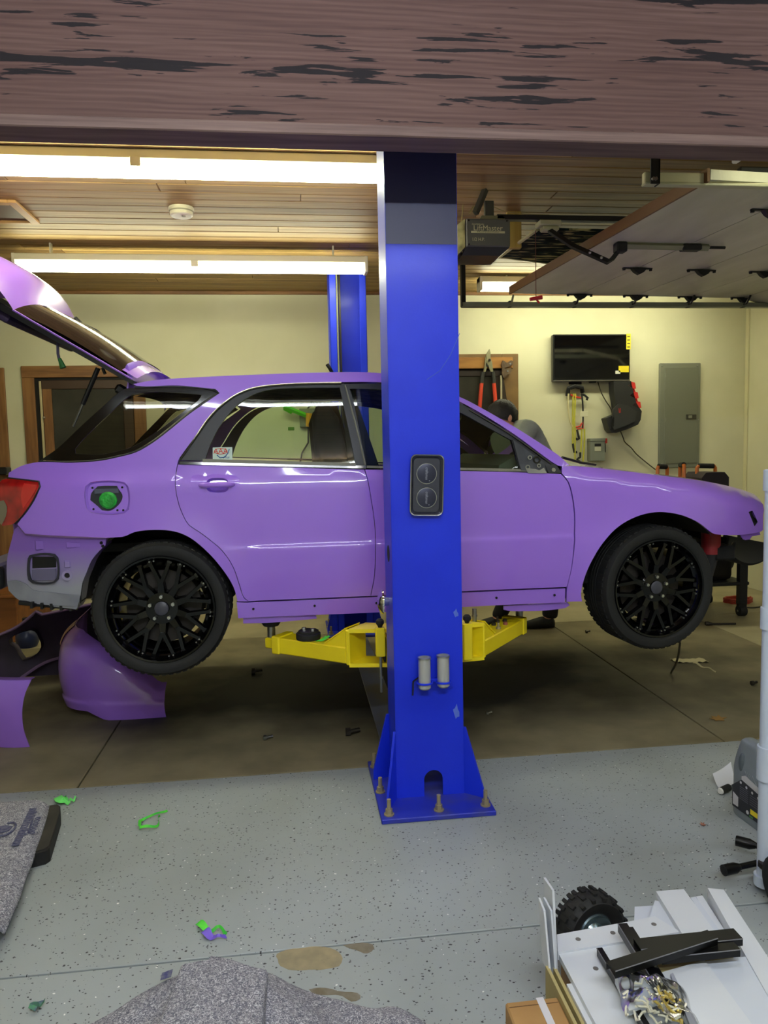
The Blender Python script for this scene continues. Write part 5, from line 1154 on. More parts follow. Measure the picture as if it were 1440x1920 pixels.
# loppers
def P_(x, y, d=.075): return wp_(x, y, d)
lo = thing('loppers', 'long loppers with orange-red handles hanging on the wooden window frame', 'loppers', P_(913, 760))
mat('lopper_steel', (150, 146, 116), .4, metal=.5); mat('lopper_red', (226, 74, 46), .45)
hk = [(906, 698), (903, 712), (901, 740), (899, 770)]; hk2 = [(924, 698), (926, 712), (928, 740), (930, 770)]
for H_ in (hk, hk2):
    build('handle_tube', MB().tube([P_(*H_[0]), P_(*H_[1]), P_(H_[1][0], H_[1][1] + 7)], .020, 8), mat('lopper_sleeve', (44, 46, 42), .5), lo)
    build('grip', MB().tube([P_(H_[1][0], H_[1][1] + 6), P_(*H_[2]), P_(*H_[3])], .019, 10), 'lopper_red', lo)
def flat(pts, th, m, nm, par, d=.07): return build(nm, MB().prism([wp_(x, y, d) for x, y in pts], (0, -th, 0)), m, par)
flat([(917, 655), (919, 662), (919, 672), (922, 680), (924, 697), (919, 697), (914, 684), (911, 675), (911, 665)], .018, 'lopper_steel', 'blade', lo)
flat([(909, 668), (911, 676), (913, 686), (910, 697), (906, 698), (908, 684), (909, 674)], .018, 'lopper_steel', 'hook_jaw', lo, .068)
flat([(911, 679), (916, 686), (917, 690), (912, 686)], .006, 'rubber_black', 'bumper', lo, .092)
build('pivot_bolt', MB().cyl(P_(918, 675, .085), P_(918, 675, .10), .012, seg=8), 'dark_steel', lo)
# hand saw
sw_ = thing('hand_saw', 'old hand saw with a brown wooden handle hanging beside the loppers', 'saw', P_(948, 740))
mat('saw_handle', (104, 84, 62), .5, var=.4, vscale=20, rgb2=(78, 60, 44)); mat('saw_blade', (60, 50, 42), .5, metal=.4)
flat([(942, 676), (950, 681), (957, 676), (961, 678), (960, 685), (950, 689), (944, 690), (946, 692), (957, 690), (958, 696), (954, 702), (950, 703), (947, 707), (943, 709), (940, 700), (941, 690), (939, 684)], .022, 'saw_handle', 'saw_grip', sw_, .055)
flat([(940, 700), (944, 708), (951, 756), (948, 790), (939, 790), (939, 730)], .003, 'saw_blade', 'blade', sw_, .056)
build('rod', MB().tube([P_(939.5, 704, .06), P_(940, 757, .06)], .010, 6), mat('saw_rod', (176, 170, 140), .5), sw_)
for x, y in ((957, 682), (952, 696)): build('saw_screw', MB().cyl(P_(x, y, .076), P_(x, y, .080), .009, seg=8), 'steel', sw_)
# television
tv = thing('television', 'black flat television on the cream wall with two yellow stickers', 'television', wp_(1108, 672, .05))
a = wp_(1037, 627, .09); b = wp_(1181, 714, .09)
build('tv_body', MB().bb((a.x, WY - .09, b.z), (b.x, WY - .03, a.z), .006), mat('tv_black', (14, 14, 15), .3), tv)
build('screen', MB().bb((a.x + .012, WY - .0915, b.z + .025), (b.x - .012, WY - .089, a.z - .012)), mat('tv_screen', (6, 6, 8), .06, coat=1), tv)
build('bezel_strip', MB().bb((a.x, WY - .0935, b.z), (b.x, WY - .089, b.z + .012), .002), mat('bezel_grey', (90, 88, 82), .3), tv)
build('wall_mount', MB().bb((a.x + .2, WY - .03, b.z + .1), (b.x - .2, WY, a.z - .1)), 'cavity', tv)
mat('sticker_yellow', (236, 214, 40), .5)
def tv_st(x0, y0, x1, y1, m): 
    p = wp_(x0, y0, .0935); q_ = wp_(x1, y1, .0935); return build('sticker', MB().bb((p.x, WY - .0945, q_.z), (q_.x, WY - .0915, p.z)), m, tv)
tv_st(1174.5, 625.5, 1182.5, 655, 'sticker_yellow'); tv_st(1160, 686, 1179, 698, 'sticker_yellow'); tv_st(1154, 695, 1163, 701, mat('sticker_white', (226, 224, 210), .5))
for k in range(4):
    y = 630 + k * 6.5; tv_st(1176, y, 1181, y + 2.2, mat('sticker_ink', (96, 90, 30), .6)).scale = (1, 1.02, 1)
build('stand_foot', MB().bb((wp_(1101, 716).x, WY - .08, wp_(1101, 719).z), (wp_(1112, 716).x, WY - .04, wp_(1101, 714).z)), 'tv_black', tv)
cb_ = [wp_(1121, 716, .03), wp_(1127, 735, .03), wp_(1136, 752, .03), wp_(1145, 766, .03), wp_(1152, 790, .02), wp_(1163, 808, .02), wp_(1169, 822, .02), wp_(1171, 828, .02), wp_(1184, 840, .02), wp_(1192, 850, .02), wp_(1213, 868, .02), wp_(1236, 886, .02)]
tag(build('power_cable', MB().tube(smooth_path(cb_, False, .03), .0055, 6), mat('cable_dark', (60, 54, 38), .6)), 'thin dark cable running down the wall from the television', 'cable')
# electrical panel
ep = thing('electrical_panel', 'tall grey electrical panel on the cream wall', 'electrical panel', wp_(1275, 880, .03))
mat('panel_grey', (128, 130, 116), .5, metal=.15); mat('panel_door', (120, 122, 108), .45, metal=.15)
wall_box('cover', 1237.5, 681, 1311.5, 876, .03, 'panel_grey', ep, bev=.006); wall_box('panel_door', 1247, 690, 1308, 868, .036, 'panel_door', ep, .028, .003)
lt = wall_box('latch', 1287, 777, 1306, 786, .044, mat('latch_dark', (58, 56, 48), .5), ep, .034); wall_box('latch_slide', 1291, 779, 1298, 784, .047, 'panel_grey', lt, .042)
for x, y in ((1241, 686), (1308, 686), (1241, 870), (1308, 870), (1241, 787), (1309, 787)): build('cover_screw', MB().ball(wp_(x, y, .031), .008, 8, 6), 'zinc', ep)
for y in (703, 787, 866): build('hinge_pin', MB().tube([wp_(1248, y - 4, .036), wp_(1248, y + 4, .036)], .006, 6), 'panel_grey', ep)
# disconnect switch
ds = thing('switch_box', 'small grey switch box with a red handle below the bungee cords', 'switch box', wp_(1121, 864, .06))
wall_box('box', 1107, 823, 1134.5, 864, .08, mat('switch_grey', (122, 126, 114), .5), ds, bev=.004); wall_box('box_lip', 1106.5, 822, 1135.5, 827, .086, 'switch_grey', ds, .0)
wall_box('nameplate', 1115, 832, 1127, 846, .082, mat('plate_pale', (190, 190, 168), .5), ds, .078); wall_box('nameplate_band', 1115, 832, 1127, 837, .0835, 'rubber_black', ds, .08)
wall_box('red_handle', 1133.5, 822, 1139, 831, .075, mat('switch_red', (190, 50, 40), .4), ds, .03); wall_box('handle_arm', 1134, 830, 1136, 848, .06, 'dark_steel', ds, .03)
# black and red tool case
cs = thing('tool_holster', 'black moulded tool case with red ribs hanging on the wall below the television', 'tool case', wp_(1160, 800, .1))
mat('case_black', (36, 36, 37), .55); mat('case_red', (206, 48, 44), .5)
flat([(1141, 717), (1173, 716.5), (1177, 735), (1183, 757), (1190, 768), (1193, 772), (1191, 788), (1186, 797), (1168, 805), (1146, 812), (1138, 812), (1133, 806), (1127, 785), (1147, 777), (1146, 760), (1142, 738)], .12, 'case_black', 'case_body', cs, .04)
flat([(1148, 768), (1158, 757), (1175, 760), (1192, 772), (1189, 790), (1168, 800), (1150, 806), (1146, 798)], .02, mat('case_face', (46, 46, 47), .6), 'case_face', cs, .155)
for k, (x, y) in enumerate(((1174, 722), (1179, 740), (1184, 758))):
    flat([(x - 6, y + 3), (x + 2, y - 4.5), (x + 8, y - 3), (x + 10, y + 8), (x + 3, y + 8)], .10, 'case_red', 'red_rib', cs, .06)
flat([(1172, 717), (1179, 716.5), (1187, 740), (1193, 768), (1188, 770), (1180, 745)], .07, 'case_red', 'red_edge', cs, .05)
build('case_print', text_mb('||', .05, frameM(wp_(1162, 769, .177), (1, 0, .1), (0, 0, 1))), 'case_red', cs)
flat([(1146, 786), (1151, 780), (1150, 800), (1144, 803)], .01, mat('case_dark', (20, 20, 22), .4), 'case_clip', cs, .165)
# bungee cords
mat('bungee_yellow', (186, 180, 60), .6); mat('bungee_red', (198, 58, 44), .55); mat('bungee_pale', (206, 196, 150), .6)
hkb = thing('wall_hook', 'black wall hook holding the bungee cords', 'hook', wp_(1078, 730, .05))
build('hook_arm', MB().tube(smooth_path([wp_(1064, 742, .03), wp_(1066, 728, .05), wp_(1078, 724, .07), wp_(1091, 727, .06), wp_(1092, 735, .03)]), .022, 8), 'rubber_black', hkb); build('hook_plate', vbox(wp_(1066, 730).x, wp_(1090, 730).x, wp_(0, 733).z + .0, wp_(0, 724).z, 0, .012), 'rubber_black', hkb)
def bungee(pts, m, lab, hook=None, hookm='rubber_black'):
    t = thing('bungee_cord', lab, 'bungee cord', wp_(*pts[-1], .03), group='bungee cords on the wall hook')
    build('cord', MB().tube(smooth_path([wp_(x, y, .06 - .0004 * i) for i, (x, y) in enumerate(pts)], False, .04), .0085, 6), m, t)
    if hook: build('end_hook', MB().tube(smooth_path([wp_(x, y, .055) for x, y in hook], False, .02), .011, 6), hookm, t)
bungee([(1066, 738), (1065, 760), (1069, 790), (1073, 800)], 'bungee_pale', 'pale bungee cord hanging at the outer side of the black wall hook')
bungee([(1075, 738), (1074, 770), (1074, 800), (1074, 832)], 'bungee_yellow', 'thin yellow bungee cord ending in a black hook low down, closest to the windscreen', [(1074, 831), (1075, 839), (1077, 848), (1081, 849), (1080, 846)])
bungee([(1079, 738), (1078, 765), (1077, 790), (1078, 803), (1078, 858), (1078, 866)], 'bungee_yellow', 'long yellow bungee cord in the middle of the bunch', None)
bungee([(1091, 740), (1093, 765), (1093, 795), (1092, 803)], 'rubber_black', 'thick black bungee strap with a curled black hook at its top', [(1090, 739), (1096, 741), (1103, 747), (1102, 749), (1099, 748)])
bungee([(1070, 740), (1078, 744), (1089, 746)], 'bungee_red', 'red strap wound round the wall hook')
bungee([(1080, 801), (1088, 799), (1093, 790), (1093, 803), (1082, 804)], 'bungee_red', 'red strap loop half way down the bungee cords', [(1082, 806), (1084, 814), (1086, 822), (1082, 824), (1080, 822)])
bungee([(1091, 804), (1090, 830), (1089, 848)], 'bungee_yellow', 'yellow bungee cord ending in a thick black hook above the bonnet', [(1088, 848), (1088, 857), (1082, 861), (1087, 866), (1089, 872)])
bungee([(1096, 804), (1096, 830), (1093, 866)], 'bungee_yellow', 'yellow bungee cord hanging closest to the grey switch box', None)
wall_box('paper_tag', 1089, 771, 1103, 781, .078, mat('tag_white', (216, 212, 182), .6), label='white paper tag on the black bungee strap', cat='tag', d0=.07, bev=.002)
# junction box, green tools seen through the car windows
jb = thing('junction_box', 'small grey junction box with a conduit seen through the rear door window', 'junction box', wp_(580, 800, .05))
wall_box('box', 561, 766, 601, 800, .06, 'panel_grey', jb); build('conduit', MB().tube(smooth_path([wp_(575, 770, .03), wp_(582, 758, .03), wp_(586, 748, .03), wp_(587, 700, .03)]), .008, 6), 'dark_steel', jb); build('conduit', MB().tube([wp_(578, 800, .03), wp_(578, 830, .03), wp_(566, 850, .03), wp_(560, 880, .03)], .008, 6), 'dark_steel', jb)
gtool = thing('green_clamp', 'bright green bar clamp with a yellow handle seen through the rear door window', 'clamp', wp_(560, 800, .1))
build('bar', MB().tube([wp_(532, 762, .12), wp_(579, 781, .12)], .022, 4), mat('clamp_green', (86, 200, 30), .4), gtool); build('jaw', MB().tube([wp_(533, 764, .12), wp_(548, 772, .10)], .026, 4), 'clamp_green', gtool); build('handle', MB().tube([wp_(580, 775, .13), wp_(579, 790, .13), wp_(577, 800, .13)], [.034, .028, .018], 8), mat('clamp_yellow', (226, 160, 30), .4), gtool); build('peg', MB().cyl(wp_(577, 780, .13), wp_(577, 780, .0), .008, seg=8), 'steel', gtool)
wall_box('wall_tape', 540, 801, 552, 807, .006, mat('tape_olive', (86, 130, 40), .6), label='small green tape patch on the wall seen through the rear door window', cat='tape')
# wooden step, dark ball behind the bumper
sp0 = atY(30, 1120, 6.25); st_ = thing('wooden_step', 'brown wooden step standing against the wall behind the rear bumper', 'step', (sp0.x - .3, 6.6, 0))
build('riser_box', MB().bb((sp0.x - .8, 6.25, 0), (sp0.x, 7.1, sp0.z), .006), mat('step_wood', (150, 92, 40), .5, var=.4, vscale=3, stretch=(.6, 5, 5), rgb2=(122, 72, 30)), st_)
build('tread_board', MB().bb((sp0.x - .82, 6.22, sp0.z), (sp0.x + .015, 7.12, sp0.z + .025), .005), 'step_wood', st_)
q = atZ(52, 1212, 0); bl = thing('blue_bottle', 'dark blue round bottle on the floor seen through the opening of the purple bumper', 'bottle', (q.x, q.y, 0))
build('bottle_body', MB().lathe([(0, 0), (.07, .0), (.085, .03), (.085, .10), (.05, .15), (.025, .17), (.025, .2), (0, .2)], (q.x, q.y, 0), 'z', 18), mat('bottle_blue', (30, 40, 76), .35), bl)
build('bottle_cap', MB().cyl((q.x, q.y, .2), (q.x, q.y, .23), .028, seg=12), 'rubber_black', bl)
# ---- black cart with orange-handled cases behind the bonnet
CY0, CY1 = 5.9, 6.5; cx1 = atY(1420, 1080, CY0).x - .02; cx0 = 3.0
ct = thing('tool_cart', 'black tool cart on casters behind the front of the car', 'cart', ((cx0 + cx1) / 2, 6.2, 0))
mat('cart_black', (24, 24, 26), .5)
for zz in (.30, .62, 1.06): build('shelf', MB().bb((cx0, CY0, zz - .03), (cx1 - .05, CY1, zz), .006), 'cart_black', ct)
for xx in (cx0 + .03, cx1 - .10):
    for yy in (CY0 + .03, CY1 - .03):
        lg = build('leg', MB().bb((xx - .035, yy - .03, .10), (xx + .035, yy + .03, 1.03), .004), 'cart_black', ct)
        build('caster', MB().cyl((xx - .03, yy, .045), (xx + .03, yy, .045), .045, seg=16).bb((xx - .035, yy - .02, .05), (xx + .035, yy + .02, .11)), 'rubber_black', lg)['kind'] = 'stuff'
        build('caster_bolt', MB().cyl((xx - .036, yy, .045), (xx + .036, yy, .045), .010, seg=8), 'steel', lg)
mo = thing('engine_block', 'dark greasy gearbox sitting on the black cart behind the front wheel', 'gearbox', (cx1 - .3, 6.2, .30))
build('housing', MB().box((cx1 - .50, 6.2, .445), (.70, .46, .29), None, .05, 2), mat('greasy', (28, 27, 26), .4, metal=.4), mo); build('bell', MB().lathe([(0, -.1), (.12, -.1), (.135, .0), (.09, .11), (0, .11)], (cx1 - .17, 6.2, .45), 'x', 18), 'greasy', mo)
for k in range(3): build('mount_bolt', MB().cyl((cx1 - .5 + .12 * k, 5.97, .5), (cx1 - .5 + .12 * k, 6.05, .5), .018, seg=8), 'zinc', mo)
def hcase(px_, py_, lab, w_, body, tilt=0.):
    c = atY(px_, py_, 6.2); zb = 1.06
    t = thing('handled_case', lab, 'tool', (c.x, 6.2, zb), group='black tools with orange handles')
    if body: build('case_body', MB().prism([(c.x - .125, 6.05, zb), (c.x + .125, 6.05, zb), (c.x + .125, 6.05, c.z - .10), (c.x + .085, 6.05, c.z - .055), (c.x - .085, 6.05, c.z - .055), (c.x - .125, 6.05, c.z - .10)], (0, .3, 0)), mat('case_plum', (46, 38, 44), .5), t)
    else: build('case_body', MB().bb((c.x - .065, 6.1, zb), (c.x + .065, 6.3, c.z - .19), .02), 'case_plum', t)
    z0 = c.z - (.09 if body else .20); X = Vector((math.cos(tilt), math.sin(tilt), 0)); o = Vector((c.x, 6.2, 0))
    for s in (-1, 1): build('handle_post', MB().tube([o + X * (s * w_) + Vector((0, 0, z0)), o + X * (s * w_) + Vector((0, 0, c.z - .02)), o + X * (s * w_ * .8) + Vector((0, 0, c.z))], .016, 8), mat('handle_orange', (206, 112, 40), .4), t)
    build('grip', MB().tube([o + X * (-w_ * .8) + Vector((0, 0, c.z)), o + X * (w_ * .8) + Vector((0, 0, c.z - .006))], .022, 10), 'rubber_black', t)
hcase(1324, 873, 'black domed tool with an orange handle, closest to the headlamp', .085, True)
hcase(1279, 871, 'black tool with a single-looking orange handle seen end-on before the electrical panel', .06, False, 1.35)
hcase(1242, 874, 'black tool with a tilted orange handle where the wall cable ends', .055, False, .3)
rc = atZ(1384, 1132, 0); pts = [(rc.x + (.12 + .012 * math.sin(7 * a)) * math.cos(a), rc.y + (.12 + .02 * math.cos(5 * a)) * math.sin(a) * .8, .012 + .016 * (a / 6.3)) for a in [2 * math.pi * i / 20 for i in range(61)]]
tag(build('red_hose', MB().tube(pts, .009, 6), mat('hose_red', (186, 66, 48), .5)), 'coil of red hose on the floor behind the caster of the black cart', 'hose')
fc = atZ(1410, 1140, 0); tag(build('floor_cable', MB().tube(smooth_path([(fc.x - .1, fc.y, .012), (fc.x, fc.y - .02, .008), (fc.x + .2, fc.y + .05, .008), (fc.x + .5, fc.y + .2, .008)]), .007, 6), 'cable_dark'), 'dark cable on the floor beside the black cart', 'cable')
wrn = atZ(1351, 1172, 0); tag(build('wrench', MB().tube([(wrn.x - .12, wrn.y + .02, .012), (wrn.x - .10, wrn.y + .017, .012), (wrn.x - .06, wrn.y + .01, .010), (wrn.x + .12, wrn.y - .02, .010)], [.02, .02, .009, .009], 8), 'dark_steel'), 'dark ratchet wrench on the pale floor below the front wheel', 'wrench')
# ================================================================== PERSON
def skin(name, V, E, Rr, root, m, parent, sub=2):
    me = bpy.data.meshes.new('sk'); me.from_pydata([tuple(v) for v in V], E, [])
    bm = bmesh.new(); bm.from_mesh(me); ly = bm.verts.layers.skin.verify(); bm.verts.ensure_lookup_table()
    for i, v in enumerate(bm.verts):
        r = Rr[i]; v[ly].radius = (r, r) if not hasattr(r, '__len__') else r; v[ly].use_root = (i == root)
    bm.to_mesh(me); bm.free()
    ob = bpy.data.objects.new('sk', me); col.objects.link(ob); ob.modifiers.new('s', 'SKIN').use_smooth_shade = True
    s = ob.modifiers.new('u', 'SUBSURF'); s.levels = sub; s.render_levels = sub
    dg = bpy.context.evaluated_depsgraph_get(); dg.update(); mm = bpy.data.meshes.new_from_object(ob.evaluated_get(dg))
    mb = MB(); mb.add([v.co for v in mm.vertices], [tuple(p.vertices) for p in mm.polygons])
    bpy.data.objects.remove(ob); bpy.data.meshes.remove(mm); bpy.data.meshes.remove(me)
    return build(name, mb, m, parent, ang=180)
PY = 5.80
hd_c = atY(942, 781, PY); shl = atY(992, 806, PY); bk = atY(1014, 836, PY)
f1 = atZ(925, 1178, 0); f2 = atZ(1016, 1178, 0)
f1 = Vector((f1.x, 5.93, 0)); f2 = Vector((f2.x + .02, 5.86, 0))
pe = thing('person', 'person in a grey t-shirt and dark trousers bending over beyond the windscreen', 'person', ((f1.x + f2.x) / 2, PY, 0))
hip = Vector((bk.x + .09, PY, .98)); chest = Vector((shl.x - .05, PY, shl.z - .055)); waist = chest.lerp(hip, .55) + Vector((.05, 0, .02))
neck = Vector((shl.x - .10, PY, shl.z - .03)); hd = Vector((hd_c.x + .0, PY, hd_c.z - .005))
mat('skin_tone', (206, 150, 122), .5); mat('hair_dark', (22, 18, 18), .6, bump=.6, bscale=90); mat('shirt_grey', (158, 164, 152), .85, var=.3, vscale=9, rgb2=(138, 144, 132), bump=.3, bscale=9); mat('trousers_dark', (24, 24, 27), .85); mat('shoe_black', (18, 18, 19), .6)
V = [hip, waist, chest, neck, hd + Vector((.02, 0, -.05)), hd + Vector((-.01, 0, .02))]; Rr = [.13, .125, .13, .062, .075, .088]; E = [(0, 1), (1, 2), (2, 3), (3, 4), (4, 5)]
def limb(start, pts, rs):
    p = start
    for q, r in zip(pts, rs): V.append(Vector(q)); Rr.append(r); E.append((p, len(V) - 1)); p = len(V) - 1
    return p
for s, (fx) in ((-1, f1), (1, f2)):
    hpj = hip + Vector((.0, .10 * s, -.08)); kn_ = Vector(((hip.x + fx.x) / 2 + .06, fx.y, .50))
    limb(0, [hpj, kn_, Vector((fx.x + .05, fx.y, .10)), Vector((fx.x - .0, fx.y, .045)), Vector((fx.x - .09, fx.y, .035))], [.09, .058, .042, .04, .032])
for s in (-1, 1):
    sj = chest + Vector((-.03, .19 * s, .06)); el = sj + Vector((-.06, .03 * s, -.27)); wr = el + Vector((-.22, -.04 * s, -.04))
    w_i = limb(2, [sj, el, wr], [.062, .042, .028])
    pal = wr + Vector((-.055, -.005 * s, -.015)); pi_ = limb(w_i, [pal], [.030])
    for k in range(4):
        off = (k - 1.5) * .019; ln = (.062, .072, .068, .054)[k]
        limb(pi_, [pal + Vector((-.025, off, -.004)), pal + Vector((-.025 - ln * .55, off * 1.1, -.012)), pal + Vector((-.025 - ln * .8, off * 1.1, -.036))], [.0095, .0088, .0078])
    limb(w_i, [wr + Vector((-.02, -.03 * s, -.012)), wr + Vector((-.05, -.052 * s, -.026)), wr + Vector((-.075, -.056 * s, -.036))], [.012, .0105, .009])
body = skin('body', V, E, Rr, 0, 'skin_tone', pe)
# shirt with short sleeves
V = [hip + Vector((.0, 0, .03)), waist, chest, neck + Vector((.02, 0, -.03))]; Rr = [.155, .15, .162, .078]; E = [(0, 1), (1, 2), (2, 3)]
for s in (-1, 1):
    sj = chest + Vector((-.03, .19 * s, .06)); el = sj + Vector((-.06, .03 * s, -.27)); limb(2, [sj + Vector((.0, 0, .01)), sj.lerp(el, .62)], [.084, .068])
skin('t_shirt', V, E, Rr, 0, 'shirt_grey', pe)
V = [hip + Vector((0, 0, .05)), hip + Vector((0, 0, -.04))]; Rr = [.15, .145]; E = [(0, 1)]
for s, fx in ((-1, f1), (1, f2)):
    hpj = hip + Vector((.0, .10 * s, -.10)); kn_ = Vector(((hip.x + fx.x) / 2 + .06, fx.y, .50)); limb(1, [hpj, kn_, Vector((fx.x + .055, fx.y, .12)), Vector((fx.x + .05, fx.y, .075))], [.10, .078, .068, .07])
skin('trousers', V, E, Rr, 0, 'trousers_dark', pe)
for fx in (f1, f2):
    sh_ = MB()
    def shf(u, v, fx=fx):
        a = 2 * math.pi * u; L_ = .30; x = fx.x + .09 - L_ * v
        wdt = .05 * (math.sin(math.pi * min(1, .12 + v * .95)) ** .45) + .004; hh = (.095 if v < .35 else .095 - .05 * (v - .35) / .65); 
        if v in (0, 1): wdt *= .5; hh *= .7
        return Vector((x, fx.y + wdt * math.cos(a), max(0.001, hh * .5 + hh * .5 * math.sin(a))))
    sh_.grid(shf, 16, 12); build('shoe', sh_, 'shoe_black', pe, fix=False)
hr = MB()
def hairf(u, v):
    a = 2 * math.pi * u; t = math.pi * .62 * v; n = 1 + .05 * math.sin(9 * a) * math.sin(6 * t) + .04 * math.sin(17 * a + 3 * t)
    p = Vector((math.sin(t) * math.cos(a) * .122 * n, math.sin(t) * math.sin(a) * .098 * n, math.cos(t) * .118 * n))
    return hd + Vector((.0, 0, .02)) + Matrix.Rotation(math.radians(14), 3, 'Y') @ p
hr.grid(hairf, 28, 12); build('hair', hr, 'hair_dark', pe, fix=False, ang=180)
for s in (-1, 1):
    build('ear', MB().ball(hd + Vector((.034, .090 * s, -.012)), 1, 12, 8, (.018, .010, .028)), 'skin_tone', pe)
    build('eye', MB().ball(hd + Vector((-.085, .034 * s, -.01)), .012, 8, 6), mat('eye_white', (220, 214, 206), .3), pe)
build('nose', MB().ball(hd + Vector((-.106, 0, -.04)), 1, 10, 8, (.022, .014, .026)), 'skin_tone', pe); build('mouth', MB().ball(hd + Vector((-.078, 0, -.085)), 1, 10, 6, (.010, .024, .006)), mat('lip', (160, 96, 84), .5), pe)
# ================================================================== PURPLE BUMPERS ON THE FLOOR
BA, BB_ = atZ(150, 1318, 0), atZ(312, 1342, 0)
BFN = []
def bumper_wing():
    """corner piece: runs along the floor to its wheel-arch edge, wraps round the corner and away into the depth"""
    x_e, y_e = BB_.x, BB_.y + .02; xc = BA.x - .02
    path = [Vector((x_e, y_e)), Vector((x_e - .25, y_e + .0)), Vector((xc + .17, y_e + .03)), Vector((xc + .06, y_e + .10)), Vector((xc + .0, y_e + .24)), Vector((xc - .03, y_e + .55)), Vector((xc - .05, y_e + 1.15))]
    P = smooth_path(path, False, .035, 170); n = len(P)
    def fn(u, v):
        i = min(int(u * (n - 1)), n - 2); t = u * (n - 1) - i; p = P[i].lerp(P[i + 1], t); d = (P[min(i + 1, n - 1)] - P[i]).normalized(); nr = Vector((d.y, -d.x)) * -1
        s = u * (n - 1) * .035
        top = .46 + .0 * s; k = min(1, max(0, (s - .05) / .5)); H = .18 + (.50 - .18) * k ** .8      # lower at the arch edge
        z0 = .0 if s < .36 else min(.05, (s - .36) * .5)
        z = z0 + (H - z0) * v
        bul = .070 * math.sin(math.pi * min(1, v * .78 + .16)) - .010 * (1 - min(1, max(0, (z - .095) / .022)) ** 2 * (3 - 2 * min(1, max(0, (z - .095) / .022)))) * -1 - .05 * max(0, (v - .8) / .2) ** 2
        return Vector((p.x - nr.x * bul * -1, p.y - nr.y * bul * -1, z))
    BFN.append(fn); mb = MB(); mb.solid_grid(fn, 60, 56, lambda u, v: Vector((.002, .004, 0))); return mb
bw = thing('rear_bumper', 'glossy purple bumper corner standing on the dark floor below the rear wheel', 'bumper', ((BA.x + BB_.x) / 2, BB_.y + .3, 0))
build('bumper_skin', bumper_wing(), 'purple_paint', bw, ang=45)
tp = MB().solid_grid(lambda u, v: BFN[0](.40 + .10 * u + .02 * v, .78 + .22 * v) + Vector((-.004, -.006, .002)), 8, 8, (.001, .002, 0))
build('masking_tape', tp, mat('masking_tan', (176, 140, 130), .6), bw, label='pale tan masking tape at the corner')
# inner side of the front bumper, propped behind
def shell_hole():
    Y0 = 5.15
    out = [(-60, 1246), (-10, 1196), (30, 1176), (58, 1156), (74, 1142), (82, 1150), (100, 1147), (130, 1142), (172, 1134), (200, 1150), (196, 1200), (180, 1240), (123, 1238), (80, 1246), (46, 1266), (10, 1290), (-60, 1300)]
    hole = [(17, 1200), (24, 1193), (55, 1182), (64, 1184), (70, 1200), (73, 1216), (66, 1228), (52, 1236), (42, 1238), (34, 1228), (26, 1214), (17, 1208)]
    o2 = [(p.x, p.z) for p in (atY(x, y, Y0) for x, y in out)]; h2 = [(p.x, p.z) for p in (atY(x, y, Y0) for x, y in hole)]
    o2 = [(q[0], q[1]) for q in smooth_path(o2, True, .05)]; h2 = [(q[0], q[1]) for q in smooth_path(h2, True, .03, 60)]
    zt = max(z for x, z in o2); zb_ = min(z for x, z in o2)
    vo, tr, lp = fill2d(o2, [h2], .06)
    def sf(x, z): return Y0 + .16 * math.sin(math.pi * min(1, max(0, (z - zb_) / (zt - zb_)))) + .10 * math.sin(4.0 * x)
    mb = MB(); F = [Vector((q.x, sf(q.x, q.y), q.y)) for q in vo]; n = len(F); mb.add(F, tr); mb.add([p + Vector((0, .012, 0)) for p in F], [t[::-1] for t in tr])
    for L_ in lp:
        k = len(L_); mb.add([F[i] for i in L_] + [F[i] + Vector((0, -.055 if L_ is lp[1] else -.03, 0)) for i in L_], [(i, (i + 1) % k, k + (i + 1) % k, k + i) for i in range(k)])
        mb.add([F[i] for i in L_] + [F[i] + Vector((0, .012, 0)) for i in L_], [(i, (i + 1) % k, k + (i + 1) % k, k + i) for i in range(k)])
    return mb, o2, sf, Y0
mb, o2, sf, BY_ = shell_hole()
zmin = min(v.z for v in mb.v)
fbp = thing('front_bumper', 'upturned front bumper showing its dull inner side, with an oval opening', 'bumper', (-1.9, BY_, 0))
build('bumper_shell', mb, mat('bumper_inner', (62, 50, 78), .6, var=.4, vscale=4, rgb2=(44, 38, 54)), fbp, ang=40)
rimp = [Vector((x, sf(x, z) - .03, z)) for x, z in o2]
build('bumper_rim', MB().tube(rimp, .010, 5, closed=True), mat('bumper_edge', (150, 122, 170), .5), fbp)
sup = MB().prism([(-2.25, BY_ + .1, 0), (-1.5, BY_ + .1, 0), (-1.55, BY_ + .12, max(.1, zmin + .10)), (-2.2, BY_ + .12, max(.1, zmin + .10))], (0, .10, 0)); build('bumper_lower_lip', sup, 'bumper_inner', fbp)
# third purple piece at the frame edge
q0, q1 = atZ(52, 1404, 0), atZ(0, 1408, 0)
tx = atY(60, 1272, q0.y); arcp = [(62, 1272), (50, 1300), (44, 1335), (45, 1370), (53, 1404)]
AP = smooth_path([atY(x, y, q0.y) for x, y in arcp], False, .02)
def wing(u, v):
    i = v * (len(AP) - 1); k = min(int(i), len(AP) - 2); p = AP[k].lerp(AP[k + 1], i - k)
    return Vector((p.x - .55 * u, q0.y + .02 + .05 * math.sin(math.pi * (1 - v) * .6) * -1 + .22 * u * u, max(.001, p.z + .012 * u)))
wg = thing('fender_piece', 'purple body panel piece standing on the floor below the tail lamp', 'body panel', (q0.x - .25, q0.y, 0))
build('panel_skin', MB().solid_grid(wing, 14, 14, (0, .006, 0)), 'purple_paint', wg, ang=45)
build('panel_flange', MB().solid_grid(lambda u, v: wing(u, 0) + Vector((0, .05 * v, .004 - .004 * v)), 14, 2, (0, 0, -.003)), 'purple_jamb', wg)
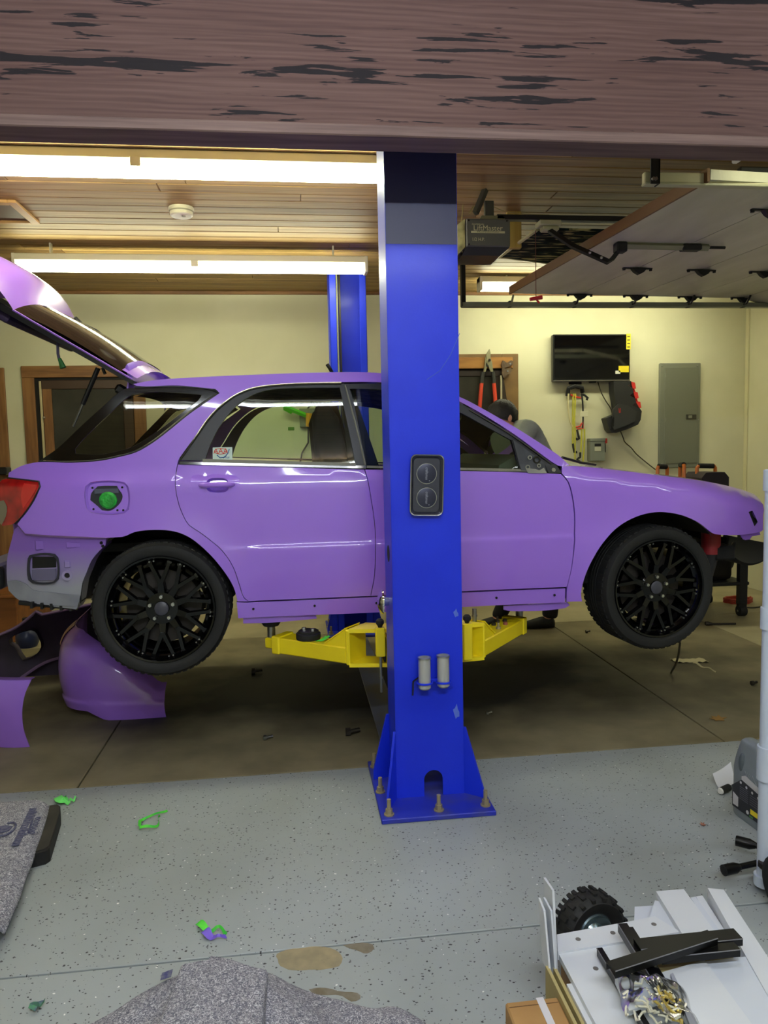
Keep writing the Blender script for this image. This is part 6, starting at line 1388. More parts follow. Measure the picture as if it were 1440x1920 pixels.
# ================================================================== FOREGROUND
def felt_mat():
    M = mat('felt', (118, 118, 126), .95, bump=.6, bscale=260); nt = M.node_tree; N = nt.nodes; L_ = nt.links; tc = N.new('ShaderNodeTexCoord')
    a = N.new('ShaderNodeTexNoise'); a.inputs['Scale'].default_value = 125; a.inputs['Detail'].default_value = 5; a.inputs['Distortion'].default_value = 2; L_.new(tc.outputs['Object'], a.inputs['Vector'])
    r = N.new('ShaderNodeValToRGB'); e = r.color_ramp.elements; e[0].position = .36; e[0].color = (*lin((94, 95, 110)), 1); e[1].position = .64; e[1].color = (*lin((204, 203, 210)), 1); e2 = e.new(.5); e2.color = (*lin((138, 137, 146)), 1)
    L_.new(a.outputs['Fac'], r.inputs[0]); b_ = N.new('ShaderNodeTexNoise'); b_.inputs['Scale'].default_value = 7; L_.new(tc.outputs['Object'], b_.inputs['Vector'])
    mx = N.new('ShaderNodeMix'); mx.data_type = 'RGBA'; mx.blend_type = 'MULTIPLY'; mx.inputs[0].default_value = .5; L_.new(r.outputs[0], mx.inputs[6]); L_.new(b_.outputs['Fac'], mx.inputs[7]); 
    L_.new(r.outputs[0], N['Principled BSDF'].inputs['Base Color'])
felt_mat()
# crumpled blanket at the bottom edge
GP = [atZ(x, y, 0) for x, y in ((90, 1960), (175, 1925), (270, 1868), (325, 1840), (392, 1812), (455, 1816), (505, 1834), (562, 1862), (640, 1882), (705, 1898), (745, 1896), (815, 1935), (900, 1975))]
GPs = smooth_path([Vector((p.x, p.y)) for p in GP], False, .02, 170)
from mathutils import noise as mnoise
def heap(u, v):
    i = u * (len(GPs) - 1); k = min(int(i), len(GPs) - 2); p = GPs[k].lerp(GPs[k + 1], i - k)
    c = Vector((-.12, 1.25)); q = p.lerp(c, v * .9)
    edge_ = min(1, v / .10); x, y = q.x, q.y
    h = .010 + .030 * edge_ ** .5 + .055 * math.exp(-(((x + .16) / .20) ** 2 + ((y - 1.80) / .28) ** 2)) * min(1, v / .25)
    h += .020 * edge_ * mnoise.noise(Vector((x * 6, y * 5, 1))) + .016 * edge_ * math.sin(14 * (x + .35 * y)) * math.exp(-((x - .08) / .22) ** 2) + .006 * edge_ * mnoise.noise(Vector((x * 22, y * 22, 4)))
    return Vector((x, y, max(.004, h)))
bk_ = thing('moving_blanket', 'crumpled grey felt moving blanket heaped on the painted floor beside the joint', 'blanket', (-.12, 1.6, 0))
build('blanket_sheet', MB().solid_grid(heap, 110, 50, lambda u, v: Vector((0, 0, -.004))), 'felt', bk_, ang=180)
FL = [atZ(x, y, .075) for x, y in ((393, 1790), (505, 1808), (500, 1850), (470, 1960), (310, 1975), (325, 1822), (388, 1812))]
fA, fB, fC, fD = atZ(392, 1784, .145), atZ(506, 1812, .130), atZ(330, 1945, .15), atZ(492, 1955, .14)
def flap(u, v):
    a = fA.lerp(fB, u); b = fC.lerp(fD, u); p = a.lerp(b, v)
    if u < .5 and v > .12: p.x -= .075 * min(1, (v - .12) / .04) * (1 - u * 2)
    p.z += .012 * mnoise.noise(Vector((p.x * 9, p.y * 9, 2))) + .012 * math.sin(math.pi * u) - .07 * max(0, 1 - u / .06) ** 2 - .06 * max(0, (u - .95) / .05) ** 2 - .07 * max(0, 1 - v / .07) ** 2
    return p
build('folded_flap', MB().solid_grid(flap, 44, 44, (0, 0, -.012)), 'felt', bk_, ang=180)
bs = atZ(311, 1842, .02); build('blue_print', MB().solid_grid(lambda u, v: bs + Vector((-.012 + .03 * u, -.015 + .03 * v, .018 + .008 * u)), 2, 2, (0, 0, .001)), mat('print_navy', (62, 66, 120), .8, var=.8, vscale=80, rgb2=(110, 112, 130)), bk_)
# second blanket over a black mat at the frame edge
e0 = [atZ(x, y, .085) for x, y in ((-260, 1530), (0, 1498), (68, 1487), (92, 1488))]; e1 = [atZ(x, y, .085) for x, y in ((-260, 1800), (-120, 1790), (-30, 1742), (6, 1728))]
R_ = smooth_path([atZ(x, y, .085) for x, y in ((94, 1490), (84, 1530), (68, 1575), (50, 1620), (36, 1662), (20, 1700), (8, 1732))], False, .03, 170)
def drape(u, v):
    i = v * (len(R_) - 1); k = min(int(i), len(R_) - 2); r = R_[k].lerp(R_[k + 1], i - k)
    w_ = .75; p = Vector((r.x - w_ * (1 - u), r.y + .0 * u, r.z))
    e_ = max(0, (u - .93) / .07); p.z -= .030 * e_ ** 2; p.z -= .06 * max(0, 1 - v / .05) ** 2
    p.z += .006 * mnoise.noise(Vector((p.x * 8, p.y * 8, 7))) + .004 * math.sin(9 * p.y) * u
    p.z = .045 + (p.z - .045) * 1.0
    return p
b2 = thing('moving_blanket', 'grey felt blanket with dark blue lettering draped over a black mat', 'blanket', (R_[0].x - .4, 2.95, 0))
build('blanket_sheet', MB().solid_grid(drape, 44, 44, lambda u, v: Vector((0, 0, -.012))), 'felt', b2, ang=180)
build('blanket_underlay', MB().solid_grid(lambda u, v: drape(u * .70, v) + Vector((0, 0, -.013)), 10, 20, lambda u, v: Vector((0, 0, -.066))), 'felt', b2, ang=60)
def on_blanket(x, y): return atZ(x, y, .088)
# worn dark lettering: row of letter-like blocks, an underline, a round emblem
pa, pb = on_blanket(62, 1516), on_blanket(27, 1588)
random.seed(3)
dl = (pb - pa); ln = dl.length; dn = dl.normalized(); up = Vector((-dn.y, dn.x, 0)); up = up if up.x > 0 else -up
lt_ = MB(); s = 0.
while s < ln - .012:
    wdt = random.uniform(.010, .018); hgt = .034 if random.random() < .3 else .026
    o = pa + dn * s; lt_.prism([o - up * .012, o + dn * wdt - up * .012, o + dn * wdt + up * (hgt - .012), o + up * (hgt - .012)], (0, 0, .0022)); s += wdt + .003
o_ = build('worn_lettering', lt_, mat('ink_blue', (60, 62, 96), .9, var=.7, vscale=90, rgb2=(104, 104, 124)), b2); o_['kind'] = 'stuff'
ua, ub = on_blanket(62, 1534), on_blanket(53, 1562); build('lettering_rule', MB().tube([ua + Vector((0, 0, .001)), ub + Vector((0, 0, .001))], .004, 4), 'ink_blue', b2)
lt2 = MB(); 
for k in range(6):
    o = on_blanket(71, 1535).lerp(on_blanket(60, 1562), k / 5); lt2.tube([o + Vector((.010 * math.cos(a), .007 * math.sin(a), .002)) for a in [2 * math.pi * i / 10 for i in range(10)]], .002, 4, closed=True)
build('small_lettering', lt2, 'ink_blue', b2)['kind'] = 'stuff'
em = on_blanket(12, 1556); build('emblem', MB().tube([em + Vector((.03 * math.cos(a), .05 * math.sin(a), .003)) for a in [math.radians(d) for d in range(-110, 120, 15)]], .004, 5), 'ink_blue', b2)
build('emblem_figure', MB().prism([em + Vector(q) for q in ((-.06, -.02, 0), (-.02, -.028, 0), (.012, -.01, 0), (.016, .018, 0), (-.01, .03, 0), (-.06, .022, 0))], (0, 0, .004)), 'ink_blue', b2); build('emblem_stroke', MB().tube([em + Vector((-.05, -.10, .003)), em + Vector((.0, -.06, .003))], .004, 4), 'ink_blue', b2)
# black mat
mq = [atZ(x, y, .055) for x, y in ((88, 1509), (106, 1506), (113, 1510), (113, 1522), (104, 1552), (93, 1588), (84, 1594), (60, 1600), (46, 1602), (66, 1512))]
mp_ = thing('black_mat', 'thick black rubber mat under the lettered grey blanket', 'mat', (mq[3].x - .08, mq[3].y - .2, 0))
build('mat_block', MB().prism([(p.x, p.y, .0) for p in mq], (0, 0, .05)), 'rubber_black', mp_)
cxm = sum(p.x for p in mq) / len(mq); cym = sum(p.y for p in mq) / len(mq)
build('mat_top', MB().prism([(cxm + (p.x - cxm) * .9, cym + (p.y - cym) * .94, .05) for p in mq], (0, 0, .004)), mat('mat_top_lit', (58, 56, 48), .6, var=.5, vscale=9, rgb2=(40, 39, 36)), mp_)  # light on the top face is put into this paler grey
rl = atZ(-2, 1712, .05); tag(build('black_tube', MB().lathe([(.028, 0), (.045, 0), (.045, .5), (.028, .5)], (0, 0, 0), 'y', 20, closed=True), 'rubber_black', origin=(rl.x - .03, rl.y - .0, .046)), 'end of a black rubber tube under the lettered grey blanket', 'tube')
# floor wear
def patch(name, pts, m, lab, z=.0006):
    P = smooth_path([Vector((p.x, p.y, 0)) for p in (atZ(x, y, 0) for x, y in pts)], True, .02, 100)
    P = [p + Vector((.006 * mnoise.noise(p * 30), .006 * mnoise.noise(p * 30 + Vector((5, 5, 5))), 0)) for p in P]
    build(name, MB().prism([(p.x, p.y, -.0005) for p in P], (0, 0, z + .0005)), m, floor, label=lab)
mat('worn_tan', (158, 144, 112), .6, var=.6, vscale=24, rgb2=(138, 128, 102)); mat('worn_brown', (108, 98, 78), .6, var=.5, vscale=30, rgb2=(126, 120, 106)); mat('worn_grey', (132, 130, 116), .55, var=.6, vscale=18, rgb2=(144, 144, 136))
patch('worn_patch', [(520, 1788), (560, 1778), (610, 1776), (640, 1790), (634, 1812), (590, 1818), (540, 1818), (522, 1806)], 'worn_tan', 'tan bare patch in the paint')
patch('worn_patch', [(645, 1772), (690, 1768), (702, 1778), (690, 1788), (664, 1782)], 'worn_brown', 'brown bare patch in the paint'); patch('worn_patch', [(578, 1856), (610, 1852), (634, 1858), (670, 1862), (676, 1872), (660, 1878), (640, 1868), (590, 1864)], 'worn_brown', 'brown bare patch in the paint')
# tape scraps and small litter
def ribbon(pts, wd, m, nm, lab, cat, z=.004, group=None):
    P = smooth_path([Vector((p.x, p.y, 0)) for p in (atZ(x, y, 0) for x, y in pts)], False, .015, 170); n = len(P)
    def fn(u, v):
        i = u * (n - 1); k = min(int(i), n - 2); p = P[k].lerp(P[k + 1], i - k); d = (P[k + 1] - P[k]).normalized(); nn = Vector((-d.y, d.x, 0)); w_ = wd * (.6 + .4 * math.sin(5 * u + 1))
        return p + nn * (w_ * (v - .5)) + Vector((0, 0, z + .006 * (1 + math.sin(11 * u)) + .007 * v))
    return tag(build(nm, MB().solid_grid(fn, max(8, n), 3, (0, 0, .0008)), m), lab, cat, group)
g_ = 'tape scraps on the floor'
ribbon([(262, 1556), (264, 1545), (272, 1538), (290, 1535), (300, 1531), (314, 1523)], .011, 'masking_green', 'tape_scrap', 'loop of bright green masking tape on the painted floor', 'tape', group=g_)
ribbon([(262, 1558), (282, 1557), (297, 1551), (297, 1540), (300, 1532)], .009, 'masking_green', 'tape_scrap', 'second strand of bright green masking tape lying with the green loop', 'tape', group=g_)
ribbon([(108, 1500), (118, 1508), (124, 1497), (120, 1506), (130, 1510)], .035, mat('masking_green_pale', (110, 226, 110), .6), 'tape_scrap', 'pale green crumpled tape scrap beside the black mat', 'tape', group=g_)
ribbon([(130, 1507), (138, 1505), (144, 1498)], .014, 'masking_green_pale', 'tape_scrap', 'thin green tape tail beside the black mat', 'tape', group=g_)
ribbon([(372, 1737), (380, 1744), (398, 1752), (410, 1747), (424, 1757)], .022, 'masking_green', 'tape_scrap', 'green side of the two-tone tape scrap above the grey blanket', 'tape', group=g_)
ribbon([(383, 1752), (395, 1762), (412, 1765), (424, 1760)], .026, mat('tape_violet', (120, 92, 214), .5), 'tape_scrap', 'violet side of the two-tone tape scrap above the grey blanket', 'tape', group=g_)
ribbon([(60, 1902), (72, 1890), (86, 1886), (70, 1896)], .022, mat('tape_teal', (70, 140, 90), .6, var=.6, vscale=40, rgb2=(70, 80, 110)), 'tape_scrap', 'small dull green tape scrap beyond the floor joint', 'tape', group=g_)
def leaf(x, y, sz, m, lab, rot):
    p = atZ(x, y, 0); mb = MB()
    out = [(0, -.5), (.25, -.2), (.6, -.25), (.4, .05), (.55, .4), (.18, .3), (0, .6), (-.2, .3), (-.55, .35), (-.35, .05), (-.6, -.2), (-.22, -.2)]
    c_, s_ = math.cos(rot), math.sin(rot)
    P = [Vector((p.x + sz * (a * c_ - b * s_), p.y + sz * (a * s_ + b * c_), .003 + .014 * (a * a + b * b))) for a, b in out]; ce = Vector((p.x, p.y, .004)); n = len(P)
    mb.add([ce] + P + [q - Vector((0, 0, .0015)) for q in [ce] + P], [(0, i + 1, (i + 1) % n + 1) for i in range(n)] + [(n + 1, n + 2 + (i + 1) % n, n + 2 + i) for i in range(n)] + [(i + 1, n + 2 + i, n + 2 + (i + 1) % n, (i + 1) % n + 1) for i in range(n)])
    return tag(build('dry_leaf', mb, m), lab, 'leaf')
leaf(1347, 1349, .075, mat('leaf_tan', (158, 118, 58), .7), 'dry tan leaf on the dark floor near the slab edge', .4); leaf(1318, 1548, .022, mat('leaf_rust', (160, 110, 90), .7), 'small reddish leaf fragment on the painted floor before the oil jug', 1.1)
def litter(x, y, r, m, lab, nm='loose_bolt'):
    p = atZ(x, y, 0); t = thing(nm, lab, 'hardware', (p.x, p.y, 0), group='hardware scattered on the floor')
    build('head', MB().cyl((p.x, p.y, r), (p.x + r * 1.2, p.y, r), r, seg=6), m, t); build('shank', MB().cyl((p.x + r, p.y, r), (p.x + r * 3.4, p.y + r, r), r * .55, seg=8), m, t)
litter(472, 1264, .020, 'dark_steel', 'dark bolt on the floor beside the rear wheel'); litter(648, 1380, .022, 'dark_steel', 'black bolt on the floor beside the cover plate'); litter(494, 1388, .014, 'zinc', 'small pale bolt on the dark floor under the rear door'); litter(1098, 1187, .012, 'dark_steel', 'tiny dark bolt on the floor below the front wheel'); litter(1408, 1285, .014, 'dark_steel', 'small bolt on the floor next to the white pipe'); litter(912, 1340, .010, 'steel', 'shiny screw on the dark floor beside the lift post'); litter(503, 1190, .010, 'dark_steel', 'tiny dark screw on the floor behind the lift pad')
rg = atZ(1290, 1240, 0); tag(build('paper_scrap', MB().solid_grid(lambda u, v: Vector((rg.x - .10 + .22 * u, rg.y - .03 + .09 * v - .03 * u, .003 + .022 * abs(mnoise.noise(Vector((u * 5, v * 5, 3)))))), 10, 6, (0, 0, .0015)), mat('scrap_cream', (190, 180, 140), .8)), 'crumpled cream paper scrap on the floor below the front wheel', 'paper')
ribbon([(1300, 1246), (1320, 1254), (1342, 1262)], .012, 'scrap_cream', 'paper_strip', 'thin cream paper strip trailing from the crumpled scrap', 'paper')
hw_ = [atY(1275, 1205, 3.75), atY(1272, 1228, 3.8), atZ(1258, 1262, .004)]; tag(build('hanging_wire', MB().tube(smooth_path(hw_), .006, 6), 'cable_dark'), 'thin dark wire hanging from the front wheel to the floor', 'wire')
# ---- flat-pack stack on a hand truck
mat('board_white', (206, 210, 216), .35); mat('board_white_2', (198, 204, 214), .35); mat('cardboard', (172, 134, 82), .75, var=.3, vscale=5, rgb2=(156, 118, 70)); mat('cardboard_in', (168, 154, 104), .8); mat('rail_black', (7, 7, 8), .34, spec=.3); mat('hole_grey', (104, 100, 98), .6)
Z0 = .20
def board(pts, z, th, m, lab, holes=(), grp='white flat-pack boards', nm='white_board'):
    P = [atZ(x, y, z) for x, y in pts]; o = build(nm, MB().prism([(p.x, p.y, z - th) for p in P], (0, 0, th)), m)
    tag(o, lab, 'board', grp)
    for x, y in holes:
        p = atZ(x, y, z); build('dowel_hole', MB().cyl((p.x, p.y, z - .004), (p.x, p.y, z + .0006), .007, seg=12), 'hole_grey', o)
    return o
def rail_(a, b, z, wd, th, lab, m='rail_black', zb=None):
    A_ = atZ(*a, z); B_ = atZ(*b, zb or z); d = (B_ - A_); n = Vector((-d.y, d.x, 0)).normalized() * wd / 2
    t = thing('metal_rail', lab, 'rail', A_.lerp(B_, .5), group='black metal rails on the boards')
    build('web', MB().prism([A_ - n, A_ + n, B_ + n, B_ - n], (0, 0, .003)), m, t)
    for s in (-1, 1):
        k = n * s; build('flange', MB().prism([A_ + k, A_ + k * .9, B_ + k * .9, B_ + k], (0, 0, -th)), m, t)
    k = -n; build('flange_edge', MB().tube([A_ + k + Vector((0, 0, .002)), B_ + k + Vector((0, 0, .002))], .0016, 4), mat('edge_shine', (110, 110, 116), .3), t)
    return t
# base pallet of boards reaching the hand truck
bpx = [atZ(x, y, Z0) for x, y in ((1046, 1784), (1440, 1817))]
board([(1052, 1790), (1275, 1752), (1500, 1990), (1150, 1990)], .165, .16, 'cardboard', 'brown cardboard-wrapped lowest boards of the flat-pack stack', nm='wrapped_board', grp='flat-pack stack base')
board([(1190, 1700), (1318, 1692), (1430, 1990), (1180, 1990)], .178, .012, 'board_white_2', 'wide white board deep in the stack under the cardboard sheet')
board([(1047, 1787), (1167, 1763), (1300, 1960), (1138, 1960)], .200, .016, 'board_white', 'long white board with one dowel hole along the open side of the stack', [(1117, 1816)])
board([(1044, 1752), (1167, 1730), (1228, 1718), (1276, 1747), (1170, 1765), (1046, 1785)], .206, .022, 'board_white', 'white cross board with three dowel holes closing the end of the stack', [(1084, 1761), (1149, 1749), (1226, 1733)])
board([(1216, 1724), (1228, 1688), (1236, 1690), (1276, 1747)], .200, .016, 'board_white_2', 'small slanted white board end beside the cross board')
board([(1230, 1671), (1282, 1667), (1345, 1752), (1396, 1826), (1345, 1840), (1278, 1749)], .216, .016, 'board_white', 'wide white board pointing at the lift post, topmost of the far end')
board([(1295, 1683), (1304, 1681), (1440, 1872), (1424, 1880)], .206, .014, 'board_white_2', 'narrow white board strip beside the wide topmost board')
board([(1305, 1681), (1317, 1679), (1446, 1880), (1430, 1890)], .204, .014, 'board_white', 'second narrow white board strip next to the tall white beam')
ob = [atZ(x, y, .235) for x, y in ((1327, 1665), (1357, 1668), (1500, 1886), (1462, 1906))]
tag(build('white_board', MB().prism([(p.x, p.y, .15) for p in ob], (0, 0, .085)), 'board_white'), 'tall white beam-like board at the outer side of the stack beside the black wheel', 'board', 'white flat-pack boards')
board([(1160, 1826), (1312, 1786), (1372, 1776), (1378, 1812), (1322, 1818), (1180, 1850)], .2225, .005, 'cardboard_in', 'tan cardboard sheet showing between the white boards', nm='cardboard_sheet', grp='cardboard in the stack')
board([(1237, 1824), (1321, 1800), (1440, 1960), (1330, 1985)], .240, .016, 'board_white', 'large white board nearest the viewer beside the plastic bag')
board([(1310, 1804), (1410, 1792), (1530, 1950), (1430, 1968)], .232, .009, 'board_white_2', 'large white board nearest the viewer at the outer side')
board([(1257, 1826), (1262, 1824), (1340, 1985), (1320, 1990)], .250, .010, mat('board_edge_grey', (150, 152, 164), .5), 'thin grey-edged board strip behind the plastic bag')
board([(1153, 1835), (1230, 1826), (1250, 1870), (1180, 1895)], .236, .012, 'board_white_2', 'white board piece under the crossing black rails')
# upright thin boards at the end of the stack
def upright(pts, X, th, m, lab):
    P = [atX(x, y, X) for x, y in pts]; tag(build('white_board', MB().prism(P, (-th, 0, 0)), m), lab, 'board', 'white flat-pack boards')
upright([(1023, 1645), (1039.5, 1669), (1047, 1835), (1026, 1800)], .632, .006, 'board_white', 'tallest thin white board standing upright beside the hand truck wheel')
upright([(1022, 1682), (1036, 1708), (1045, 1836), (1024, 1800)], .620, .005, 'board_white_2', 'middle thin white board standing upright beside the hand truck wheel')
upright([(1013, 1683), (1023, 1708), (1034, 1830), (1020, 1800)], .606, .005, 'board_white', 'shortest thin white board standing upright, outermost of the three')
for X, lab, y0 in ((.600, 'outer tan cardboard strip standing on edge along the stack', 1.74), (.617, 'inner tan cardboard strip standing on edge along the stack', 1.73)):
    tag(build('cardboard_strip', MB().bb((X - .004, 1.15, .0), (X + .004, y0, .178)), 'cardboard_in'), lab, 'cardboard', 'cardboard in the stack')
tag(build('white_board', MB().bb((.622, 1.15, .0), (.640, 1.66, .186)), 'board_white'), 'white board standing on edge between the cardboard strips and the long board', 'board', 'white flat-pack boards')
# rails
rail_((1124, 1779), (1226, 1945), .226, .014, .018, 'black rail along the long white board, nearest the cardboard strips')
rail_((1167, 1733), (1262, 1886), .262, .024, .02, 'black slotted rail running from the cross board into the plastic bag')
rail_((1181, 1740), (1276, 1892), .258, .016, .018, 'second black rail lying against the slotted rail')
rail_((1195, 1772), (1384, 1752), .272, .040, .016, 'wide black rail lying across the stack, farther from the viewer')
rail_((1236, 1790), (1382, 1775), .272, .028, .016, 'wide black rail lying across the stack, nearer to the viewer')
rail_((1145, 1814), (1336, 1753), .292, .034, .016, 'black rail lying slanted on top of the other rails')
# bag with brass fittings
bc = atZ(1226, 1893, .25)
bg = thing('plastic_bag', 'clear plastic bag of small brass fittings lying on the white boards', 'bag', (bc.x, bc.y, .242))
glass('clear_film', (.93, .94, .92), .8); [setattr(n_.inputs['Roughness'], 'default_value', .22) for n_ in MATS['clear_film'].node_tree.nodes if n_.type == 'BSDF_GLOSSY']; [setattr(n_.inputs[0], 'default_value', 1.22) for n_ in MATS['clear_film'].node_tree.nodes if n_.type == 'FRESNEL']
def bagf(u, v):
    a = 2 * math.pi * u; rr_ = (.012 + .078 * v); n = mnoise.noise(Vector((math.cos(a) * 1.5, math.sin(a) * 1.5, v * 2)))
    z = .250 + .040 * (1 - v ** 2.5) + .014 * n + .005 * mnoise.noise(Vector((math.cos(a) * 5, math.sin(a) * 5, v * 6)))
    return Vector((bc.x + rr_ * (1 + .25 * n) * math.cos(a) * .85 + .01, bc.y + rr_ * (1.25 + .3 * n) * math.sin(a) - .0, max(.2415, z)))
bm_ = MB(); bm_.grid(bagf, 56, 20); build('bag_film', bm_, 'clear_film', bg, ang=40, fix=False)
random.seed(11); fm_ = mesh_of('fitting', MB().lathe([(0, 0), (.006, 0), (.006, .006), (.003, .007), (.003, .022), (0, .023)], (0, 0, 0), 'z', 8), mat('brass', (206, 182, 96), .3, metal=.6)); fm2 = mesh_of('fitting', MB().tube([(0, 0, 0), (.012, .004, .004), (.028, 0, .006), (.036, .01, .004)], .0025, 5), mat('bag_white', (214, 210, 190), .4))
bI = WM[bg.name].inverted()
for k in range(46):
    br = k % 2 == 0; cx_, cy_ = (bc.x + .035, bc.y - .0) if br else (bc.x - .01, bc.y + .0)
    M_ = Matrix.Translation((cx_ + random.gauss(0, .012 if br else .028), cy_ + random.gauss(0, .022 if br else .034), .247 + random.uniform(0, .020))) @ Matrix.Rotation(random.uniform(0, 6.28), 4, 'Z') @ Matrix.Rotation(random.uniform(.6, 1.6), 4, 'X')
    inst('fitting', fm_ if br else fm2, bg, bI @ M_)
# cardboard box with a white strap
ba, bb2 = atZ(947, 1879, .165), atZ(1043, 1864, .165)
cbx = thing('cardboard_box', 'brown cardboard box with a white strap beside the flat-pack stack', 'box', ((ba.x + bb2.x) / 2, ba.y - .25, 0))
build('carton', MB().bb((ba.x, ba.y - .5, 0), (bb2.x - .0, ba.y, .165), .004), 'cardboard', cbx)
sx_ = atZ(1012, 1872, .168).x; build('strap', MB().bb((sx_ - .008, ba.y - .501, .1645), (sx_ + .010, ba.y + .001, .1665)).bb((sx_ - .008, ba.y, 0.001), (sx_ + .010, ba.y + .0015, .165)), mat('strap_white', (208, 206, 212), .4), cbx)['kind'] = 'stuff'
build('top_seam', MB().bb((ba.x + .005, ba.y - .02, .1645), (bb2.x - .005, ba.y - .018, .1656)), mat('seam_brown', (96, 66, 36), .8), cbx)
# hand truck wheel
WR = .108; wc = atZ(1107, 1742, WR)
hw2 = thing('hand_truck_wheel', 'knobbly black pneumatic wheel with a steel hub behind the white boards', 'wheel', (wc.x, wc.y + .0, 0))
MW = Matrix.Scale(1, 4) @ Matrix.Translation((wc.x, wc.y, WR)) @ Matrix.Rotation(math.radians(14), 4, 'Z') @ Matrix.Rotation(math.radians(-4), 4, 'X')
def tw(mb): mb.v = [MW @ v for v in mb.v]; return mb
KS = .108 / .118
def tw(mb): mb.v = [MW @ (v * KS) for v in mb.v]; return mb
build('tyre', tw(MB().lathe([(.060, -.028), (.078, -.040), (.098, -.042), (.110, -.030), (.1145, -.012), (.1145, .012), (.110, .030), (.098, .042), (.078, .040), (.060, .028)], (0, 0, 0), 'y', 48, closed=True)), 'tyre_rubber', hw2, fix=True)
tk_ = MB()
for k in range(34):
    a = 2 * math.pi * k / 34; ca, sa = math.cos(a), math.sin(a); Rr_ = Matrix.Rotation(-a, 3, 'Y')
    tk_.box((.1145 * ca, .024 if k % 2 else -.006, .1145 * sa), (.009, .030, .013), Rr_); tk_.box((.108 * ca, -.031 if k % 2 else .034, .108 * sa), (.010, .022, .012), Rr_)
build('tread_knobs', tw(tk_), 'tyre_rubber', hw2)['kind'] = 'stuff'
build('hub', tw(MB().lathe([(.062, -.028), (.058, -.034), (.05, -.026), (.03, -.020), (.018, -.034), (.0, -.034), (0, .034), (.062, .028)], (0, 0, 0), 'y', 32)), mat('hub_zinc', (150, 170, 176), .25, metal=.9), hw2)
build('axle', tw(MB().cyl((0, -.06, 0), (0, .06, 0), .009, seg=12)), 'steel', hw2)
# ---- white pipe rack at the frame edge
mat('pvc_white', (196, 206, 222), .35); mat('film_white', (214, 220, 230), .2)
pr_ = atZ(1424, 1678, 0); PX, PYY, PR = pr_.x + .034, 2.22, .026
rk = thing('pipe_rack', 'white plastic pipe rack with black wheels at the picture edge', 'rack', (PX, PYY, 0))
ztop = atY(1436, 884, PYY).z
pole = build('pole', MB().cyl((PX, PYY, .03), (PX, PYY, ztop), PR, seg=24), 'pvc_white', rk)
def fit(z0, z1, r=.0315): build('fitting', MB().lathe([(PR, z0), (r, z0), (r, z1), (PR, z1)], (PX, PYY, 0), 'z', 24), 'pvc_white', rk)
fit(ztop - .062, ztop + .004); zf = [atY(1430, y, PYY).z for y in (1180, 1140, 1462, 1400, 1690, 1640)]
fit(zf[0], zf[1]); fit(zf[2], zf[3], .033); fit(max(.02, zf[4]), zf[5], .035)
build('pole', MB().cyl((PX + .6, PYY + .02, .03), (PX + .6, PYY + .02, ztop), PR, seg=24), 'pvc_white', rk)
build('pole_cap', MB().lathe([(0, ztop + .008), (.028, ztop + .006), (.0315, ztop)], (PX, PYY, 0), 'z', 24), 'pvc_white', rk)
for z in (zf[3] - .02, zf[5] - .02, zf[1] - .02):
    build('cross_pipe', MB().cyl((PX, PYY, z), (PX + .6, PYY + .02, z), .022, seg=18), 'pvc_white', rk)
    fl = MB()
    for k in range(5): a = -1.9 + .35 * k; fl.prism([Vector((PX + .034 * math.cos(a), PYY + .034 * math.sin(a), z + .01 * k)), Vector((PX + .05 * math.cos(a + .2), PYY + .045 * math.sin(a + .2), z - .03 + .012 * k)), Vector((PX + .034 * math.cos(a + .3), PYY + .034 * math.sin(a + .3), z - .035))], Vector((.001, .001, 0)))
    build('film_tatters', fl, 'film_white', rk)['kind'] = 'stuff'
for dx, dy in ((-.02, -.14), (.5, -.12)):
    wl = build('wheel', MB().lathe([(.02, -.03), (.07, -.036), (.092, -.024), (.098, 0), (.092, .024), (.07, .036), (.02, .03)], (PX + dx + .0, PYY + dy, .098), 'x', 32, closed=True), 'tyre_rubber', rk); build('wheel_hub', MB().cyl((PX + dx - .032, PYY + dy, .098), (PX + dx + .032, PYY + dy, .098), .04, seg=20), 'rubber_black', wl)
build('wheel_fork', MB().bb((PX - .03, PYY - .16, .085), (PX + .015, PYY + .0, .11), .004), 'dark_steel', rk)
# ---- four-way lug wrench
lw = thing('lug_wrench', 'black four-way lug wrench behind the white pipe', 'lug wrench', (PX + .2, PYY + .22, 0))
c1 = atZ(1357, 1632, .06); c2 = atZ(1380, 1576, .06); cc_ = Vector((PX + .16, c1.y + .05, .06))
def sock(tip, end, rot=0):
    d = (end - tip).normalized(); arm_ = build('arm', MB().tube([tip + d * .05, end], .010, 10), 'rail_black', lw)
    build('socket', MB().tube([tip, tip + d * .045, tip + d * .065], [.0185, .0185, .011], 14, cap=True), 'rail_black', arm_); build('socket_mouth', MB().cyl(tip - d * .0005, tip + d * .002, .013, seg=12), 'cavity', arm_)
sock(c1, cc_); sock(c2, cc_); sock(cc_ * 2 - c1, cc_); sock(cc_ * 2 - c2, cc_)
lg_ = build('stand_peg', MB().cyl((cc_.x, cc_.y, 0), (cc_.x, cc_.y, .06), .010, seg=10), 'rail_black', lw)
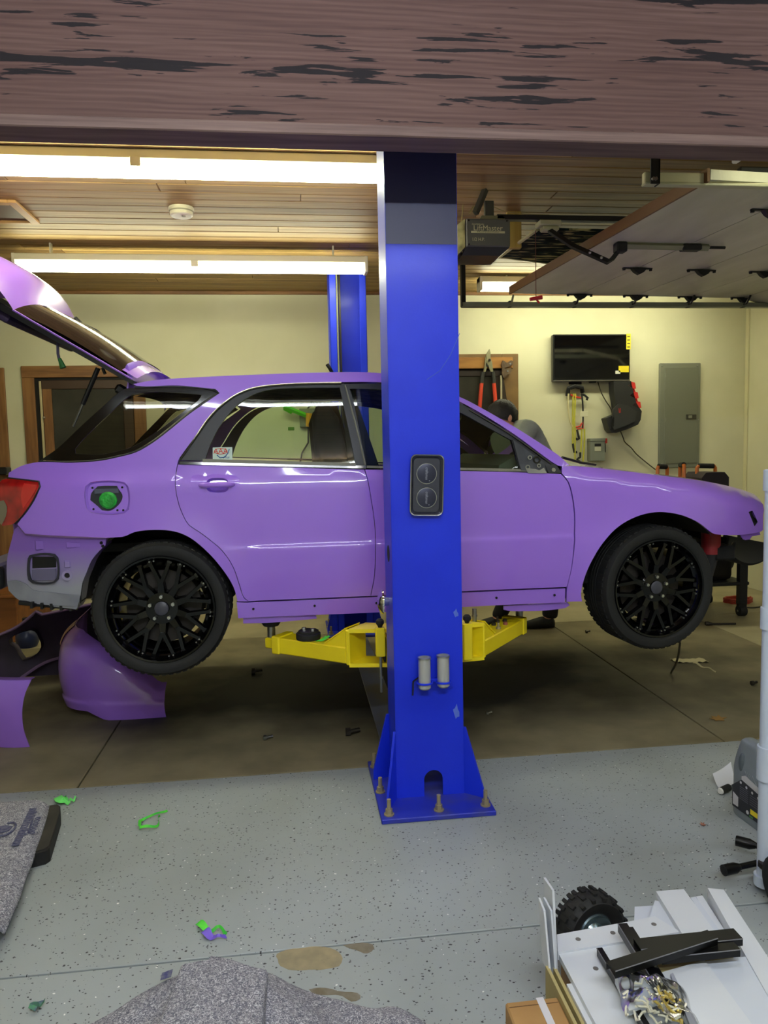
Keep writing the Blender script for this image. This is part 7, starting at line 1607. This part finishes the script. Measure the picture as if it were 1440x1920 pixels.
# ---- oil jug
j0 = atZ(1367, 1520, 0); j1 = atZ(1424, 1562, 0); wd_ = (j1 - j0).normalized(); fn_ = Vector((wd_.y, -wd_.x, 0)); fn_ = fn_ if fn_.x < 0 else -fn_
JW, JT, JH = .215, .105, .315
jc = j0 + wd_ * (JW / 2) - fn_ * (JT / 2)
MJ = Matrix(((wd_.x, -fn_.x, 0, jc.x), (wd_.y, -fn_.y, 0, jc.y), (0, 0, 1, 0), (0, 0, 0, 1)))
jg = thing('oil_jug', 'grey plastic oil jug with a dark label standing behind the white pipe', 'jug', (jc.x, jc.y, 0))
mat('jug_grey', (128, 136, 142), .35, var=.2, vscale=6, rgb2=(116, 124, 130))
def jug(u, v):
    a = 2 * math.pi * u; ca, sa = math.cos(a), math.sin(a); z = JH * v
    w_ = JW / 2; t_ = JT / 2; ox = 0.
    if v < .04: w_ *= .94 + 1.5 * v; t_ *= .94 + 1.5 * v
    if v > .56: k = (v - .56) / .44; w_ *= 1 - .52 * k ** 1.3; t_ *= 1 - .50 * k ** 1.5; ox = -.030 * k
    if v > .97: w_ *= .86; t_ *= .8
    e = .42; return MJ @ Vector((ox + w_ * math.copysign(abs(ca) ** e, ca), t_ * math.copysign(abs(sa) ** e, sa), z))
jm = MB(); jm.grid(jug, 48, 30); n_ = len(jm.v); jm.f.append(tuple(range(n_ - 49, n_ - 1))); jm.f.append(tuple(range(47, -1, -1)))
build('jug_body', jm, 'jug_grey', jg, fix=False, ang=60)
def onj(x, z, o=.0015): return MJ @ Vector((x, -JT / 2 - o, z))
build('grip_recess', MB().ball(MJ @ Vector((-.045, -JT / 2 * .78, .225)), 1, 14, 10, (.016, .016, .042)), mat('recess_shade', (84, 92, 98), .5), jg)  # darker grey patch paints in the shade of the grip dent
for k in range(4): build('rib', MB().tube([onj(-.02 + .014 * k, .205, -.004), onj(.02 + .016 * k, .16, -.0)], .0028, 6), 'jug_grey', jg)
lab_ = build('label', MB().prism([onj(*q) for q in ((-.085, .035), (.085, .035), (.088, .16), (-.02, .175), (-.088, .12))], fn_ * .0012), mat('label_dark', (34, 34, 44), .35), jg)
def lb(pts, m, nm, o=.003): build(nm, MB().prism([onj(x, z, o) for x, z in pts], fn_ * .0006), m, lab_)
lb([(-.03, .166), (.086, .148), (.086, .172), (-.008, .192), (-.03, .18)], mat('label_white', (206, 204, 208), .4), 'label_band'); lb([(-.08, .045), (-.048, .045), (-.048, .085), (-.08, .095)], 'label_white', 'label_block')
lb([(.025, .052), (.08, .052), (.08, .072), (.025, .072)], 'sticker_yellow', 'label_block')
for k in range(4): build('label_icon', MB().cyl(onj(-.035 + .034 * k, .152 - .006 * k, .001), onj(-.035 + .034 * k, .152 - .006 * k, .0034), .0055, seg=12), 'label_white', lab_)
for k in range(7): lb([(-.04, .085 + .008 * k), (.01, .085 + .008 * k), (.01, .088 + .008 * k), (-.04, .088 + .008 * k)], mat('label_line', (92, 92, 104), .5), 'label_line'); 
for k in range(5): lb([(.02, .088 + .009 * k), (.075, .088 + .009 * k), (.075, .091 + .009 * k), (.02, .091 + .009 * k)], 'label_line', 'label_line')
build('label_icon', MB().cyl(onj(.008, .050, .001), onj(.008, .050, .0034), .008, seg=14), 'label_white', lab_); lb([(.02, .038), (.04, .038), (.04, .045), (.02, .045)], mat('label_green', (90, 150, 70), .5), 'label_mark'); build('label_icon', MB().cyl(onj(.074, .042, .001), onj(.074, .042, .0034), .005, seg=10), 'label_white', lab_)
build('cap', MB().cyl(MJ @ Vector((.055, 0, .225)), MJ @ Vector((.075, 0, .27)), .026, seg=18), 'rubber_black', jg)
# paper and small cylinder beside the jug
pp = atZ(1358, 1472, 0); tag(build('white_paper', MB().solid_grid(lambda u, v: pp + Vector((-.045 + .085 * u + .02 * v, -.03 + .08 * v, .004 + .055 * v * v * (.5 + .5 * u) + .02 * u * u)), 8, 8, (0, 0, .0008)), mat('paper_white', (206, 208, 214), .5)), 'curled white paper label on the floor beside the oil jug', 'paper')
kp = atZ(1351, 1490, 0); kt = thing('small_flashlight', 'small black cylinder with a white end on the floor beside the oil jug', 'flashlight', (kp.x, kp.y, 0))
kd = Vector((.9, .45, 0)).normalized(); build('tube_body', MB().tube([kp + Vector((0, 0, .016)), kp + kd * .06 + Vector((0, 0, .016))], .015, 14), 'rubber_black', kt); build('white_end', MB().tube([kp + Vector((0, 0, .016)) - kd * .006, kp + Vector((0, 0, .016))], [.011, .0145], 14), mat('end_white', (226, 224, 216), .4), kt)
